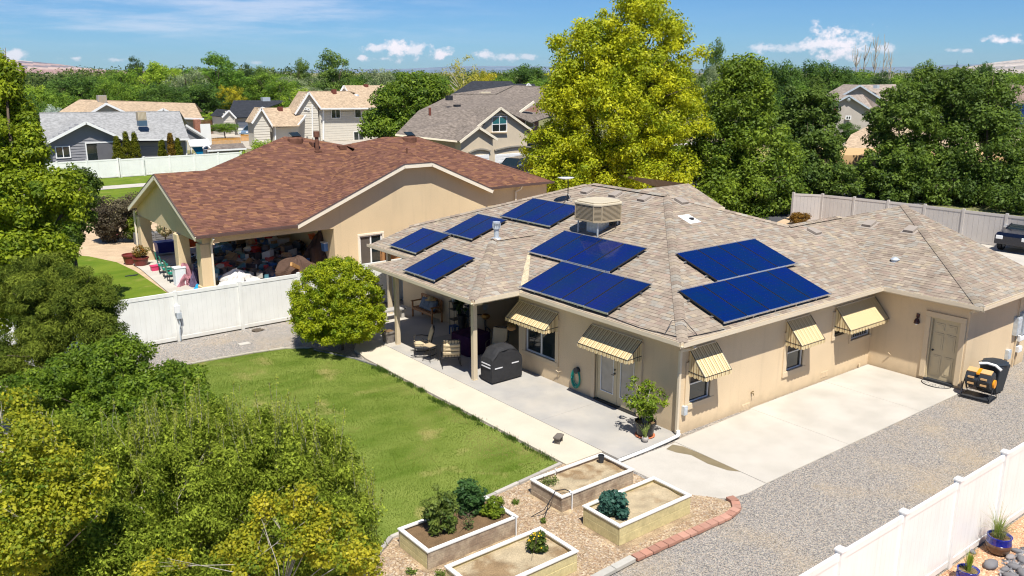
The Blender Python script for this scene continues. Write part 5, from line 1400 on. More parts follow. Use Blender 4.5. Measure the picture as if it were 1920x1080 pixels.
wall(mb, (1.2, 28.2, -.1), (0, -1, 0), 5.3, 0, 2.8, [], (1, 0, 0)); wall(mb, (-.6, 28.2, -.1), (1, 0, 0), 1.8, 0, 2.8, [], (0, 1, 0)); wall(mb, (-.6, 33, -.1), (0, -1, 0), 4.8, 0, 2.8, [(1.2, 3.2, .15, 2.1)], (1, 0, 0))
mb.face([(15.8, YR + .38, -.1), (15.8, 36, -.1), (15.8, 36, 2.8), (15.8, YR + .38, 3.4)])
mb.face([(-5.1, 22.9, 2.7), (-5.1, 33, 2.7), (1.2, 33, 2.7), (1.2, 22.9, 2.7)])
build('wall', mb, 'stucco_nb', NB)
window_part(NB, 'x', -.6, 29.8, 31.8, .05, 2.0, 'vinyl', 2, 'glass')
trim(NB, 'y', yw, 2.55, 3.82, .26, 1.8, .10, .04, 'fascia_light'); window_part(NB, 'y', yw, 2.55, 3.82, .26, 1.8, 'vinyl', 2, ['screen', 'glass'], fr=.07)
for x, y in ((-4.95, 23.15), (-5.0, 26.2), (-4.95, 32.6)):
    mb = MB(); mb.box(x - .28, x + .28, y - .28, y + .28, -.05, 2.33); c = build('column', mb, 'stucco_nb', NB, bevel=.03)
    mb = MB(); mb.box(x - .33, x + .33, y - .33, y + .33, -.05, .42); build('plinth', mb, 'stucco_nb', c, bevel=.03)
for pts in ([(-4.75, 22.45, 2.6), (-4.75, 22.6, 2.5), (-4.75, 22.82, 2.3), (-4.75, 22.82, -.05)], [(13.6, 23.9, 3.3), (13.6, 24.05, 3.1), (13.4, 24.25, 2.95), (13.4, 24.25, -.05)], [(-5.3, 32.9, 2.6), (-5.3, 32.95, -.05)]):
    mb = MB()
    for a, b in zip(pts, pts[1:]): mb.bar(a, b, .08, .08)
    build('downspout', mb, 'fascia_light', NB)
# things on the brown roof
def on_roof(x, y, n=n1, d=d1): return PP(x, y, n, d)
rp = NB.children[0] if NB.children[0].name.startswith('roof') else NB
def solar_fan(x, y, n, d, label):
    c = on_roof(x, y, n, d); t = thing('attic_fan', label, 'roof fan', tuple(c))
    mb = MB(); mb.lathe((c.x, c.y, c.z), [(.42, -.15), (.42, .12), (.36, .2), (.001, .24)], 16, cap=False); build('fan_hood', mb, 'deck_brown', t)
    mb = MB(); mb.obox(c + V(0, 0, .34), (.26, 0, 0), (0, .22, .09), (0, -.01, .02)); build('solar_plate', mb, 'solar_frame', t)
    mb = MB(); mb.obox(c + V(0, -.0, .362), (.24, 0, 0), (0, .20, .082), (0, 0, .004)); build('plate_glass', mb, 'glass', t)
solar_fan(554, 264, n1, d1, 'solar attic fan near the left peak of the brown roof'); solar_fan(768, 262, n2, d2, 'solar attic fan near the right peak of the brown roof')
c = on_roof(595, 283); mb = MB(); mb.cyl(tuple(c), .11, -.1, .75, 10); mb.cyl(tuple(c), .17, .75, 1.05, 10); mb.box(c.x - .2, c.x + .2, c.y - .2, c.y + .2, c.z - .05, c.z + .03); build_at('brown_flue', mb, 'deck_brown', tuple(c), label='brown capped flue pipe on the brown roof between its peaks', cat='flue')
for (x, y, n, d) in ((589, 272, n1, d1), (641, 278, n1, d1)):
    c = on_roof(x, y, n, d); mb = MB(); mb.box(c.x - .2, c.x + .2, c.y - .2, c.y + .2, c.z - .05, c.z + .16); build('roof_vent', mb, 'deck_brown', rp)
c = on_roof(763, 287, n2, d2); mb = MB(); mb.cyl(tuple(c), .05, -.1, .3, 8); build('vent_pipe', mb, 'deck_brown', rp)

# ------------------------------------------------------------------ clutter on the neighbour's patio
def heap(name, label, cat, x, y, rx, h, col, ry=None, seed=1, col2=None, m='cloth', z=-.02, folds=.22, sharp=1.0, group=None):
    p = P(x, y, z); r = random.Random(seed); ry = ry or rx
    mb = MB(); n, mm = 40, 18; g = []
    for j in range(mm + 1):
        f = j / mm; row = []
        for k in range(n):
            a = 2 * math.pi * k / n
            rr = (1 - f) ** .62; q = 1 + folds * mnoise.noise(Vector((math.cos(a) * 2.2, math.sin(a) * 2.2, f * 1.6 + seed))) * 1.8 + folds * .35 * math.sin(a * 9 + seed)*(1-f) + folds * .9 * mnoise.noise(Vector((math.cos(a) * 6, math.sin(a) * 6, f * 5 + seed)))
            row.append((p.x + rx * rr * q * math.cos(a), p.y + ry * rr * q * math.sin(a), z + h * (f ** sharp) * (1 + folds * .8 * mnoise.noise(Vector((a, f * 3, seed + 9))))))
        g.append(row)
    for j in range(mm):
        for k in range(n):
            c = col if (col2 is None or mnoise.noise(Vector((k * .4, j * .5, seed))) < .05) else col2
            mb.face([g[j][k], g[j][(k + 1) % n], g[j + 1][(k + 1) % n], g[j + 1][k]], c)
    return build_at(name, mb, m, (p.x, p.y, z), label=label, cat=cat, group=group)
def crate(name, label, cat, x, y, w, d, h, col, z=-.02, lid=None, rz=0, group=None, Y=None):
    p = P(x, y, z) if Y is None else PY(x, y, Y); z = p.z if Y is not None else z
    t = thing(name, label, cat, (p.x, p.y, z), rz, group)
    mb = MB(); b = mb.add([(-w / 2 * .9, -d / 2 * .9, 0), (w / 2 * .9, -d / 2 * .9, 0), (w / 2 * .9, d / 2 * .9, 0), (-w / 2 * .9, d / 2 * .9, 0), (-w / 2, -d / 2, h), (w / 2, -d / 2, h), (w / 2, d / 2, h), (-w / 2, d / 2, h)])
    mb.idx(b, [(3, 2, 1, 0), (4, 5, 6, 7), (0, 1, 5, 4), (1, 2, 6, 5), (2, 3, 7, 6), (3, 0, 4, 7)], col)
    build('body', mb, 'plastic', t, local=True, bevel=.01)
    mb = MB(); mb.box(-w / 2 - .02, w / 2 + .02, -d / 2 - .02, d / 2 + .02, h, h + .05, lid or col); build('lid', mb, 'plastic', t, local=True, bevel=.01)
    return t
heap('tarp_heap', 'big brown tarpaulin thrown over a pile behind the round bush', 'tarpaulin', 560, 540, 1.75, 1.45, (.10, .062, .045), 1.0, 3, folds=.3)
heap('tarp_heap', 'second higher brown tarpaulin draped toward the patio wall', 'tarpaulin', 603, 508, 1.1, 2.0, (.075, .048, .038), .8, 4, folds=.3)
heap('white_cloth_heap', 'crumpled white cloths heaped just over the cream fence', 'cloth', 447, 541, .95, .85, (.74, .72, .68), .45, 5, folds=.55)
heap('grey_sheet', 'pale grey plastic sheet over boxes behind the white cloths', 'sheet', 440, 520, 1.05, 1.05, (.30, .32, .36), .55, 6, folds=.2)
heap('dark_bag', 'dark bag slumped against the front column', 'bag', 405, 524, .40, .75, (.03, .035, .06), .4, 7)
heap('tan_cushion', 'tan cushion lying at the foot of the grey sheet', 'cushion', 409, 537, .32, .3, (.42, .28, .12), .22, 8)
heap('pink_cloth', 'dusty pink cloth heap left of the front column', 'cloth', 350, 532, .50, .95, (.36, .17, .20), .35, 9, folds=.4)
heap('purple_cloth', 'dull purple cloth hanging beside the pink one', 'cloth', 368, 536, .30, .85, (.12, .09, .15), .25, 10, folds=.35)
heap('blue_bag', 'small bright blue bag behind the fence post', 'bag', 371, 541, .16, .22, (.02, .30, .55), .16, 11)
heap('blue_sheet', 'faded blue sheet piled between the columns', 'sheet', 398, 495, .9, .8, (.12, .18, .24), .8, 12, col2=(.3, .25, .2))
heap('clothes_pile', 'dark jumble of clothes in the shade of the patio', 'clothes', 440, 478, 1.2, 1.3, (.06, .055, .06), 1.0, 13, col2=(.30, .22, .14), folds=.4)
heap('clothes_pile', 'mixed red and grey clothes pile before the back wall', 'clothes', 495, 490, 1.0, 1.1, (.10, .08, .08), .9, 14, col2=(.35, .05, .04), folds=.4)
heap('clothes_pile', 'pale and dark clothes pile behind the brown tarpaulin', 'clothes', 540, 472, 1.0, 1.0, (.24, .22, .20), .8, 15, col2=(.06, .1, .16), folds=.4)
crate('storage_bin', 'white rectangular box standing on the clutter', 'box', 524, 462, .95, .4, .35, (.62, .64, .66), z=.85)
crate('storage_bin', 'light blue crate beside the white box', 'box', 512, 478, .45, .4, .55, (.20, .38, .52), z=.5)
crate('storage_bin', 'red flat box under the white box', 'box', 540, 470, 1.1, .5, .28, (.45, .02, .03), z=.55)
crate('storage_bin', 'orange tub between the middle and front columns', 'tub', 358, 462, .75, .6, .95, (.60, .09, .015), z=.3, lid=(.62, .03, .02))
crate('storage_bin', 'second orange tub just behind the front column', 'tub', 386, 490, .55, .5, .8, (.60, .08, .015), z=.2)
crate('storage_bin', 'dark blue tub near the middle column', 'tub', 310, 472, .95, .7, .55, (.02, .03, .28), z=.1)
crate('storage_bin', 'teal tub in the shade right of the front column', 'tub', 418, 474, .6, .5, .45, (.05, .28, .38), z=.6)
crate('storage_bin', 'small pink tub at the edge of the lawn', 'tub', 291, 507, .40, .3, .22, (.60, .05, .14))
crate('storage_bin', 'small grey tub beside the pink one', 'tub', 303, 504, .35, .3, .24, (.45, .47, .50))
crate('storage_bin', 'white chest against the middle column', 'box', 338, 534, .50, .45, .82, (.72, .76, .78))
crate('storage_bin', 'orange basket on top of the brown tarpaulin', 'basket', 595, 448, .75, .45, .22, (.65, .12, .02), z=1.5)
crate('storage_bin', 'blue and white cooler by the patio wall', 'cooler', 612, 470, .40, .35, .40, (.10, .22, .48), z=1.1, lid=(.7, .7, .7))
crate('storage_bin', 'cardboard carton in the dark back of the patio', 'carton', 455, 455, .9, .6, .6, (.26, .16, .08), z=1.0)
crate('storage_bin', 'cardboard carton leaning left of the clothes pile', 'carton', 420, 448, .6, .5, .5, (.20, .12, .07), z=1.1, rz=.4)
mb = MB(); a, b = P(546, 495, 1.35), P(572, 508, .75); mb.bar(a, b, .10, .16); build_at('wood_plank', mb, mat('raw_plank', (.42, .24, .09), .8, .2, var=.2, vscale=6), tuple(b), label='short wooden plank sticking out of the clutter', cat='plank')
# green folding chairs leaning in a row
def fold_chair(label, x, y, col, rz):
    p = P(x, y, -.02); t = thing('garden_chair', label, 'chair', (p.x, p.y, -.02), rz, 'green garden chairs on the neighbour patio')
    mb = MB(); mb.box(-.25, .25, -.22, .22, .40, .44, col); build('seat', mb, 'plastic', t, local=True)
    mb = MB(); mb.obox((0, .28, .75), (.25, 0, 0), (0, .05, .30), (0, .015, -.003), col); build('backrest', mb, 'plastic', t, local=True)
    for sx in (-.24, .24):
        for sy in (-.2, .2): build('leg', MB().bar((sx, sy, 0), (sx, sy, .42), .03), 'black', t, local=True)
        build('armrest', MB().bar((sx, -.2, .62), (sx, .26, .62), .045, .03), 'black', t, local=True)
for i, (x, y) in enumerate(((308, 512), (316, 520), (325, 528))):
    fold_chair(('rearmost', 'middle', 'frontmost')[i] + ' of the three green garden chairs by the middle column', x, y, (.01, .22, .15), 1.3 + .1 * i)
# pots, stand and border things on the gravel
def pot(name, label, x, y, r, h, col, z=-.05, m='plastic', plantc=None, ph=.5, cat='pot', flowers=None, p=None):
    p = P(x, y, z) if p is None else Vector(p)
    t = thing(name, label, cat, (p.x, p.y, z))
    mb = MB(); mb.col = col; mb.lathe((p.x, p.y, z), [(r * .72, 0), (r * .8, h * .1), (r * .97, h * .82), (r * 1.06, h * .84), (r * 1.06, h), (r * .93, h), (r * .9, h * .85), (.001, h * .83)], 20, cap=False); build('pot', mb, m, t, smooth=False)
    if plantc:
        rng = np.random.default_rng(int(x * 7 + y)); cl = clumps_in([((p.x, p.y, z + h + ph * .45), (r * 1.1, r * 1.1, ph * .5))], 30, r * .35, rng)
        q, c = leafcloud(cl, 1500, .07, plantc[0], plantc[1], rng); npmesh('plant', q, 4, c, 'leaf', parent=t, loc=(p.x, p.y, z))
    return t
pot('red_planter', 'left of the two dark red planters on the gravel', 247, 494, .42, .5, (.16, .03, .025))
pot('red_planter', 'right dark red planter holding a red green leafed plant', 265, 498, .38, .45, (.16, .03, .025), plantc=((.10, .16, .02), (.40, .16, .03)), ph=.6)
for x, y, lab in ((272, 456, 'grey slatted garden box left of the rear column'), (305, 452, 'grey slatted garden box between the rear and middle columns')):
    p = P(x, y, -.05); t = thing('slatted_box', lab, 'planter box', (p.x, p.y, -.05))
    for k in range(4): build('slat', MB().box(-.5, .5, -.3, .3, .05 + k * .14, .16 + k * .14), mat('grey_wood', (.18, .18, .18), .8), t, local=True)
    for sx in (-.5, .5): build('post', MB().box(sx - .03, sx + .03, -.32, .32, 0, .66), MATS['grey_wood'], t, local=True)
mb = MB(); p = P(224, 443, -.05); mb.ball((p.x, p.y, .06), .35, 10, 6, (1.3, .8, .35)); build_at('red_object', mb, mat('red_plastic', (.55, .02, .015), .4, .5), (p.x, p.y, -.05), label='low red plastic toy under the purple bush', cat='toy')
p = P(313, 470, 0); mb = MB(); mb.tube([(p.x, p.y, -.05), (p.x, p.y, 2.1), (p.x + .3, p.y, 2.25), (p.x + .45, p.y, 2.1)], .02); build_at('hanger_pole', mb, 'black', (p.x, p.y, -.05), label='thin black plant hanger pole near the middle column', cat='pole')
plant('flower_basket', 'white and orange flowers massed behind the gable opening', 'flowers', [px_ell(308, 432, 14, 12, (P(308, 460) - CAM).dot(FH))], 2500, .09, (.08, .14, .03), (.62, .52, .32), nc=30, rc=.2, trunk=.03, leafname='blossom', trunkname='stem', tone=(.5, .4))
mb = MB(); p = P(247, 517, -.045); mb.box(p.x - .3, p.x + .3, p.y - .04, p.y + .04, -.045, -.01); mb.box(p.x - .1, p.x + .2, p.y - .1, p.y, -.045, -.015); build_at('sprinkler', mb, 'dark', (p.x, p.y, -.045), label='small dark sprinkler left on the neighbour lawn', cat='sprinkler')

# the small stuff nobody could count between the heaps
mb = MB(); r_ = random.Random(77)
CC = [(.35, .03, .03), (.5, .5, .48), (.04, .10, .22), (.03, .03, .035), (.05, .045, .05), (.20, .14, .09), (.28, .17, .09), (.06, .16, .20), (.30, .28, .25), (.04, .05, .07), (.10, .08, .08), (.16, .12, .10)]
for i in range(300):
    x, y = r_.uniform(-4.3, .95), r_.uniform(23.6, 27.9); lvl = max(.1, .35 + .8 * mnoise.noise(Vector((x * .8, y * .8, 4))) + (y - 23.6) * .22); z = r_.uniform(0, 1) ** .5 * lvl; a = r_.uniform(0, 3.1); s1_, s2_, s3_ = r_.uniform(.08, .34), r_.uniform(.06, .24), r_.uniform(.05, .18)
    ax, ay = V(math.cos(a), math.sin(a), r_.uniform(-.4, .4)) * s1_, V(-math.sin(a), math.cos(a), 0) * s2_; c = tuple(v * 1.5 for v in r_.choice(CC))
    if r_.random() < .6: mb.obox((x, y, z + s3_), ax, ay, (0, 0, s3_), c)
    else: mb.ball((x, y, z + .05), s1_, 7, 5, (1, .8, .7), .2, c)
build_at('household_clutter', mb, 'plastic', (-1.5, 25.5, 0), label='countless small household things strewn through the open patio', cat='clutter', kind='stuff')
# ------------------------------------------------------------------ houses farther off
M['roof_tan'] = mat('tan_far_shingle', (.41, .31, .21), .95, .1, var=.08, vscale=1, fine=.25, fscale=3.2)
M['roof_grey'] = mat('pale_grey_shingle', (.29, .29, .285), .95, .1, var=.06, vscale=1, fine=.22, fscale=3.5)
M['roof_black'] = mat('charcoal_shingle', (.035, .038, .045), .95, .1, var=.1, vscale=1, fine=.3, fscale=3)
M['roof_greybrown'] = mat('grey_brown_far_shingle', (.185, .155, .13), .95, .1, var=.08, vscale=1, fine=.35, fscale=3.4)
M['side_blue'] = mat('blue_grey_siding', (.235, .235, .25), .7, .3, var=.03)
M['side_cream'] = mat('cream_siding', (.58, .54, .46), .7, .3, var=.03)
M['stucco_pale'] = mat('pale_stucco', (.58, .49, .36), .9, .1, var=.04)
M['teal_glass'] = mat('teal_glass', (.0, .12, .14), .1, .6, var=0)
def facep(parent, name, m, pts, th=.12):
    """pts given as (x, y, Y): a flat piece through picture points at depth Y, with thickness"""
    v = [PY(x, y, Y) if Y < 900 else PD(x, y, Y - 900) for x, y, Y in pts]
    n = (v[1] - v[0]).cross(v[2] - v[0]).normalized()
    if n.dot(CAM - v[0]) < 0: v = v[::-1]; n = -n
    k = len(v); mb = MB(); b = mb.add([tuple(p) for p in v] + [tuple(p - n * th) for p in v])
    mb.f.append(tuple(b + i for i in range(k))); mb.f.append(tuple(b + k + i for i in reversed(range(k)))); mb.c += [None, None]
    for i in range(k): mb.f.append((b + i, b + k + i, b + k + (i + 1) % k, b + (i + 1) % k)); mb.c.append(None)
    return build(name, mb, m, parent)
def rake(parent, pts, w=.22, m='white'):
    v = [PY(x, y, Y) if Y < 900 else PD(x, y, Y - 900) for x, y, Y in pts]
    for a, b in zip(v, v[1:]): build('trim_board', MB().bar(a + V(0, -.12, -.05), b + V(0, -.12, -.05), .14, w), m, parent)
def gable(parent, L, A, R, Y, zb=-.1, m='side_cream', back=6, roofm='roof_tan', over=.45, lap=0., trimm='white', bottomL=None, roof=True, lapcol=None, two=None):
    """gable wall facing -Y at depth Y through eave points L, R and apex A (picture points); roof planes run back"""
    l, a, r = (PY(*q, Y) for q in (L, A, R))
    e = over
    ins = lambda p, t: Vector((p.x + (e if t > 0 else -e), Y + e, p.z - .12))
    wl_, wr_ = l.x + e, r.x - e
    zl = l.z + (a.z - l.z) * e / max(.1, a.x - l.x) - .1; zr = r.z + (a.z - r.z) * e / max(.1, r.x - a.x) - .1
    mb = MB(); yy = Y + e
    mb.face([(wl_, yy, zb), (wr_, yy, zb), (wr_, yy, zr), (a.x, yy, a.z - .1), (wl_, yy, zl)])
    mb.face([(wl_, yy + back, zb), (wl_, yy, zb), (wl_, yy, zl), (wl_, yy + back, zl)]); mb.face([(wr_, yy, zb), (wr_, yy + back, zb), (wr_, yy + back, zr), (wr_, yy, zr)])
    build('wall', mb, m, parent)
    if lap:
        k = int((a.z - zb) / lap)
        for i in range(k):
            z = zb + i * lap
            x0 = wl_ if z < zl else wl_ + (z - zl) * (a.x - wl_) / max(.1, a.z - zl); x1 = wr_ if z < zr else wr_ - (z - zr) * (wr_ - a.x) / max(.1, a.z - zr)
            if x1 - x0 > .4:
                s = MB(); b = s.add([(x0, yy, z), (x1, yy, z), (x1, yy - .045, z), (x0, yy - .045, z), (x0, yy - .004, z + lap), (x1, yy - .004, z + lap)])
                s.idx(b, [(3, 2, 5, 4), (0, 1, 2, 3)]); build('siding_board', s, m, parent)
    if roof:
        for p, q in ((l, a), (a, r)):
            mb = MB(); d = V(0, back + e, 0)
            v = [p, q, q + d, p + d]; n = (v[1] - v[0]).cross(v[2] - v[0]).normalized()
            if n.z < 0: n = -n
            b = mb.add([tuple(t_) for t_ in v] + [tuple(t_ - n * .12) for t_ in v]); mb.idx(b, [(0, 1, 2, 3), (7, 6, 5, 4), (0, 4, 5, 1), (1, 5, 6, 2), (2, 6, 7, 3), (3, 7, 4, 0)])
            build('roof', mb, roofm, parent)
        for p, q in ((l, a), (a, r)): build('trim_board', MB().bar(p + V(0, -.03, -.10), q + V(0, -.03, -.10), .06, .24), trimm, parent)
    return l, a, r
def fwin(parent, x0, x1, y0, y1, Y, panes=2, glass='glass', frame='white', rows=1):
    a, b = PY(x0, y1, Y), PY(x1, y0, Y); c = PY(x1, y1, Y); z0 = (a.z + c.z) / 2; z1 = b.z
    f = MB(); X0, X1 = a.x, b.x; w = .09
    f.box(X0 - w, X1 + w, Y - .06, Y, z0 - w, z0); f.box(X0 - w, X1 + w, Y - .06, Y, z1, z1 + w); f.box(X0 - w, X0, Y - .06, Y, z0, z1); f.box(X1, X1 + w, Y - .06, Y, z0, z1)
    for i in range(1, panes): u = X0 + (X1 - X0) * i / panes; f.box(u - .035, u + .035, Y - .055, Y, z0, z1)
    for i in range(1, rows): u = z0 + (z1 - z0) * i / rows; f.box(X0, X1, Y - .05, Y, u - .035, u + .035)
    fr = build('window', f, frame, parent)
    for i in range(panes):
        for j in range(rows):
            u0, u1 = X0 + (X1 - X0) * i / panes + .04, X0 + (X1 - X0) * (i + 1) / panes - .04; v0, v1 = z0 + (z1 - z0) * j / rows + .04, z0 + (z1 - z0) * (j + 1) / rows - .04
            g = glass[(j * panes + i) % len(glass)] if isinstance(glass, list) else glass
            build('pane', MB().box(u0, u1, Y - .03, Y - .01, v0, v1), g, fr)
    return fr

# blue grey house behind the far fence
g0 = PY(161, 300, 76)
HG = thing('blue_grey_house', 'blue grey sided house with pale grey roof and front gable', 'house', (g0.x, 76, 0))
gable(HG, (84, 268), (161, 228), (234, 260), 76, m='side_blue', roofm='roof_grey', back=5.5, over=.6, lap=.26)
facep(HG, 'roof', 'roof_grey', [(218, 262, 77.6), (355, 261, 77.6), (337, 210, 84.5), (74, 213, 84.5), (78, 266, 77.6)])
facep(HG, 'roof', 'roof_grey', [(337, 210, 84.6), (74, 213, 84.6), (70, 240, 92), (355, 238, 92)])
a, b = PY(225, 264, 78.3), PY(348, 263, 78.3)
mb = MB(); mb.box(a.x, b.x, 78.3, 91, -.1, b.z); build('wall', mb, 'side_blue', HG)
for k in range(9):
    z = -.1 + k * .26
    if z + .26 < b.z: build('siding_board', MB().obox(((a.x + b.x) / 2, 78.275, z + .13), ((b.x - a.x) / 2, 0, 0), (0, .02, .006), (0, .004, .125)), 'side_blue', HG)
build('gutter', MB().bar(PY(232, 262.5, 77.5), PY(356, 261.5, 77.5), .12, .16), 'white', HG)
build('downspout', MB().bar(PY(349, 265, 78.2), PY(350, 292, 78.2), .12), 'white', HG)
facep(HG, 'wall', 'side_blue', [(348, 232, 86), (386, 256, 86), (386, 262, 86), (350, 262, 86)]); rake(HG, [(348, 234, 85.8), (386, 257, 85.8)])
fwin(HG, 107, 129, 275, 295, 76.55, 2)
f_ = MB(); a, b = PY(165, 300, 76.5), PY(213, 267, 76.5); f_.box(a.x - .1, b.x + .1, 76.44, 76.55, b.z, b.z + .12); f_.box(a.x - .1, a.x, 76.44, 76.55, 0, b.z); f_.box(b.x, b.x + .1, 76.44, 76.55, 0, b.z)
sdr = build('sliding_door', f_, 'white', HG)
mid = a.x + (b.x - a.x) * .36
build('pane', MB().box(a.x, mid, 76.50, 76.53, 0, b.z), 'glass', sdr); build('pane', MB().box(mid + .04, b.x, 76.47, 76.50, 0, b.z), mat('grey_blind', (.13, .13, .14), .6), sdr)
p = PY(265, 222, 79.6); t = thing('roof_cooler', 'small cream cooler box on the pale grey roof', 'cooler', tuple(p))
build('cabinet', MB().box(p.x - .42, p.x + .42, p.y - .35, p.y + .35, p.z - .2, p.z + .65), 'cooler', t)
for k in range(6): build('louvre', MB().box(p.x - .36 + k * .125, p.x - .29 + k * .125, p.y - .38, p.y - .35, p.z - .1, p.z + .6), 'cooler_lid' if 'cooler_lid' in M else MATS['cooler_lid'], t)
build('stand', MB().box(p.x - .40, p.x + .40, p.y - .5, p.y + .3, p.z - .75, p.z - .2), mat('blue_shade_metal', (.08, .14, .20), .5, .4, metal=.3), t)
# lean-to, blue tarp, shed
t = thing('lean_to', 'white topped lean-to beside the blue grey house', 'lean-to', tuple(PY(375, 290, 80)))
facep(t, 'roof', 'white', [(352, 262, 82), (390, 260, 82), (396, 272, 79), (356, 274, 79)])
for x in (358, 394): build('post', MB().bar(PY(x, 273, 79.1), PY(x, 292, 79.1), .1), 'white', t)
mb = MB(); a = [PY(358, 274, 79.3), PY(392, 275, 79.3), PY(388, 290, 79.3), PY(370, 290, 79.3)]; mb.face([tuple(q) for q in a]); mb.face([tuple(q + V(0, .05, 0)) for q in a][::-1]); build_at('blue_tarp', mb, mat('blue_tarp', (.0, .16, .34), .5, .3), tuple(a[0]), label='bright blue tarp hanging under the lean-to', cat='tarp')
SH = thing('garden_shed', 'low blue grey garden shed right of the far fence', 'shed', tuple(PY(420, 300, 76)))
facep(SH, 'roof', 'roof_greybrown', [(388, 281, 76), (461, 277, 76), (455, 268, 79), (396, 271, 79)]); a, b = PY(398, 300, 76.3), PY(459, 280, 76.3)
build('wall', MB().box(a.x, b.x, 76.3, 79, -.1, b.z), 'side_blue', SH); rake(SH, [(388, 282, 76), (461, 278, 76)], .16); rake(SH, [(380, 276, 76), (388, 272, 78.5), (398, 282, 76)], .14)
# wooden fence of the yard behind
def slat_fence(label, x0, x1, yb, yt, Y, col, n):
    a, b = PY(x0, yb, Y), PY(x1, yb, Y); top = PY((x0 + x1) / 2, yt, Y).z; bot = min(a.z, b.z)
    t = thing('wooden_fence', label, 'fence', (a.x, Y, 0)); m_ = mat('fence_wood_%d' % int(col[0] * 1000), col, .8, .2, var=.2, vscale=2); w = (b.x - a.x) / n
    for i in range(n): build('picket', MB().box(a.x + i * w + .02, a.x + (i + 1) * w - .02, Y, Y + .03, 0, top + (.05 if i % 2 else 0)), m_, t)
    build('rail', MB().box(a.x, b.x, Y + .03, Y + .09, top * .8, top * .8 + .1), m_, t)
slat_fence('new orange wooden fence above the shed roof', 394, 452, 268, 259, 98, (.55, .28, .07), 36)
slat_fence('new orange wooden fence beside the garage drive', 452, 480, 262, 252, 108, (.55, .28, .07), 18)
slat_fence('dark weathered wooden fence left of the black roofed garage', 377, 420, 240, 224, 126, (.13, .06, .035), 26)
# tan roofed house
HT = thing('tan_roofed_house', 'long low house with tan roof behind the blue grey one', 'house', tuple(PY(260, 240, 100)))
facep(HT, 'roof', 'roof_tan', [(96, 222, 98), (120, 206, 101), (150, 188, 106), (200, 191, 106), (366, 195, 106), (381, 223, 98)])
facep(HT, 'roof', 'roof_tan', [(150, 188, 106.1), (366, 195, 106.1), (380, 210, 114), (130, 210, 114)])
a, b = PY(110, 235, 98.6), PY(377, 223, 98.6); build('wall', MB().box(a.x, b.x, 98.7, 112, -.1, b.z - .1), 'side_cream', HT)
build('gutter', MB().bar(PY(345, 222, 97.9), PY(382, 223, 97.9), .15, .2), 'white', HT)
gable(HT, (166, 213), (199, 193), (242, 213), 96.5, m='stucco_pale', roofm='roof_tan', back=6, over=.35)
gable(HT, (290, 211), (306, 203), (320, 210), 97, m='side_blue', roofm='roof_tan', back=5, over=.3)
p = PY(191, 190, 105.5); t = thing('roof_cooler', 'grey cooler box on the tan roof under the trees', 'cooler', tuple(p)); build('cabinet', MB().box(p.x - .5, p.x + .5, p.y - .5, p.y + .5, p.z - .4, p.z + .75), mat('grey_cooler', (.35, .33, .30), .6), t)
for k in range(6): build('louvre', MB().box(p.x - .42 + k * .15, p.x - .34 + k * .15, p.y - .53, p.y - .5, p.z - .1, p.z + .65), 'cooler', t)
t = thing('brick_gatepost', 'brick pillar at the right end of the tan roofed house', 'pillar', tuple(PY(371, 240, 97))); a, b = PY(366, 243, 97.2), PY(376, 224, 97.2); build('shaft', MB().box(a.x, b.x, 97.2, 97.8, 0, b.z), mat('red_brick', (.33, .15, .10), .9, .1, var=.25, vscale=6), t)
mb = MB(); a, b = PY(377, 252, 96), PY(394, 232, 96); mb.box(a.x, b.x, 96, 96.1, 0, b.z); build_at('white_gate', mb, 'white', (a.x, 96, 0), label='plain white gate right of the brick pillar', cat='gate')
# garage with the black roof
HK = thing('black_roofed_garage', 'cream garage with black roof and white door beside a parked car', 'garage', tuple(PY(445, 250, 122)))
facep(HK, 'roof', 'roof_black', [(441, 220, 121), (484, 219, 121), (494, 200, 127), (430, 206, 127)])
facep(HK, 'roof', 'roof_black', [(430, 207, 128), (500, 202, 128), (540, 188, 138), (438, 188, 138)])
a, b = PY(441, 250, 122), PY(482, 221, 122); build('wall', MB().box(a.x, b.x, 122, 130, -.1, b.z), 'side_cream', HK)
gable(HK, (416, 219), (429, 206), (443, 221), 120.5, m='side_cream', roofm='roof_black', back=5, over=.3, lap=.35)
a, b = PY(447, 251, 121.9), PY(480, 228, 121.9); gd = build('garage_door', MB().box(a.x, b.x, 121.85, 121.97, 0, b.z), 'white', HK)
for k in range(4): build('door_section', MB().box(a.x + .1, b.x - .1, 121.82, 121.85, .1 + k * b.z / 4, (k + 1) * b.z / 4 - .08), 'white', gd)
rake(HK, [(478, 207, 126), (492, 201, 126), (508, 207, 126)], .25)
p = PY(498, 189, 137.5); t = thing('roof_cooler', 'pale blue cooler on the black roof ridge', 'cooler', tuple(p)); build('cabinet', MB().box(p.x - .7, p.x + .7, p.y - .5, p.y + .5, p.z - .3, p.z + .6), 'zinc', t)
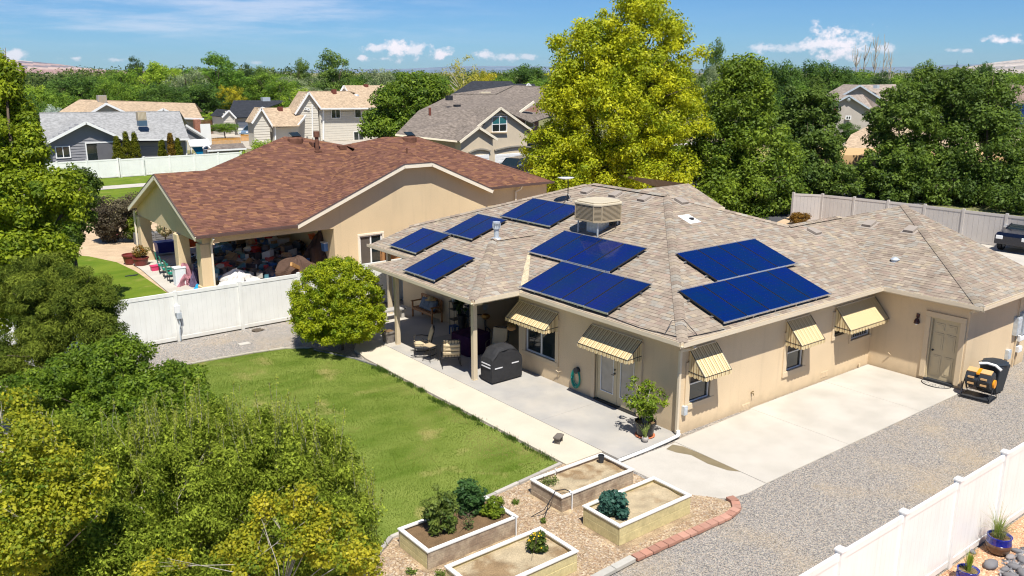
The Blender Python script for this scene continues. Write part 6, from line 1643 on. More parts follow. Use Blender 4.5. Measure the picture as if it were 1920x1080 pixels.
# beige two storey house
HB = thing('two_storey_house', 'cream sided two storey house with tan roof and side garage', 'house', tuple(PY(600, 262, 100)))
gable(HB, (553, 213), (579, 172), (603, 204), 100, m='side_cream', roofm='roof_tan', back=3, over=.4, lap=.34)
facep(HB, 'roof', 'roof_tan', [(603, 204, 99.6), (706, 203, 99.6), (655, 172, 105), (579, 172, 105)])
facep(HB, 'roof', 'roof_tan', [(579, 172, 105.1), (655, 172, 105.1), (700, 185, 112), (560, 185, 112)])
facep(HB, 'roof', 'roof_tan', [(650, 186, 104.5), (700, 203, 101), (760, 203, 101), (722, 160, 110), (644, 160, 110)])
facep(HB, 'wall', 'side_cream', [(637, 173, 108), (644, 161, 108), (652, 175, 108)]); rake(HB, [(636, 174, 107.8), (644, 160, 107.8), (653, 175, 107.8)], .2)
a, b = PY(602, 262, 100.4), PY(742, 204, 100.4); build('wall', MB().box(a.x, b.x, 100.5, 112, -.1, PY(606, 206, 100.4).z), 'side_cream', HB)
zt_ = PY(606, 206, 100.4).z
for k in range(int(zt_ / .34)): build('siding_board', MB().obox(((a.x + b.x) / 2, 100.46, k * .34 + .17), ((b.x - a.x) / 2, 0, 0), (0, .028, .008), (0, .006, .165)), 'side_cream', HB)
build('corner_board', MB().bar(PY(606, 206, 100.35), PY(606, 262, 100.35), .22), 'white', HB); build('corner_board', MB().bar(PY(585, 196, 100.3), PY(586, 258, 100.3), .14), 'white', HB)
build('gutter', MB().bar(PY(601, 204, 99.5), PY(742, 203, 99.5), .15, .2), 'white', HB)
fwin(HB, 622, 637, 206, 221, 100.4, 2); fwin(HB, 666, 676, 206, 220, 100.4, 1); fwin(HB, 664, 681, 247, 262, 100.4, 2)
fwin(HB, 571, 574, 203, 205, 100.3, 1); fwin(HB, 577, 579, 204, 206, 100.3, 1)
gable(HB, (472, 230), (490, 202), (512, 237), 97, m='side_cream', roofm='roof_tan', back=2, over=.35, lap=.34)
facep(HB, 'roof', 'roof_tan', [(512, 237, 96.6), (561, 236, 96.6), (574, 216, 101), (572, 202, 103), (490, 202, 103)])
a, b = PY(514, 262, 97.4), PY(560, 238, 97.4); build('wall', MB().box(a.x, b.x, 97.5, 103, -.1, b.z), 'side_cream', HB); build('corner_board', MB().bar(PY(516, 238, 97.3), PY(516, 262, 97.3), .18), 'white', HB)
rake(HB, [(557, 236, 97), (573, 216, 99)], .25); fwin(HB, 544, 552, 252, 254, 97.35, 2)
for x, y, Y in ((626, 172, 104.5), (525, 205, 102), (686, 162, 109.5)):
    p = PY(x, y, Y); build('chimney_cap', MB().box(p.x - .3, p.x + .3, p.y - .3, p.y + .3, p.z - .4, p.z + .35), mat('rust_cap', (.16, .05, .035), .7), HB)
p = PY(668, 180, 106); build('roof_vent', MB().ball((p.x, p.y, p.z), .5, 8, 6, (1, .8, .6)), 'zinc', HB)
# grey brown roofed house with two white gables
HR = thing('gabled_house', 'pale stucco house with large grey brown roof and two front gables', 'house', tuple(PY(900, 320, 58)))
facep(HR, 'roof', 'roof_greybrown', [(741, 252, 58), (863, 265, 55.5), (900, 240, 57.5), (939, 204, 61), (996, 230, 61), (1040, 215, 64), (1040, 165, 76), (965, 161, 76), (930, 178, 72), (846, 178, 72), (784, 208, 66)])
facep(HR, 'roof', 'roof_greybrown', [(965, 161, 76.2), (1040, 165, 76.2), (1060, 190, 86), (846, 190, 86), (846, 178, 72.2), (930, 178, 72.2)])
gable(HR, (862, 265), (898, 237), (933, 260), 55, m='stucco_pale', roofm='roof_greybrown', back=3, over=.35, trimm='fascia_light')
gable(HR, (890, 240), (939, 201), (997, 243), 58, m='stucco_pale', roofm='roof_greybrown', back=3, over=.35, trimm='fascia_light')
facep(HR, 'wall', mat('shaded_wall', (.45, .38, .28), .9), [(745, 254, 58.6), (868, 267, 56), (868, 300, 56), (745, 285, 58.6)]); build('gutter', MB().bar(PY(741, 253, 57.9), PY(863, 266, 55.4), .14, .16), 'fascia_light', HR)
fwin(HR, 923, 949, 219, 246, 58.32, 2, ['glass', 'glass', 'teal_glass', 'teal_glass'], rows=2)
build('window_sill', MB().bar(PY(921, 248.5, 58.2), PY(951, 248.5, 58.2), .2, .12), 'stucco_trim', HR)
build('round_arch', MB().bar(PY(929, 216, 58.25), PY(939, 212, 58.25), .16, .14), 'stucco_trim', HR); build('round_arch', MB().bar(PY(939, 212, 58.25), PY(947, 216, 58.25), .16, .14), 'stucco_trim', HR)
facep(HR, 'wall', mat('brick_wall', (.33, .19, .14), .9, .1, var=.25, vscale=7), [(968, 214, 63), (1010, 196, 63), (1010, 262, 63), (968, 240, 63)]); fwin(HR, 985, 1000, 216, 238, 62.8, 1, ['glass', 'teal_glass'], rows=2)
rake(HR, [(958, 213, 62), (970, 212, 62), (1000, 190, 62)], .25, 'fascia_light')
for (x0, x1, xm, y0, y1, Y) in ((880, 917, 898, 281, 279, 55.30), (928, 1000, 962, 277, 273, 58.30)):
    a, b, c = PY(x0, y0, Y), PY(x1, y0, Y), PY(xm, y1 - 2, Y)
    gd = build('garage_door', MB().box(a.x, b.x, Y - .02, Y + .05, 0, min(a.z, b.z) - .45), 'white', HR)
    hgt = min(a.z, b.z) - .45
    for k in range(4): build('door_section', MB().box(a.x + .06, b.x - .06, Y - .045, Y - .02, k * hgt / 4 + .04, (k + 1) * hgt / 4 - .03), 'white', gd)
    pts = [(a.x - .1 + (b.x - a.x + .2) * k / 8, Y - .08, a.z - .25 + .28 * math.sin(math.pi * k / 8)) for k in range(9)]
    for p_, q_ in zip(pts, pts[1:]): build('door_arch', MB().bar(p_, q_, .16, .14), mat('arch_shade', (.30, .27, .22), .8), HR)
for x, y in ((857, 200), (909, 203), (842, 183)):
    v = PP(x, y, Vector((0, -.4, 1)), PY(863, 265, 55.5).z - .4 * 55.5) ; p = PY(x, y, 66 if y < 202 else 65)
    build('roof_vent', MB().box(p.x - .3, p.x + .3, p.y - .3, p.y + .3, p.z - .3, p.z + .22), 'roof_black', HR)
p = PY(806, 212, 64); build('vent_pipe', MB().cyl((p.x, p.y, p.z), .14, -.5, .55, 8), mat('rust_cap', (.16, .05, .035)), HR)
p = PY(907, 176, 73); t = thing('roof_cooler', 'flat cream cooler top behind the grey brown ridge', 'cooler', tuple(p)); build('lid', MB().box(p.x - .75, p.x + .75, p.y - .5, p.y + .5, p.z - .1, p.z + .25), 'cooler_lid' if 'cooler_lid' in M else MATS['cooler_lid'], t, bevel=.05); build('cabinet', MB().box(p.x - .7, p.x + .7, p.y - .45, p.y + .45, p.z - .8, p.z - .1), 'cooler', t)
HZ_ = thing('black_roofed_house', 'house showing only its black roof behind the grey brown one', 'house', tuple(PY(900, 200, 96)))
facep(HZ_, 'roof', 'roof_black', [(838, 182, 92), (885, 152, 100), (958, 152, 100), (1000, 190, 92)]); facep(HZ_, 'roof', 'roof_black', [(955, 157, 99), (1002, 157, 99), (1010, 170, 94), (960, 172, 94)]); rake(HZ_, [(985, 163, 93), (990, 157, 93), (996, 163, 93)], .3)
build('wall', MB().box(PY(850, 190, 93).x, PY(990, 190, 93).x, 93.5, 106, -.1, 3.0), 'side_cream', HZ_)
# houses to the right behind the trees
def bigbox(parent, pts, h, m='stucco_pale'): 
    mb = MB(); mb.prism(ccw([(p.x, p.y) for p in pts]), -.1, h); build('wall', mb, m, parent)
def dgable(parent, L, A, R, D, back, m, roofm, over=.5):
    """gable facing the camera at distance D"""
    l, a, r = PD(*L, D), PD(*A, D), PD(*R, D); bk = FH * back
    u = (r - l); u.z = 0; u.normalize(); f = FH * over
    mb = MB(); li, ri = l + u * over + f, r - u * over + f; li.z += (a.z - l.z) * over / (a - l).length - .12; ri.z += (a.z - r.z) * over / (r - a).length - .12
    A2 = a + f - V(0, 0, .12)
    b0, b1 = Vector((li.x, li.y, -.1)), Vector((ri.x, ri.y, -.1))
    mb.face([b0, b1, ri, A2, li]); mb.face([b0 + bk, b0, li, li + bk]); mb.face([b1, b1 + bk, ri + bk, ri]); build('wall', mb, m, parent)
    for p, q in ((l, a), (a, r)):
        v = [p, q, q + bk, p + bk]; n = (v[1] - v[0]).cross(v[2] - v[0]).normalized(); n = n if n.z > 0 else -n
        mb = MB(); b = mb.add([tuple(t_) for t_ in v] + [tuple(t_ - n * .12) for t_ in v]); mb.idx(b, [(0, 1, 2, 3), (7, 6, 5, 4), (0, 4, 5, 1), (1, 5, 6, 2), (2, 6, 7, 3), (3, 7, 4, 0)]); build('roof', mb, roofm, parent)
        build('trim_board', MB().bar(p - FH * .03 - V(0, 0, .1), q - FH * .03 - V(0, 0, .1), .06, .22), 'zinc', parent)
    return l, a, r
M['roof_mauve'] = mat('mauve_shingle', (.30, .25, .21), .95, .1, var=.08, vscale=1, fine=.25, fscale=2.5)
HS = thing('grey_gabled_house', 'pale house with two grey gables between the dark trees at right', 'house', tuple(PD(1595, 240, 118)))
dgable(HS, (1534, 208), (1592, 178), (1642, 210), 116, 4, mat('pale_grey_stucco', (.42, .38, .33), .9), 'roof_mauve')
dgable(HS, (1558, 189), (1613, 159), (1652, 184), 121, 6, mat('pale_grey_stucco', (.42, .38, .33), .9), 'roof_mauve')
facep(HS, 'roof', 'roof_mauve', [(1613, 159, 1024), (1680, 158, 1024), (1690, 200, 1017), (1652, 184, 1021)]); facep(HS, 'roof', 'roof_mauve', [(1592, 178, 1016), (1618, 177, 1019), (1668, 212, 1014), (1642, 210, 1016)])
def dwin(parent, x0, x1, y0, y1, D, panes=2):
    a, b = PD(x0, y1, D), PD(x1, y0, D); u = (b - a); z0, z1 = a.z, b.z; u.z = 0; w = u.length; u.normalize()
    c = a + u * w / 2; c.z = (z0 + z1) / 2
    fr = build('window', MB().obox(c, u * (w / 2 + .08), FH * .03, (0, 0, (z1 - z0) / 2 + .08)), 'white', parent)
    for i in range(panes):
        cc = a + u * (w * (i + .5) / panes); cc.z = c.z; build('pane', MB().obox(cc - FH * .035, u * (w / panes / 2 - .05), FH * .01, (0, 0, (z1 - z0) / 2 - .03)), 'glass', fr)
dwin(HS, 1586, 1595, 218, 223, 116.2); p = PD(1567, 206, 116.1); build('wall_lamp', MB().box(p.x - .2, p.x + .2, p.y - .2, p.y + .2, p.z - .45, p.z + .4), mat('rust_cap', (.16, .05, .035)), HS)
p = PD(1591, 186, 116.3); build('gable_vent', MB().ball(tuple(p), .32, 10, 6), 'zinc', HS)
p = PD(1643, 163, 121.5); build('roof_vent', MB().box(p.x - .3, p.x + .3, p.y - .3, p.y + .3, p.z - .2, p.z + .25), 'zinc', HS)
HX = thing('tan_hipped_house', 'low stucco house with orange tan roof glimpsed under the dark trees', 'house', tuple(PD(1700, 380, 80)))
facep(HX, 'roof', 'roof_tan', [(1552, 318, 978), (1596, 252, 990), (1640, 230, 996), (1760, 232, 996), (1900, 300, 984), (1940, 396, 971), (1645, 372, 973)])
for (x, y) in ((1632, 376), (1748, 389), (1545, 369)):
    pass
a, b = PD(1560, 366, 75.5), PD(1975, 402, 73); d = (b - a); d.z = 0; nrm_ = Vector((-d.y, d.x, 0)).normalized()
mb = MB(); mb.prism(ccw([(a.x, a.y), (b.x, b.y), (b.x + nrm_.x * 8, b.y + nrm_.y * 8), (a.x + nrm_.x * 8, a.y + nrm_.y * 8)]), -.1, 2.6); build('wall', mb, mat('ochre_stucco', (.55, .36, .18), .9, .1, var=.06), HX)
for x in (1630, 1745, 1688):
    y = 376 + (x - 1630) * .12; p = PD(x, y, 74.4); build('window', MB().box(p.x - .4, p.x + .4, p.y - .4, p.y + .1, p.z - .22, p.z + .22), 'glass', HX)
p = PD(1771, 219, 94); t = thing('skylight', 'dark domed skylight on the tan roof between the two dark trees', 'skylight', tuple(p)); build('frame', MB().ball(tuple(p), .62, 10, 6, (1.2, 1, .5)), 'zinc', t); build('dome', MB().ball((p.x, p.y, p.z + .1), .5, 10, 6, (1.1, .9, .5)), 'glass', t)
facep(HX, 'roof', 'roof_tan', [(1735, 226, 995), (1770, 212, 1000), (1792, 214, 999), (1775, 244, 992), (1740, 240, 993)])
HY = thing('brown_gabled_house', 'brown roofed house with roof solar panels at the right edge', 'house', tuple(PD(1900, 200, 110)))
dgable(HY, (1862, 165), (1868, 152), (1908, 193), 112, 5, mat('brown_stucco', (.16, .12, .09), .9), mat('roof_taupe', (.21, .155, .125), .95, .1, fine=.2, fscale=3))
facep(HY, 'roof', MATS['roof_taupe'], [(1868, 152, 1013), (1880, 166, 1011), (1908, 193, 1008), (1960, 190, 1008), (1960, 164, 1014), (1885, 166, 1014)])
facep(HY, 'roof', MATS['roof_taupe'], [(1885, 190, 1004), (1980, 190, 1004), (1980, 250, 990), (1900, 250, 990)])
t = thing('solar_array', 'slanted solar panels on the brown roof at the right edge', 'solar panels', tuple(PD(1910, 230, 96)))
for i in range(3):
    for j in range(3): 
        x0, y0 = 1889 + i * 22 + j * 4, 194 + j * 14
        facep(t, 'solar_panel', 'solar', [(x0, y0, 1002 - j * 3), (x0 + 21, y0, 1002 - j * 3), (x0 + 25, y0 + 13, 999 - j * 3), (x0 + 4, y0 + 13, 999 - j * 3)], .05)
HU = thing('lattice_pergola', 'orange wood lattice panel above the grey fence at right', 'lattice', tuple(PD(1894, 400, 66)))
def latt(x0, x1, y0, y1, D, n):
    a, b = PD(x0, y1, D), PD(x1, y0, D); w_ = mat('cedar', (.40, .17, .06), .8, .2, var=.15)
    u = b - a; zz0, zz1 = a.z, b.z; u.z = 0; L_ = u.length; u.normalize()
    at = lambda s, z: Vector((a.x, a.y, z)) + u * s
    for s in (0, L_): build('post', MB().bar(at(s, 0), at(s, zz1 + .1), .14), w_, HU)
    build('rail', MB().bar(at(0, zz1 + .05), at(L_, zz1 + .05), .1, .1), w_, HU); build('rail', MB().bar(at(0, zz0), at(L_, zz0), .1, .1), w_, HU)
    h = zz1 - zz0
    for i in range(-n, n):
        s0 = i * L_ / n
        for sg in (1, -1):
            x_0, x_1 = (s0, s0 + h) if sg > 0 else (s0 + h, s0)
            pa, pb = [x_0, zz0], [x_1, zz1]
            t0, t1 = 0, 1
            lo, hi = min(x_0, x_1), max(x_0, x_1)
            if hi < 0 or lo > L_: continue
            c0 = max(0, (0 - lo) / (hi - lo)); c1_ = min(1, (L_ - lo) / (hi - lo))
            if sg > 0: q0, q1 = (lo + (hi - lo) * c0, zz0 + h * c0), (lo + (hi - lo) * c1_, zz0 + h * c1_)
            else: q0, q1 = (lo + (hi - lo) * c0, zz1 - h * c0), (lo + (hi - lo) * c1_, zz1 - h * c1_)
            build('lattice_strip', MB().bar(at(q0[0], q0[1]) - FH * .02 * sg, at(q1[0], q1[1]) - FH * .02 * sg, .03, .03), w_, HU)
latt(1888, 1903, 390, 408, 66, 6)
# grey fence behind the roof at right
def fence_px(label, pts, h, m, group='vinyl privacy fences'):
    v = [P(x, y, -.05) for x, y in pts]; t = thing('vinyl_fence', label, 'fence', tuple(v[0]), group=group)
    for p in v: build('post', MB().box(p.x - .07, p.x + .07, p.y - .07, p.y + .07, -.05, h + .1), m, t)
    for a, b in zip(v, v[1:]):
        build('rail', MB().bar(a + V(0, 0, h), b + V(0, 0, h), .07, .14), m, t); build('rail', MB().bar(a + V(0, 0, .1), b + V(0, 0, .1), .07, .14), m, t)
        n = 8
        for i in range(n):
            q, r_ = a.lerp(b, i / n + .002), a.lerp(b, (i + 1) / n - .002); build('board', MB().bar(q + V(0, 0, h / 2 + .05), r_ + V(0, 0, h / 2 + .05), .03, h - .25), m, t)
    return t
M['vinyl_grey'] = mat('grey_vinyl', (.50, .46, .42), .5, .4, var=.04)
fence_px('grey privacy fence turning the corner by the small orange bush', [(1484, 414), (1538, 417), (1597, 424), (1660, 432), (1728, 441), (1800, 452), (1880, 463), (1965, 476)], 1.78, 'vinyl_grey')
p = P(1500, 420); plant('orange_bush', 'small orange brown bush before the grey fence corner', 'bush', [px_ell(1499, 410, 17, 10, (p - CAM).dot(FH))], 5000, .10, (.16, .09, .015), (.36, .20, .03), nc=40, rc=.22, trunk=.03, base=(p.x, p.y, -.05), leafname='foliage', trunkname='stem')
sheet('gravel_patch', [tuple(P(x, y)[:2]) for x, y in ((1380, 450), (1480, 405), (1545, 410), (1600, 440), (1500, 480))], -.03, MATS['tan_gravel'])

# cars
def car(label, loc, rz, paint, L_=4.6, W_=1.8, Hh=1.45, suv=False, name='parked_car', cat='car'):
    t = thing(name, label, cat, loc, rz); pm = mat('paint_%s' % label[:9].replace(' ', '_'), paint, .25, .5, metal=.3, var=0, coat=.8)
    hw = W_ / 2
    if suv: prof = [(-L_ / 2, .45), (-L_ / 2 + .02, .95), (-L_ / 2 + .25, 1.08), (-L_ / 2 + 1.25, 1.16), (-L_ / 2 + 1.3, 1.16), (L_ / 2 - .15, 1.18), (L_ / 2, .9), (L_ / 2, .45)]
    else: prof = [(-L_ / 2, .35), (-L_ / 2 + .02, .62), (-L_ / 2 + .3, .78), (-L_ / 2 + 1.2, .90), (L_ / 2 - .75, .96), (L_ / 2 - .05, .90), (L_ / 2, .6), (L_ / 2, .35)]
    mb = MB(); n = len(prof)
    secs = [(-hw, .93), (-hw * .92, 1.0), (hw * .92, 1.0), (hw, .93)]
    idx = []
    for y, k in secs: idx.append(mb.add([(x, y, .3 + (z - .3) * k) for x, z in prof]))
    for a, b in zip(idx, idx[1:]):
        for i in range(n): mb.f.append((a + i, a + (i + 1) % n, b + (i + 1) % n, b + i)); mb.c.append(None)
    mb.f.append(tuple(idx[0] + i for i in reversed(range(n)))); mb.f.append(tuple(idx[-1] + i for i in range(n))); mb.c += [None, None]
    build('body', mb, pm, t, local=True, bevel=.05)
    z0 = 1.15 if suv else .92
    cab = [(-L_ / 2 + (1.25 if suv else 1.15), z0), (-L_ / 2 + (2.0 if suv else 1.95), Hh), (L_ / 2 - (.55 if suv else 1.3), Hh), (L_ / 2 - (.15 if suv else .6), z0)]
    mb = MB(); a = mb.add([(x, -hw * (.93 if z == z0 else .78), z) for x, z in cab]); b = mb.add([(x, hw * (.93 if z == z0 else .78), z) for x, z in cab])
    mb.idx(0, [(0, 1, 2, 3)[::-1], (4, 5, 6, 7), (0, 4, 5, 1), (2, 6, 7, 3)]); build('windows', mb, 'glass', t, local=True)
    mb = MB(); mb.box(cab[1][0], cab[2][0], -hw * .78, hw * .78, Hh - .01, Hh + .035); build('roof', mb, pm, t, local=True, bevel=.02)
    for sy in (-1, 1):
        for x, z in ((cab[0], cab[1]), (cab[2], cab[3])):
            mb = MB(); mb.bar((x[0], sy * hw * (.935 if x[1] == z0 else .785), x[1]), (z[0], sy * hw * (.935 if z[1] == z0 else .785), z[1]), .07); build('pillar', mb, pm, t, local=True)
        mb = MB(); xm = (cab[1][0] + cab[2][0]) / 2; mb.bar((xm, sy * hw * .785, Hh), (xm, sy * hw * .935, z0), .07); build('pillar', mb, pm, t, local=True)
        mb = MB(); mb.box(cab[0][0] + .25, cab[0][0] + .45, sy * (hw + .1) - .1, sy * (hw + .1) + .1, z0, z0 + .16); build('mirror', mb, 'chrome', t, local=True, bevel=.02)
        mb = MB(); mb.box(cab[0][0] + .9, cab[0][0] + 1.1, sy * hw - .02, sy * hw + .02, z0 - .15, z0 - .11); mb.box(cab[0][0] + 1.9, cab[0][0] + 2.1, sy * hw - .02, sy * hw + .02, z0 - .15, z0 - .11); build('door_handle', mb, 'chrome', t, local=True)
        mb = MB(); mb.box(-L_ / 2 - .01, -L_ / 2 + .12, sy * hw * .72 - .18, sy * hw * .72 + .18, z0 - .42, z0 - .22); build('headlight', mb, 'white', t, local=True, bevel=.02)
        for x in (-L_ / 2 + .85, L_ / 2 - .9):
            mb = MB(); mb.cyl((x, sy * hw * .9, .34), .34, -.11, .11, 18, axis='y'); w = build('wheel', mb, 'rubber', t, local=True)
            mb = MB(); mb.cyl((x, sy * hw * .9, .34), .21, -.12, .12, 12, axis='y'); build('rim', mb, 'chrome', w, local=True)
    return t
p = P(1925, 470); car('black suv parked by the grey fence at the right edge', (p.x + .9, p.y + .3, -.04), .0, (.004, .006, .016), 4.6, 1.85, 1.55, True, cat='suv')
p = P(472, 253); car('silver blue hatchback parked on the garage drive', (p.x, p.y, -.04), .6, (.20, .30, .42), 4.3, 1.75, 1.5)
p = P(968, 330); car('dark pickup half hidden by the golden tree', (p.x, p.y, -.03), .35, (.03, .022, .02), 5.2, 1.9, 1.75, True, name='parked_pickup', cat='pickup')
# ------------------------------------------------------------------ raised beds
M['bed_cap'] = mat('bed_cap_paint', (.74, .72, .67), .7, .2, var=.06, vscale=3)
M['plank_grey'] = mat('weathered_plank', (.40, .32, .23), .85, .15, var=.15, vscale=5, col2=(.28, .21, .15), c2scale=3, fine=.15, fscale=25)
M['plank_new'] = mat('new_plank', (.56, .48, .25), .8, .2, var=.12, vscale=4, fine=.1, fscale=20)
def raised_bed(label, x0, x1, y0, y1, h, front, side_, n=3, soil='soil', cap=.09):
    t = thing('raised_bed', label, 'garden bed', (x0, y0, -.05), group='raised wooden garden beds')
    b = -.05; ph = (h - b) / n
    for k in range(n):
        z0, z1 = b + k * ph + .003, b + (k + 1) * ph - .003; j = rnd.uniform(-.006, .006)
        for q, m_ in (((x0, x1, y0 + j, y0 + .04 + j), front), ((x0, x1, y1 - .04, y1), front), ((x0 + j, x0 + .04 + j, y0 + .045, y1 - .045), side_), ((x1 - .04, x1, y0 + .045, y1 - .045), side_)):
            build('plank', MB().box(q[0], q[1], q[2], q[3], z0, z1), m_, t, bevel=.004)
    c = cap
    for q in ((x0 - .02, x1 + .02, y0 - .02, y0 - .02 + c), (x0 - .02, x1 + .02, y1 + .02 - c, y1 + .02), (x0 - .02, x0 - .02 + c, y0 - .02 + c, y1 + .02 - c), (x1 + .02 - c, x1 + .02, y0 - .02 + c, y1 + .02 - c)):
        build('cap_board', MB().box(*q, h, h + .035), 'bed_cap', t, bevel=.004)
    mb = MB(); n1_, n2_ = 26, 14
    g = [[(x0 + .04 + (x1 - x0 - .08) * i / n1_, y0 + .04 + (y1 - y0 - .08) * j / n2_, h - .07 + .035 * mnoise.noise(Vector((i * .35 + x0, j * .35, 2)))) for i in range(n1_ + 1)] for j in range(n2_ + 1)]
    for j in range(n2_):
        for i in range(n1_): mb.face([g[j][i], g[j][i + 1], g[j + 1][i + 1], g[j + 1][i]])
    build('soil', mb, soil, t, smooth=True)
    return t
M['soil_dark'] = mat('dark_bed_soil', (.17, .11, .06), .95, .1, var=.2, vscale=4, fine=.25, fscale=50, bump=.7, bscale=25, bdist=.03)
raised_bed('weathered raised bed nearest the patio holding a black pot', -5.32, -3.02, -1.30, -.18, .30, 'plank_grey', 'plank_grey')
raised_bed('pale new raised bed at right with one blue green plant', -5.30, -3.06, -3.12, -1.99, .38, 'plank_new', 'plank_new', 2)
raised_bed('raised bed crowded with tall leafy tomato plants', -8.96, -6.68, -1.40, -.26, .33, 'plank_grey', 'plank_new')
raised_bed('lowest raised bed with a single yellow flowering plant', -9.0, -6.62, -3.26, -2.10, .37, 'plank_new', 'plank_new', 2)
# dark soil in the planted bed
mb = MB(); n1_ = 12; mb.face([(-8.9, -1.34, .30), (-6.74, -1.34, .30), (-6.74, -.32, .30), (-8.9, -.32, .30)]); 
build_at('dark_soil', mb, 'soil_dark', (-8.9, -1.34, .3), kind='stuff', label='dark damp soil in the planted bed', cat='soil')
# irrigation standpipes
for x, y, z1 in ((-5.06, -1.36, .40), (-4.6, -.23, .40), (-6.76, -1.46, .42)):
    mb = MB(); mb.tube([(x, y, -.05), (x, y, z1), (x, y + (.10 if y < -1 else -.10), z1)], .014, 6); build_at('irrigation_pipe', mb, 'white', (x, y, -.05), label={-5.06: 'thin white pipe on the front corner of the weathered bed', -4.6: 'thin white pipe inside the far side of the weathered bed', -6.76: 'thin white pipe at the right end of the tomato bed'}[x], cat='pipe')
mb = MB(); mb.tube([(-6.0, -1.05, -.03), (-5.75, -1.2, .12), (-5.5, -1.15, .30), (-5.3, -1.05, .38), (-5.05, -1.1, .36), (-4.95, -1.2, .30)], .011, 6); mb.tube([(-5.9, -1.35, -.03), (-5.7, -1.22, .10), (-5.52, -1.12, .26)], .009, 6)
build_at('drip_hose', mb, 'black', (-6.0, -1.05, -.03), label='black drip hose arching from the ground into the weathered bed', cat='hose')
mb = MB(); c = P(1127, 866, .25); mb.lathe((c.x, c.y, .24), [(.062, 0), (.075, .17), (.082, .175), (.082, .19), (.07, .19), (.06, .05)], 14, cap=False); build_at('nursery_pot', mb, 'dark', (c.x, c.y, .24), label='empty black nursery pot standing on the bed soil', cat='pot')
# bed plants
def bedplant(name, label, x, y, z, r, h, ca, cb, n, size, seed, cat='plant', flowers=None, **kw):
    ell = [((x, y, z + h * .55), (r, r, h * .5)), ((x, y, z + h * .25), (r * .9, r * .9, h * .3))]
    t = plant(name, label, cat, ell, n, size, ca, cb, nc=60, rc=r * .33, base=(x, y, z), trunk=0 if h < .2 else .010, leafname='foliage', trunkname='stem', seed=seed, nlimb=6, **kw)
    if flowers:
        mb = MB(); r_ = random.Random(seed)
        for i in range(26):
            a = r_.uniform(0, 6.28); f = r_.uniform(.2, 1); zz = z + h * (1.02 - f * f * .55)
            mb.ball((x + r * f * math.cos(a), y + r * f * math.sin(a), zz), .018, 6, 4, (1, 1, .6), col=flowers)
        build('flower', mb, 'attr', t)
    return t
g1, g2 = (.045, .10, .015), (.16, .24, .03)
bedplant('tomato_plant', 'tallest leafy green plant at the left end of the planted bed', -8.28, -.82, .28, .36, 1.05, (.055, .11, .02), (.22, .28, .05), 3600, .085, 201, aspect=.4, hang=.8)
bedplant('tomato_plant', 'dark leafy plant in the middle back of the planted bed', -7.35, -.55, .28, .36, .82, (.03, .085, .025), (.09, .19, .045), 3200, .075, 202)
bedplant('basil_plant', 'bright lime bushy plant at the right of the planted bed', -7.0, -.95, .28, .27, .42, (.12, .20, .015), (.30, .38, .03), 3200, .05, 203)
bedplant('kale_plant', 'blue green curly plant in the pale new bed', -4.93, -2.55, .33, .33, .46, (.03, .10, .075), (.09, .21, .15), 3000, .075, 204, aspect=.9)
bedplant('zinnia_plant', 'small plant with yellow flowers in the lowest bed', -7.15, -2.65, .31, .22, .38, (.04, .085, .015), (.14, .2, .03), 2000, .055, 205, flowers=(.75, .50, .02))
bedplant('seedling', 'small sprawling green weeds inside the weathered bed', -5.0, -.45, .24, .25, .10, (.10, .16, .03), (.25, .28, .08), 400, .05, 206)
bedplant('seedling', 'thin young plant between the taller ones in the planted bed', -7.75, -1.1, .28, .13, .34, (.06, .11, .03), (.2, .26, .08), 160, .045, 207)
for i, (x, y, r) in enumerate(((-5.9, -.35, .10), (-5.95, -1.4, .07), (-8.9, -1.75, .12), (-9.3, -1.3, .12), (-6.25, .02, .16))):
    bedplant('weed', ('low weed tuft by the lawn edge near the weathered bed', 'tiny weed beside the drip hose', 'weed at the front corner of the planted bed', 'weed left of the planted bed', 'grassy weeds where the lawn meets the mulch')[i], x, y, -.05, r, .12, (.10, .17, .02), (.24, .30, .06), 160, .05, 210 + i)
mb = MB(); mb.obox((-7.9, -1.75, .0), (.75, .09, 0), (-.012, .10, 0), (0, 0, .02)); build_at('loose_board', mb, mat('loose_board_wood', (.46, .30, .15), .85, .1, var=.2, vscale=5), (-7.9, -1.75, -.02), label='loose board lying in front of the planted bed', cat='board')
# lawn edging stones, brick edging
def edge_row(name, label, cat, pts, ln, w, h, cols, m='attr', piece='stone', gap=.008, z=-.05):
    t = thing(name, label, cat, (*pts[0], z)); acc = 0
    path = [Vector((*p, 0)) for p in pts]
    for a, b in zip(path, path[1:]):
        d = b - a; L_ = d.length; d.normalize(); n = max(1, round(L_ / ln)); s = L_ / n
        for i in range(n):
            c = a + d * (s * (i + .5)); nn = Vector((-d.y, d.x, 0)); c += nn * rnd.uniform(-.008, .008)
            mb = MB(); mb.obox((c.x, c.y, z + h / 2), d * (s / 2 - gap), nn * (w / 2), (0, 0, h / 2 * rnd.uniform(.9, 1.1))); col = rnd.choice(cols); q = rnd.uniform(.88, 1.1)
            mb.c = [tuple(v * q for v in col)] * len(mb.f); build(piece, mb, m, t, bevel=.006)
    return t
BR = [(.42, .215, .155), (.38, .20, .145), (.45, .25, .185)]
e0, e1, e2, e3 = P(1372, 938, 0), P(1380, 948, 0), P(1368, 966, 0), P(1178, 1045, 0)
edge_row('brick_edging', 'curved row of reddish bricks between mulch and gravel', 'edging', [(-1.80, -3.22), (-1.86, -3.45), (-2.10, -3.68), (-2.5, -3.76), (-5.42, -3.68)], .22, .20, .07, BR, piece='brick')
edge_row('concrete_edging', 'grey concrete blocks continuing the brick edging at the bottom', 'edging', [(-5.46, -3.68), (-8.4, -3.80)], .55, .17, .09, [(.42, .40, .36), (.47, .45, .40)], piece='block')
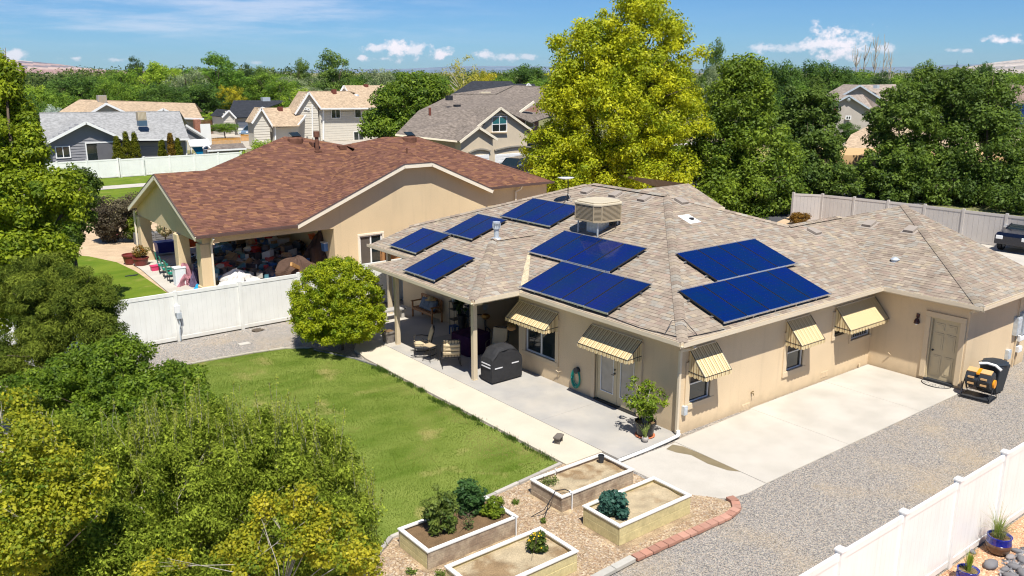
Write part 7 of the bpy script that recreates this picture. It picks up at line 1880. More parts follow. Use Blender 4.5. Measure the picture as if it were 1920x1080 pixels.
edge_row('lawn_edging', 'narrow concrete strip between the lawn and the mulch', 'edging', [(-3.72, .56), (-6.0, .30), (-8.95, .10), (-10.3, -.9)], .9, .10, .06, [(.44, .41, .36), (.40, .37, .33)], piece='block')
edge_row('lawn_edging', 'narrow pale curb curving between the lawn and the fence gravel', 'edging', [(-4.6, 13.25), (-5.4, 13.82), (-6.5, 14.02), (-8.0, 14.16), (-10.5, 14.26)], .7, .09, .05, [(.42, .38, .30)], piece='block')
edge_row('bush_edging', 'thin dark curb round the round bush', 'edging', [(-3.74, 10.1), (-3.95, 11.2), (-4.3, 12.1), (-4.65, 13.0)], .5, .05, .05, [(.2, .2, .18)], piece='block')
edge_row('stepping_stones', 'loose reddish bricks at the bottom left of the mulch', 'bricks', [(-10.2, -2.0), (-10.0, -2.9)], .4, .25, .08, BR, piece='brick', gap=.03)
for i, (x, y) in enumerate(((1438 / 1, 0),)): pass
# ------------------------------------------------------------------ drainpipe, stool, potted plants
mb = MB(); mb.tube([(-.07, -.12, .06), (-.07, -.16, .045), (-.16, -.20, .04), (-.6, -.225, .02), (-1.4, -.23, -.01), (-2.46, -.235, -.02)], .045, 12); mb.cyl((-.07, -.12, .0), .058, .02, .14, 12); build_at('drain_pipe', mb, 'white', (-.07, -.12, 0), label='white drain pipe running from the house corner along the slab edge', cat='pipe')
c = P(1047, 829, 0); t = thing('step_stool', 'small grey footstool standing alone on the pale walk', 'stool', (c.x, c.y, 0), .5); M['stool'] = mat('grey_stool', (.15, .13, .11), .8, .2, var=.15)
build('seat', MB().prism([(-.16, -.10), (.16, -.10), (.19, 0), (.16, .10), (-.16, .10), (-.19, 0)], .15, .19), 'stool', t, local=True, bevel=.006)
for x in (-.11, .11): build('leg', MB().obox((x, 0, .075), (.015, 0, 0), (0, .08, 0), (0, 0, .075)), 'stool', t, local=True)
build('stretcher', MB().box(-.1, .1, -.01, .01, .07, .10), 'stool', t, local=True)
# big potted tree by the corner
px_, py_ = -.80, .42
t = thing('potted_tree', 'glossy leafed small tree in a black pot by the house corner', 'potted tree', (px_, py_, 0))
build('saucer', MB().lathe((px_, py_, 0), [(.24, 0), (.28, .03), (.27, .045), (.22, .03)], 24, cap=False), mat('terracotta', (.50, .17, .08), .8, .2), t)
mb = MB(); mb.lathe((px_, py_, .03), [(.19, 0), (.225, .02), (.27, .34), (.30, .345), (.30, .40), (.275, .40), (.265, .34), (.001, .33)], 28, cap=False); build('pot', mb, mat('glossy_black', (.014, .014, .016), .25, .5), t)
build('soil', MB().lathe((px_, py_, .03), [(.001, .345), (.265, .345)], 20, cap=False), 'soil_dark', t)
mb = MB(); r_ = random.Random(4)
tips = []
for k in range(5):
    a = k * 1.26; b0 = Vector((px_ + .05 * math.cos(a), py_ + .05 * math.sin(a), .37)); p1 = b0 + V(.12 * math.cos(a), .12 * math.sin(a), .45); p2 = p1 + V(.16 * math.cos(a + .5), .16 * math.sin(a + .5), .42); mb.tube([b0, p1, p2], .014, 6, r2=.007)
    for j in range(5):
        q0 = p1.lerp(p2, r_.random()); q = q0 + V(r_.uniform(-.32, .32), r_.uniform(-.32, .32), r_.uniform(-.05, .32)); mb.tube([q0, q], .006, 4, r2=.003); tips.append(q)
build('trunk', mb, 'bark_pale', t)
rng = np.random.default_rng(9); cl = np.array([[q.x, q.y, q.z, .14, .14, .11, rng.uniform(.2, .9)] for q in tips] + [[px_ + rng.normal() * .2, py_ + rng.normal() * .2, rng.uniform(.65, 1.35), .16, .16, .13, rng.uniform(.1, .8)] for _ in range(16)] + [[px_, py_, 1.55, .12, .12, .12, .7]])
q, col = leafcloud(cl, 1300, .12, (.07, .15, .01), (.30, .38, .03), rng, aspect=.42, hang=1.0); npmesh('crown', q, 4, col, 'leaf', parent=t, loc=(px_, py_, 0))
def spiky(name, label, x, y, z, n, L_, w, ca, cb, seed, droop=.5, up=.9, parent=None, pn='leaf_tuft', spreadr=.05, cat='plant'):
    r = random.Random(seed); mb = MB()
    for i in range(n):
        a = r.uniform(0, 6.28); l = L_ * r.uniform(.6, 1.2); e = r.uniform(.15, 1.0) * droop; ww = w * r.uniform(.7, 1.2); s = V(math.cos(a), math.sin(a), 0); sd = V(-s.y, s.x, 0) * ww / 2
        b = V(x, y, z) + s * r.uniform(0, spreadr); pts = [b + s * (l * e * t_ * t_ * .9 + .02 * t_) + V(0, 0, l * (up * t_ - e * .55 * t_ * t_)) for t_ in (0, .33, .66, 1)]
        k = r.random(); c = tuple(ca[j] * (1 - k) + cb[j] * k for j in range(3))
        for u in range(3):
            f0, f1 = 1 - u * .28, 1 - (u + 1) * .28
            mb.face([pts[u] - sd * f0, pts[u] + sd * f0, pts[u + 1] + sd * f1 * (.9 if u < 2 else .1), pts[u + 1] - sd * f1 * (.9 if u < 2 else .1)], c)
    if parent is not None: return build(pn, mb, 'leaf', parent)
    return build_at(name, mb, 'leaf', (x, y, z), label=label, cat=cat)
t = thing('small_potted_plant', 'small spiky plant in a round pale pot in front of the black pot', 'potted plant', (-1.10, .13, 0))
build('pot', MB().lathe((-1.10, .13, 0), [(.05, 0), (.088, .04), (.095, .10), (.075, .15), (.06, .15), (.05, .10)], 18, cap=False), mat('speckled_pot', (.36, .33, .30), .8, .2, var=.2, vscale=40), t, smooth=True)
spiky('', '', -1.10, .13, .13, 22, .48, .035, (.16, .24, .04), (.36, .42, .12), 5, parent=t, droop=.6)
# hose on the wall
hc = PX(1081, 706, -.06); t = thing('garden_hose', 'coiled turquoise garden hose hanging on the wall beside the glass doors', 'hose', (0, hc.y, hc.z))
mb = MB()
for k in range(5):
    rr = .20 + .014 * k; o2 = (k % 3) * .022
    mb.tube([(-.05 - o2, hc.y + rr * .78 * math.cos(a / 20 * 2 * math.pi) + .01 * k, hc.z - .02 + (rr + .05) * math.sin(a / 20 * 2 * math.pi) - .015 * k) for a in range(21)], .014, 6)
build('hose_coil', mb, mat('turquoise_hose', (.0, .26, .20), .4, .4, var=.1), t, smooth=True)
mb = MB(); mb.cyl((-.02, hc.y, hc.z + .20), .10, -.09, .02, 16, axis='x'); build('hose_hanger', mb, 'dark', t)
# ------------------------------------------------------------------ compost tumbler, bin, mat
t = thing('compost_tumbler', 'black compost tumbler with yellow parts by the side door', 'composter', (9.52, -3.78, -.07), -math.pi / 2 + .1)
fr = MB(); w2 = .42
for s in (-1, 1):
    x = s * w2
    for a, b in (((x, -.32, .0), (x, -.32 + .05, .02)),): pass
    fr.tube([(x, -.36, .02), (x, .30, .02)], .016, 8); fr.tube([(x, -.36, .02), (x, -.03, .60), (x, .30, .02)], .016, 8)
fr.tube([(-w2, -.36, .02), (w2, -.36, .02)], .016, 8); fr.tube([(-w2, .30, .02), (w2, .30, .02)], .016, 8)
build('stand', fr, 'black', t, local=True)
mb = MB(); n = 8; mb.lathe((0, -.03, .62), [(.20, -.38), (.29, -.35), (.29, -.02), (.265, -.015), (.265, .015), (.29, .02), (.29, .35), (.20, .38)], n, axis='x'); build('drum', mb, 'dark', t, local=True, bevel=.01)
M['orange'] = mat('orange_plastic', (.75, .28, .01), .4, .4); M['peach'] = mat('peach_plastic', (.62, .38, .17), .5, .4)
for s in (-1, 1):
    build('lid', MB().obox((s * .19, -.13, .885), (.15, 0, 0), (0, .10, .04), (0, -.012, .02)), 'peach', t, local=True)
    for k in range(2):
        build('rib_panel', MB().obox((s * .18, -.315 + .02 * k, .70 - .20 * k), (.09, 0, 0), (0, .012, .0), (0, 0, .028)), 'peach', t, local=True)
build('handle', MB().obox((0, -.20, .89), (.045, 0, 0), (0, .12, .05), (0, 0, .022)), 'orange', t, local=True)
build('end_cap', MB().cyl((.39, -.05, .55), .13, 0, .05, 14, axis='x'), 'orange', t, local=True)
build('tray', MB().box(-.40, .40, -.30, .26, .03, .07), 'dark', t, local=True)
t = thing('trash_bin', 'dark wheeled trash bin behind the compost tumbler', 'trash bin', (10.32, -3.82, -.07), -.1); M['bin'] = mat('bin_grey_blue', (.022, .03, .04), .5, .4)
mb = MB(); b = mb.add([(-.22, -.24, .05), (.22, -.24, .05), (.22, .24, .05), (-.22, .24, .05), (-.30, -.33, .95), (.30, -.33, .95), (.30, .33, .95), (-.30, .33, .95)]); mb.idx(b, [(3, 2, 1, 0), (4, 5, 6, 7), (0, 1, 5, 4), (1, 2, 6, 5), (2, 3, 7, 6), (3, 0, 4, 7)]); build('body', mb, 'bin', t, local=True, bevel=.03)
mb = MB(); mb.lathe((0, 0, .95), [(.37, 0), (.39, .02), (.38, .055), (.30, .085), (.001, .10)], 8, cap=False); build('lid', mb, 'bin', t, local=True, bevel=.01)
for s in (-.2, .2): build('wheel', MB().cyl((s, .26, .10), .10, -.03, .03, 14, axis='x'), 'rubber', t, local=True)
build('handle_bar', MB().tube([(-.2, .40, .92), (.2, .40, .92)], .015), 'bin', t, local=True)
mb = MB(); mb.tube([(9.85, -3.55, .90), (9.92, -3.75, .94), (9.94, -4.0, .92), (9.92, -4.18, .82)], .045, 8); build_at('white_pipe', mb, 'white', (9.85, -3.55, .90), label='short white bent hose resting on the compost tumbler', cat='hose')
c = P(1758, 727, -.045); t = thing('door_mat', 'half round mat with scroll pattern before the side door', 'door mat', (9.45, -2.45, -.05))
mb = MB(); rM = .46; arc = [(9.62, -2.45 + rM)] + [(9.62 - rM * .85 * math.sin(a * math.pi / 16), -2.45 + rM * math.cos(a * math.pi / 16)) for a in range(1, 16)] + [(9.62, -2.45 - rM)]
mb.prism(ccw(arc), -.049, -.036); build('mat_base', mb, mat('mat_grey', (.42, .39, .34), .9), t)
mb = MB(); mb.tube([(x, y, -.033) for x, y in arc + arc[:1]], .012, 4)
for k in range(3):
    cxx, cyy = 9.45 - (.05 if k == 1 else 0), -2.45 + (k - 1) * .26
    mb.tube([(cxx + (.02 + .012 * j / 2) * math.cos(j * .6) * 1.2, cyy + (.02 + .012 * j / 2) * math.sin(j * .6), -.034) for j in range(16)], .006, 4)
build('mat_pattern', mb, 'black', t)
# ------------------------------------------------------------------ patio furniture
M['iron'] = mat('wrought_iron', (.035, .033, .035), .45, .5, metal=.3); M['cushion'] = mat('sand_cushion', (.56, .45, .29), .9, .1, var=.06, bump=.3, bscale=30, bdist=.01)
def cushion(mb, c, ax, ay, az):
    c, ax, ay, az = map(Vector, (c, ax, ay, az)); n = 6; b = {}
    for s in (-1, 1):
        g = [[c + ax * (2 * i / n - 1) + ay * (2 * j / n - 1) + az * s * (1 - .55 * max(abs(2 * i / n - 1), abs(2 * j / n - 1)) ** 4) for i in range(n + 1)] for j in range(n + 1)]
        for j in range(n):
            for i in range(n):
                q = [g[j][i], g[j][i + 1], g[j + 1][i + 1], g[j + 1][i]]; mb.face(q if s > 0 else q[::-1])
        b[s] = g
    for i in range(n):
        for (j, fl) in ((0, 1), (n, 0)):
            q = [b[-1][j][i], b[-1][j][i + 1], b[1][j][i + 1], b[1][j][i]]; mb.face(q)
            q = [b[-1][i][j], b[-1][i + 1][j], b[1][i + 1][j], b[1][i][j]]; mb.face(q)
    return mb
def patio_chair(label, x, y, rz, rocker=True, rolls=False):
    t = thing('patio_chair', label, 'patio chair', (x, y, 0), rz, 'iron patio chairs with sand cushions')
    w = .31; B = lambda nm, mb, m='iron', **k: build(nm, mb, m, t, local=True, **k)
    B('seat_frame', MB().tube([(-w, -.28, .36), (w, -.28, .36), (w, .26, .33), (-w, .26, .33), (-w, -.28, .36)], .014))
    for s in (-1, 1):
        x0 = s * w
        B('leg', MB().tube([(x0, -.26, .60), (x0, -.28, .36), (x0, -.24, .06)], .015)); B('leg', MB().tube([(x0, .24, .34), (x0, .20, .06)], .015))
        B('rocker' if rocker else 'foot_rail', MB().tube([(x0, -.42, .09 if rocker else .02), (x0, -.2, .03), (x0, .1, .025), (x0, .35, .06 if rocker else .02), (x0, .48, .12 if rocker else .02)], .016))
        B('armrest', MB().tube([(x0, .27, .58), (x0, .0, .63), (x0, -.25, .62), (x0, -.33, .56)], .018))
        B('back_post', MB().tube([(x0 * .96, .26, .33), (x0 * .96, .33, .62), (x0 * .9, .42, .98)], .015))
        B('arm_scroll', MB().tube([(x0, .12, .35), (x0, .02, .5), (x0, -.1, .42), (x0, -.02, .37)], .008))
    B('top_rail', MB().tube([(-w * .9, .42, .98), (-.12, .435, 1.02), (.12, .435, 1.02), (w * .9, .42, .98)], .014))
    for k in range(5): B('back_slat', MB().tube([(-.2 + k * .1, .28, .36), (-.2 + k * .1, .345, .66), (-.2 + k * .1, .43, 1.0)], .007))
    for k in range(3): B('back_strap', MB().tube([(-w * .93, .33 + k * .035, .60 + k * .11), (0, .36 + k * .035, .60 + k * .11), (w * .93, .33 + k * .035, .60 + k * .11)], .008))
    B('seat_cushion', cushion(MB(), (0, -.02, .41), (.28, 0, 0), (0, .27, -.02), (0, 0, .05)), 'cushion', smooth=True)
    B('back_cushion', cushion(MB(), (0, .29, .70), (.26, 0, 0), (0, .08, .28), (0, -.055, .015)), 'cushion', smooth=True)
    if rolls:
        for k in range(3): B('back_cushion', cushion(MB(), (0, .33 + k * .03, .52 + k * .14), (.27, 0, 0), (0, .02, .06), (0, .05, -.01)), 'cushion', smooth=True)
    return t
patio_chair('rocking chair nearest the planter post facing the purple table', -1.90, 10.05, -2.1)
patio_chair('rocking chair seen from behind at the patio edge', -1.72, 8.55, 2.65, rolls=True)
patio_chair('cushioned chair in the shade behind the purple table', .35, 9.75, -.35, rocker=False)
patio_chair('cushioned chair between the front post and the grill', -.05, 8.15, -1.0, rocker=False)
t = thing('side_table', 'tall thin black side table between the two rocking chairs', 'side table', (-2.05, 9.32, 0), .2)
build('table_top', MB().box(-.19, .19, -.19, .19, .56, .58), mat('table_top_tan', (.48, .38, .24), .6, .3), t, local=True)
for sx in (-.17, .17):
    for sy in (-.17, .17): build('leg', MB().tube([(sx, sy, .56), (sx * .8, sy * .8, .28), (sx * 1.1, sy * 1.1, 0)], .010), 'iron', t, local=True)
build('ring', MB().tube([(-.14, -.14, .12), (.14, -.14, .12), (.14, .14, .12), (-.14, .14, .12), (-.14, -.14, .12)], .007), 'iron', t, local=True)
# covered table
def draped_box(name, label, cat, c, sx, sy, h, m, rz=0, flare=.06, waves=9, rnd_=.05):
    t = thing(name, label, cat, (*c, 0), rz); mb = MB(); n = 48; rows = []
    for f, z in ((0, h), (.0, h - .01), (.25, h * .72), (.6, h * .4), (1, .02)):
        row = []
        for k in range(n):
            a = 2 * math.pi * k / n; ca, sa = math.cos(a), math.sin(a); q = 1 / max(abs(ca), abs(sa)) ** .88
            e = 1 + flare * f * (1 + .6 * math.sin(a * waves) * f)
            row.append((sx * ca * q * e, sy * sa * q * e, z))
        rows.append(row)
    for a, b in zip(rows, rows[1:]):
        for k in range(n): mb.face([b[k], b[(k + 1) % n], a[(k + 1) % n], a[k]])
    mb.face(rows[0]); build('cover', mb, m, t, local=True); return t
draped_box('covered_table', 'square table under a dark purple cloth cover', 'table', (-.35, 9.30), .50, .50, .72, mat('purple_cloth', (.035, .012, .04), .9, .1, var=.15, vscale=4, bump=.4, bscale=7, bdist=.03), .1)
# covered grill: a domed top, shoulders, straight skirts, reflective strips, wheels
t = thing('covered_grill', 'barbecue under a fitted black cover with grey reflective strips', 'grill', (-1.18, 6.42, 0), 0)
mb = MB(); W2, D2 = .60, .30
prof = [(-.60, .0), (-.59, .60), (-.57, .78), (-.46, .93), (-.30, 1.08), (-.12, 1.12), (.12, 1.12), (.30, 1.08), (.46, .93), (.57, .78), (.59, .60), (.60, .0)]
secs = [(-D2, .0, 1.0), (-D2 * .97, .35, .93), (-D2 * .75, 1, .985), (0, 1, 1.0), (D2 * .75, 1, .985), (D2 * .97, .35, .93), (D2, 0, 1.0)]
ys = [(-D2 * 1.04, .90), (-D2 * .9, .965), (-D2 * .5, 1.0), (D2 * .5, 1.0), (D2 * .9, .965), (D2 * 1.04, .90)]
idx = [mb.add([(x * (1 - .02 * math.sin(z * 9 + y * 5)), y + .012 * math.sin(x * 14 + z * 6), .05 + z * k) for x, z in prof]) for y, k in ys]
for a, b in zip(idx, idx[1:]):
    for i in range(len(prof) - 1): mb.face and mb.idx(0, [(a + i, b + i, b + i + 1, a + i + 1)][::-1])
mb.idx(0, [tuple(idx[0] + i for i in reversed(range(len(prof)))), tuple(idx[-1] + i for i in range(len(prof)))])
M['grill_cover'] = mat('black_cover', (.028, .028, .03), .75, .25, var=.15, vscale=5, bump=.5, bscale=9, bdist=.02)
cv = build('cover', mb, 'grill_cover', t, local=True, bevel=.02)
M['reflect'] = mat('reflective_strip', (.62, .62, .64), .4, .4)
for (x0, x1, z) in ((-.50, -.20, .50), (.18, .46, .56)):
    build('strip', MB().box(x0, x1, -D2 * 1.04 - .022, -D2 * 1.04 - .008, z, z + .035), 'reflect', cv, local=True)
for z in (.52, .62): build('strip', MB().box(-.628, -.612, -.24, .22, z, z + .035), 'reflect', cv, local=True)
for x in (-.36, .48): build('wheel', MB().cyl((x, -.24, .07), .07, -.025, .025, 14, axis='y'), 'rubber', t, local=True)
build('base', MB().box(-.52, .52, -.22, .22, .04, .12), 'black', t, local=True)
# bench with cushions and straw hat
t = thing('wooden_bench', 'oiled wooden bench against the shaded patio wall', 'bench', (.62, 13.72, 0), -math.pi / 2)
B = lambda nm, mb: build(nm, mb, 'wood_bench', t, local=True, bevel=.006)
for s in (-.72, .72):
    B('leg', MB().box(s - .03, s + .03, -.26, -.20, 0, .64)); B('leg', MB().box(s - .03, s + .03, .20, .26, 0, .90)); B('armrest', MB().box(s - .04, s + .04, -.30, .24, .64, .68))
for k in range(5): B('seat_slat', MB().box(-.72, .72, -.26 + k * .1, -.18 + k * .1, .40, .43))
B('apron', MB().box(-.69, .69, -.25, -.22, .32, .40)); B('top_rail', MB().box(-.72, .72, .21, .25, .84, .92))
for k in range(11): B('back_slat', MB().box(-.65 + k * .13 - .02, -.65 + k * .13 + .02, .215, .24, .43, .84))
M['pillow'] = mat('grey_blue_pillow', (.16, .20, .25), .95, .05, var=.15, vscale=12)
for k, x in enumerate((-.22, .08, .40)):
    c = MB(); cushion(c, (0, 0, 0), (.20, 0, 0), (0, .10, .20), (0, -.09, .045)); c.v = [(a_ + x, b_ + .0 + .02, z_ + .64) for a_, b_, z_ in c.v]
    o = build('throw_pillow', c, 'pillow', local=True, smooth=True, label=('blue grey pillow at the left on the wooden bench', 'blue grey pillow in the middle of the wooden bench', 'blue grey pillow at the right under the straw hat')[k], cat='pillow', group='pillows on the wooden bench'); o.location = t.location; o.rotation_euler = t.rotation_euler
hb = MB(); hb.lathe((.30, .0, .88), [(.24, 0), (.15, .02), (.12, .04), (.10, .12), (.05, .14), (.001, .14)], 20, cap=False); o = build('straw_hat', hb, mat('straw', (.55, .40, .19), .9, .1, var=.15, vscale=30), local=True, smooth=True, label='straw hat resting on top of the bench pillows', cat='hat'); o.location = t.location; o.rotation_euler = t.rotation_euler
# plant stand, stool, planter, bird bath-like urn, basket
t = thing('plant_stand', 'tall dark plant stand with pots in the shaded patio corner', 'plant stand', (.70, 11.75, 0))
for sx in (-.2, .2):
    for sy in (-.15, .15): build('leg', MB().tube([(.70 + sx, 11.75 + sy, 0), (.70 + sx, 11.75 + sy, 1.15)], .012), 'iron', t)
for z in (.45, .85, 1.15): build('shelf', MB().box(.47, .93, 11.57, 11.93, z, z + .02), 'iron', t)
def smallpot(label, x, y, z, r, h, col, ca, cb, ph, n=260, size=.07, nm='potted_plant'):
    t = thing(nm, label, 'potted plant', (x, y, z)); build('pot', MB().lathe((x, y, z), [(r * .7, 0), (r, h), (r * 1.08, h), (r * 1.08, h * .9 + .01), (r * .9, h * .85), (.001, h * .8)], 14, col=col, cap=False), 'plastic', t)
    rng = np.random.default_rng(int(abs(x * 100) + abs(y * 37))); cl = clumps_in([((x, y, z + h + ph * .45), (r * 1.4, r * 1.4, ph * .5))], 16, r * .45, rng); q, c = leafcloud(cl, n, size, ca, cb, rng, aspect=.35); npmesh('leaves', q, 4, c, 'leaf', parent=t, loc=(x, y, z)); return t
smallpot('white pot with reddish plant on top of the plant stand', .62, 11.75, 1.17, .13, .20, (.40, .45, .5), (.05, .09, .03), (.20, .10, .05), .3)
smallpot('dark green pot on the middle shelf of the plant stand', .68, 11.75, .87, .14, .2, (.02, .05, .04), (.04, .08, .02), (.1, .15, .03), .2)
smallpot('large dark plant standing in the corner right of the plant stand', .62, 11.25, 0, .17, .75, (.02, .02, .02), (.02, .05, .015), (.07, .13, .03), .9, 700, .12)
t = thing('small_stool', 'small blue stool in front of the plant stand', 'stool', (.35, 11.40, 0)); M['blue_wood'] = mat('blue_wood', (.01, .05, .16), .5, .4); build('seat', MB().box(.20, .50, 11.27, 11.53, .30, .34), 'blue_wood', t)
for sx in (.22, .48):
    for sy in (11.29, 11.51): build('leg', MB().box(sx - .015, sx + .015, sy - .015, sy + .015, 0, .30), 'blue_wood', t)
t = thing('stone_planter', 'square grey planter full of dry soil beside the patio post', 'planter', (-2.12, 12.05, 0)); M['planter'] = mat('planter_grey', (.20, .18, .16), .8, .2, var=.3, vscale=9)
mb = MB(); b = mb.add([(-2.26, 11.91, 0), (-1.98, 11.91, 0), (-1.98, 12.19, 0), (-2.26, 12.19, 0), (-2.32, 11.85, .42), (-1.92, 11.85, .42), (-1.92, 12.25, .42), (-2.32, 12.25, .42)]); mb.idx(b, [(3, 2, 1, 0), (4, 5, 6, 7), (0, 1, 5, 4), (1, 2, 6, 5), (2, 3, 7, 6), (3, 0, 4, 7)]); build('box', mb, 'planter', t, bevel=.012)
build('rim', MB().box(-2.34, -1.90, 11.83, 11.87, .38, .44), 'planter', t); build('soil', MB().box(-2.28, -1.96, 11.89, 12.21, .42, .435), 'soil_dark', t)
c = PY(858 + 35, 588, 10.0); t = thing('brass_urn', 'brass coloured urn on a thin stand against the clock wall', 'urn', (.75, 9.9, 0)); build('stand', MB().tube([(.75, 9.9, 0), (.75, 9.9, .85)], .02), 'iron', t); build('bowl', MB().lathe((.75, 9.9, .85), [(.05, 0), (.15, .06), (.17, .14), (.12, .2), (.10, .2)], 18, cap=False), mat('brass', (.38, .20, .05), .3, .5, metal=.7), t, smooth=True)
t = thing('hanging_basket', 'small wicker basket of dry plants hanging by the first awning', 'basket', (-.12, 7.25, 1.25)); build('basket_bowl', MB().ball((-.12, 7.25, 1.32), .16, 12, 6, (1, 1, .6)), mat('wicker', (.42, .24, .10), .9, .1, var=.3, vscale=40), t, smooth=True)
q, col = leafcloud(np.array([[-.12, 7.25, 1.42, .17, .17, .08, .5]] * 3), 180, .07, (.2, .12, .04), (.5, .35, .12), np.random.default_rng(3)); npmesh('dry_stems', q, 4, col, 'leaf', parent=t, loc=(-.12, 7.25, 1.25)); build('bracket', MB().tube([(.0, 7.1, 1.75), (-.12, 7.25, 1.72), (-.12, 7.25, 1.4)], .008), 'iron', t)
# white bench / grey seat in the far gap beyond the posts
c = P(749, 603, 0); t = thing('concrete_bench', 'pale grey bench beyond the far patio posts', 'bench', (c.x, c.y + .5, 0)); build('seat', MB().box(c.x - .5, c.x + .5, c.y + .3, c.y + .75, .36, .42), 'concrete_grey', t)
for s in (-.4, .4): build('leg', MB().box(c.x + s - .06, c.x + s + .06, c.y + .38, c.y + .68, 0, .36), 'concrete_grey', t)
# little playhouse roof seen over the far corner of the roof
t = thing('playhouse', 'small wooden playhouse with brown roof beyond the cream fence', 'playhouse', (1.5, 19.5, 0)); M['playwood'] = mat('play_wood', (.40, .20, .08), .8, .2)
a_, b_, c_ = PY(714, 463, 19.2), PY(749, 447, 19.2), PY(770, 462, 19.2); e_ = PY(812, 432, 22.0)
mb = MB()
for p_, q_ in ((a_, b_), (b_, c_)):
    v = [p_, q_, q_ + (e_ - b_), p_ + (e_ - b_)]; mb.face(v); mb.face([k - V(0, 0, .05) for k in v][::-1])
build('roof', mb, 'deck_brown', t); build('fascia_board', MB().bar(a_, b_, .05, .14), 'playwood', t); build('fascia_board', MB().bar(b_, c_, .05, .14), 'playwood', t)
for x in (a_.x + .15, c_.x - .15): build('post', MB().box(x - .06, x + .06, 19.25, 19.37, 0, a_.z - .05), 'playwood', t)
build('wall', MB().box(a_.x + .2, c_.x - .2, 19.6, 19.66, 0, a_.z - .15), 'playwood', t)
# ------------------------------------------------------------------ on the cream fence and the gravel before it
t = thing('outlet_box', 'grey electric box with conduit on the cream fence post', 'electric box', (-8.1, 17.05, 1.15)); build('box', MB().box(-8.2, -8.0, 16.97, 17.08, 1.05, 1.33), 'white', t, bevel=.008); build('box', MB().box(-8.14, -7.97, 16.96, 17.08, .82, 1.05), 'zinc', t, bevel=.008)
build('conduit', MB().tube([(-8.08, 17.03, .82), (-8.04, 17.02, .6), (-8.08, 17.03, .3), (-8.08, 17.03, -.05)], .022), 'zinc', t); build('conduit', MB().tube([(-8.02, 17.02, .82), (-8.0, 17.0, .62), (-8.06, 17.0, .42)], .010), 'black', t)
c = P(458, 645, -.07); mb = MB(); mb.box(c.x - .2, c.x + .2, c.y - .14, c.y + .14, -.07, -.045); build_at('valve_cover', mb, 'concrete_light', (c.x, c.y, -.07), label='flat pale valve cover in the gravel beside the lawn', cat='valve cover')
c = P(483, 620, -.07); mb = MB(); mb.ball((c.x, c.y, -.06), .22, 14, 6, (1.1, .8, .3), .2); build_at('dirt_mound', mb, mat('dark_dirt', (.10, .08, .06), .95, .1, var=.3, vscale=20), (c.x, c.y, -.06), label='small dark mound of dirt on the gravel by the fence', cat='dirt')
c = P(249, 650, -.07); mb = MB(); mb.box(c.x - .07, c.x + .07, c.y - .3, c.y - .16, -.07, .5); build_at('wood_stake', mb, 'plank_grey', (c.x, c.y, -.07), label='short grey wooden stake at the end of the cream fence', cat='stake')
# ------------------------------------------------------------------ beyond the white fence at the lower right
M['cobalt'] = mat('cobalt_glaze', (.004, .01, .22), .12, .6, coat=.6, var=0); M['brownglaze'] = mat('brown_glaze', (.10, .045, .02), .2, .6, coat=.4)
def glazed(label, x, y, R0, h, two):
    p = P(x, y, -.06); t = thing('glazed_pot', label, 'plant pot', (p.x, p.y, -.06)); x, y, z = p.x, p.y, -.06
    pr = [(R0 * .62, 0), (R0 * .90, h * .18), (R0 * 1.0, h * .42), (R0 * .98, h * .62)]
    build('pot', MB().lathe((x, y, z), pr, 28, cap=True), 'brownglaze' if two else 'cobalt', t, smooth=True)
    build('rim', MB().lathe((x, y, z), [(R0 * .98, h * .62), (R0 * .93, h * .93), (R0 * .98, h), (R0 * .86, h), (R0 * .84, h * .86), (.001, h * .84)], 28, cap=False), 'cobalt', t, smooth=True)
    build('soil', MB().lathe((x, y, z), [(.001, h * .87), (R0 * .83, h * .87)], 16, cap=False), 'soil_dark', t)
    return t, x, y, z
t, x, y, z = glazed('brown and blue glazed pot with long drooping grass', 1870, 1036, .245, .40, True)
spiky('', '', x, y, z + .36, 150, .60, .012, (.18, .24, .06), (.42, .42, .20), 21, parent=t, droop=1.0, pn='grass_blades', spreadr=.12)
spiky('', '', x - .04, y + .05, z + .36, 45, .85, .014, (.14, .26, .03), (.38, .42, .10), 22, parent=t, droop=.5, pn='grass_blades', spreadr=.08)
t, x, y, z = glazed('cobalt blue glazed pot with an upright lily at the bottom edge', 1812, 1092, .21, .30, False)
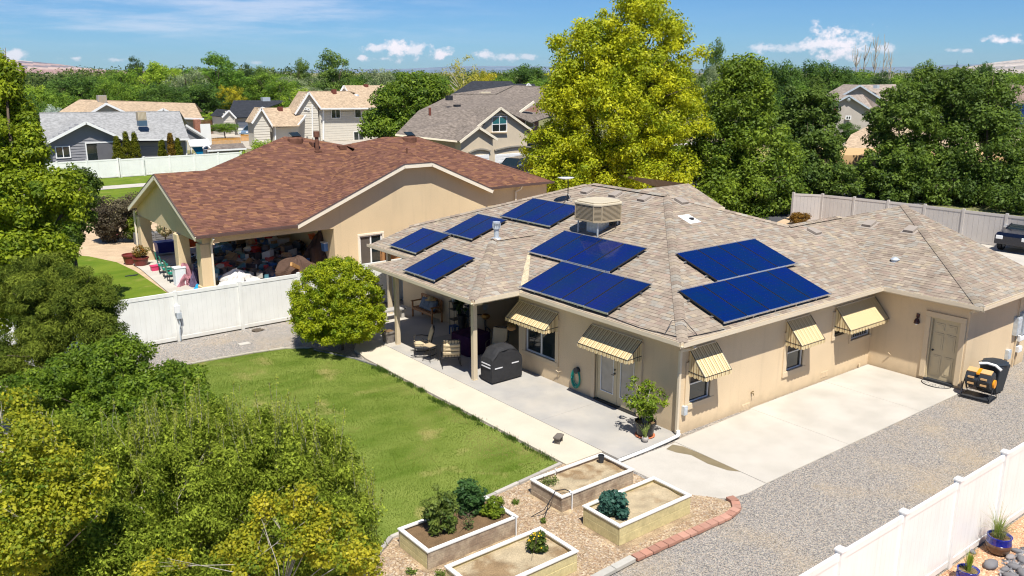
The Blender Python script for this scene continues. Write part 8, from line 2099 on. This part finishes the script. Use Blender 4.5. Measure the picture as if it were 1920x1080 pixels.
spiky('', '', x, y, z + .25, 34, .50, .05, (.12, .26, .02), (.40, .44, .06), 23, parent=t, droop=.25, pn='lily_leaf', spreadr=.05); spiky('', '', x, y, z + .25, 26, .22, .02, (.3, .34, .08), (.5, .5, .2), 24, parent=t, droop=1.2, pn='lily_leaf', spreadr=.12)
p = P(1828, 1022, -.06); spiky('dry_grass', 'thin dark dry grass stalks against the white fence', p.x, p.y, -.06, 60, .80, .008, (.10, .09, .09), (.28, .26, .24), 25, droop=.22)
p = P(1575, 1100, -.06); spiky('dry_grass', 'pale dry grass stalks against the white fence at the bottom', p.x, p.y, -.06, 60, .55, .007, (.40, .37, .30), (.55, .5, .42), 26, droop=.3)
r_ = random.Random(12)
for i, (x, y, s) in enumerate(((1857, 1063, .15), (1822, 1036, .07), (1905, 1035, .08), (1893, 1047, .09), (1915, 1052, .10), (1902, 1066, .11), (1884, 1070, .08), (1917, 1078, .12), (1895, 1085, .12))):
    p = P(x, y, -.06); mb = MB(); mb.ball((0, 0, 0), s, 12, 8, (1.3, .85, .6), .10, (.17, .165, .17) if i != 3 else (.28, .25, .24)); mb.v = [(v[0] * math.cos(i) - v[1] * math.sin(i) + p.x, v[0] * math.sin(i) + v[1] * math.cos(i) + p.y, v[2] + p.z + s * .4) for v in mb.v]
    build_at('garden_rock', mb, 'attr', (p.x, p.y, -.06), smooth=True, label=('largest grey oval rock beside the cobalt pot', 'small reddish rock near the fence foot', 'small grey rock right of the grass pot', 'pale rock right of the grass pot', 'grey rock touching the right edge of the picture', 'grey rock in the middle of the dry stream bed', 'small grey rock left in the dry stream bed', 'grey rock at the lower right of the stream bed', 'grey rock at the bottom of the stream bed')[i], cat='rock', group='grey garden rocks beyond the white fence')
gr = [(.20, .20, .21), (.30, .29, .29), (.14, .14, .15)]
pebbles('stream_stones', [tuple(P(x, y)[:2]) for x, y in ((1880, 1045), (1940, 1010), (1960, 1100), (1870, 1110))], 500, .055, -.06, gr, 'grey stones of a dry stream bed at the right edge', 'gravel', .6)
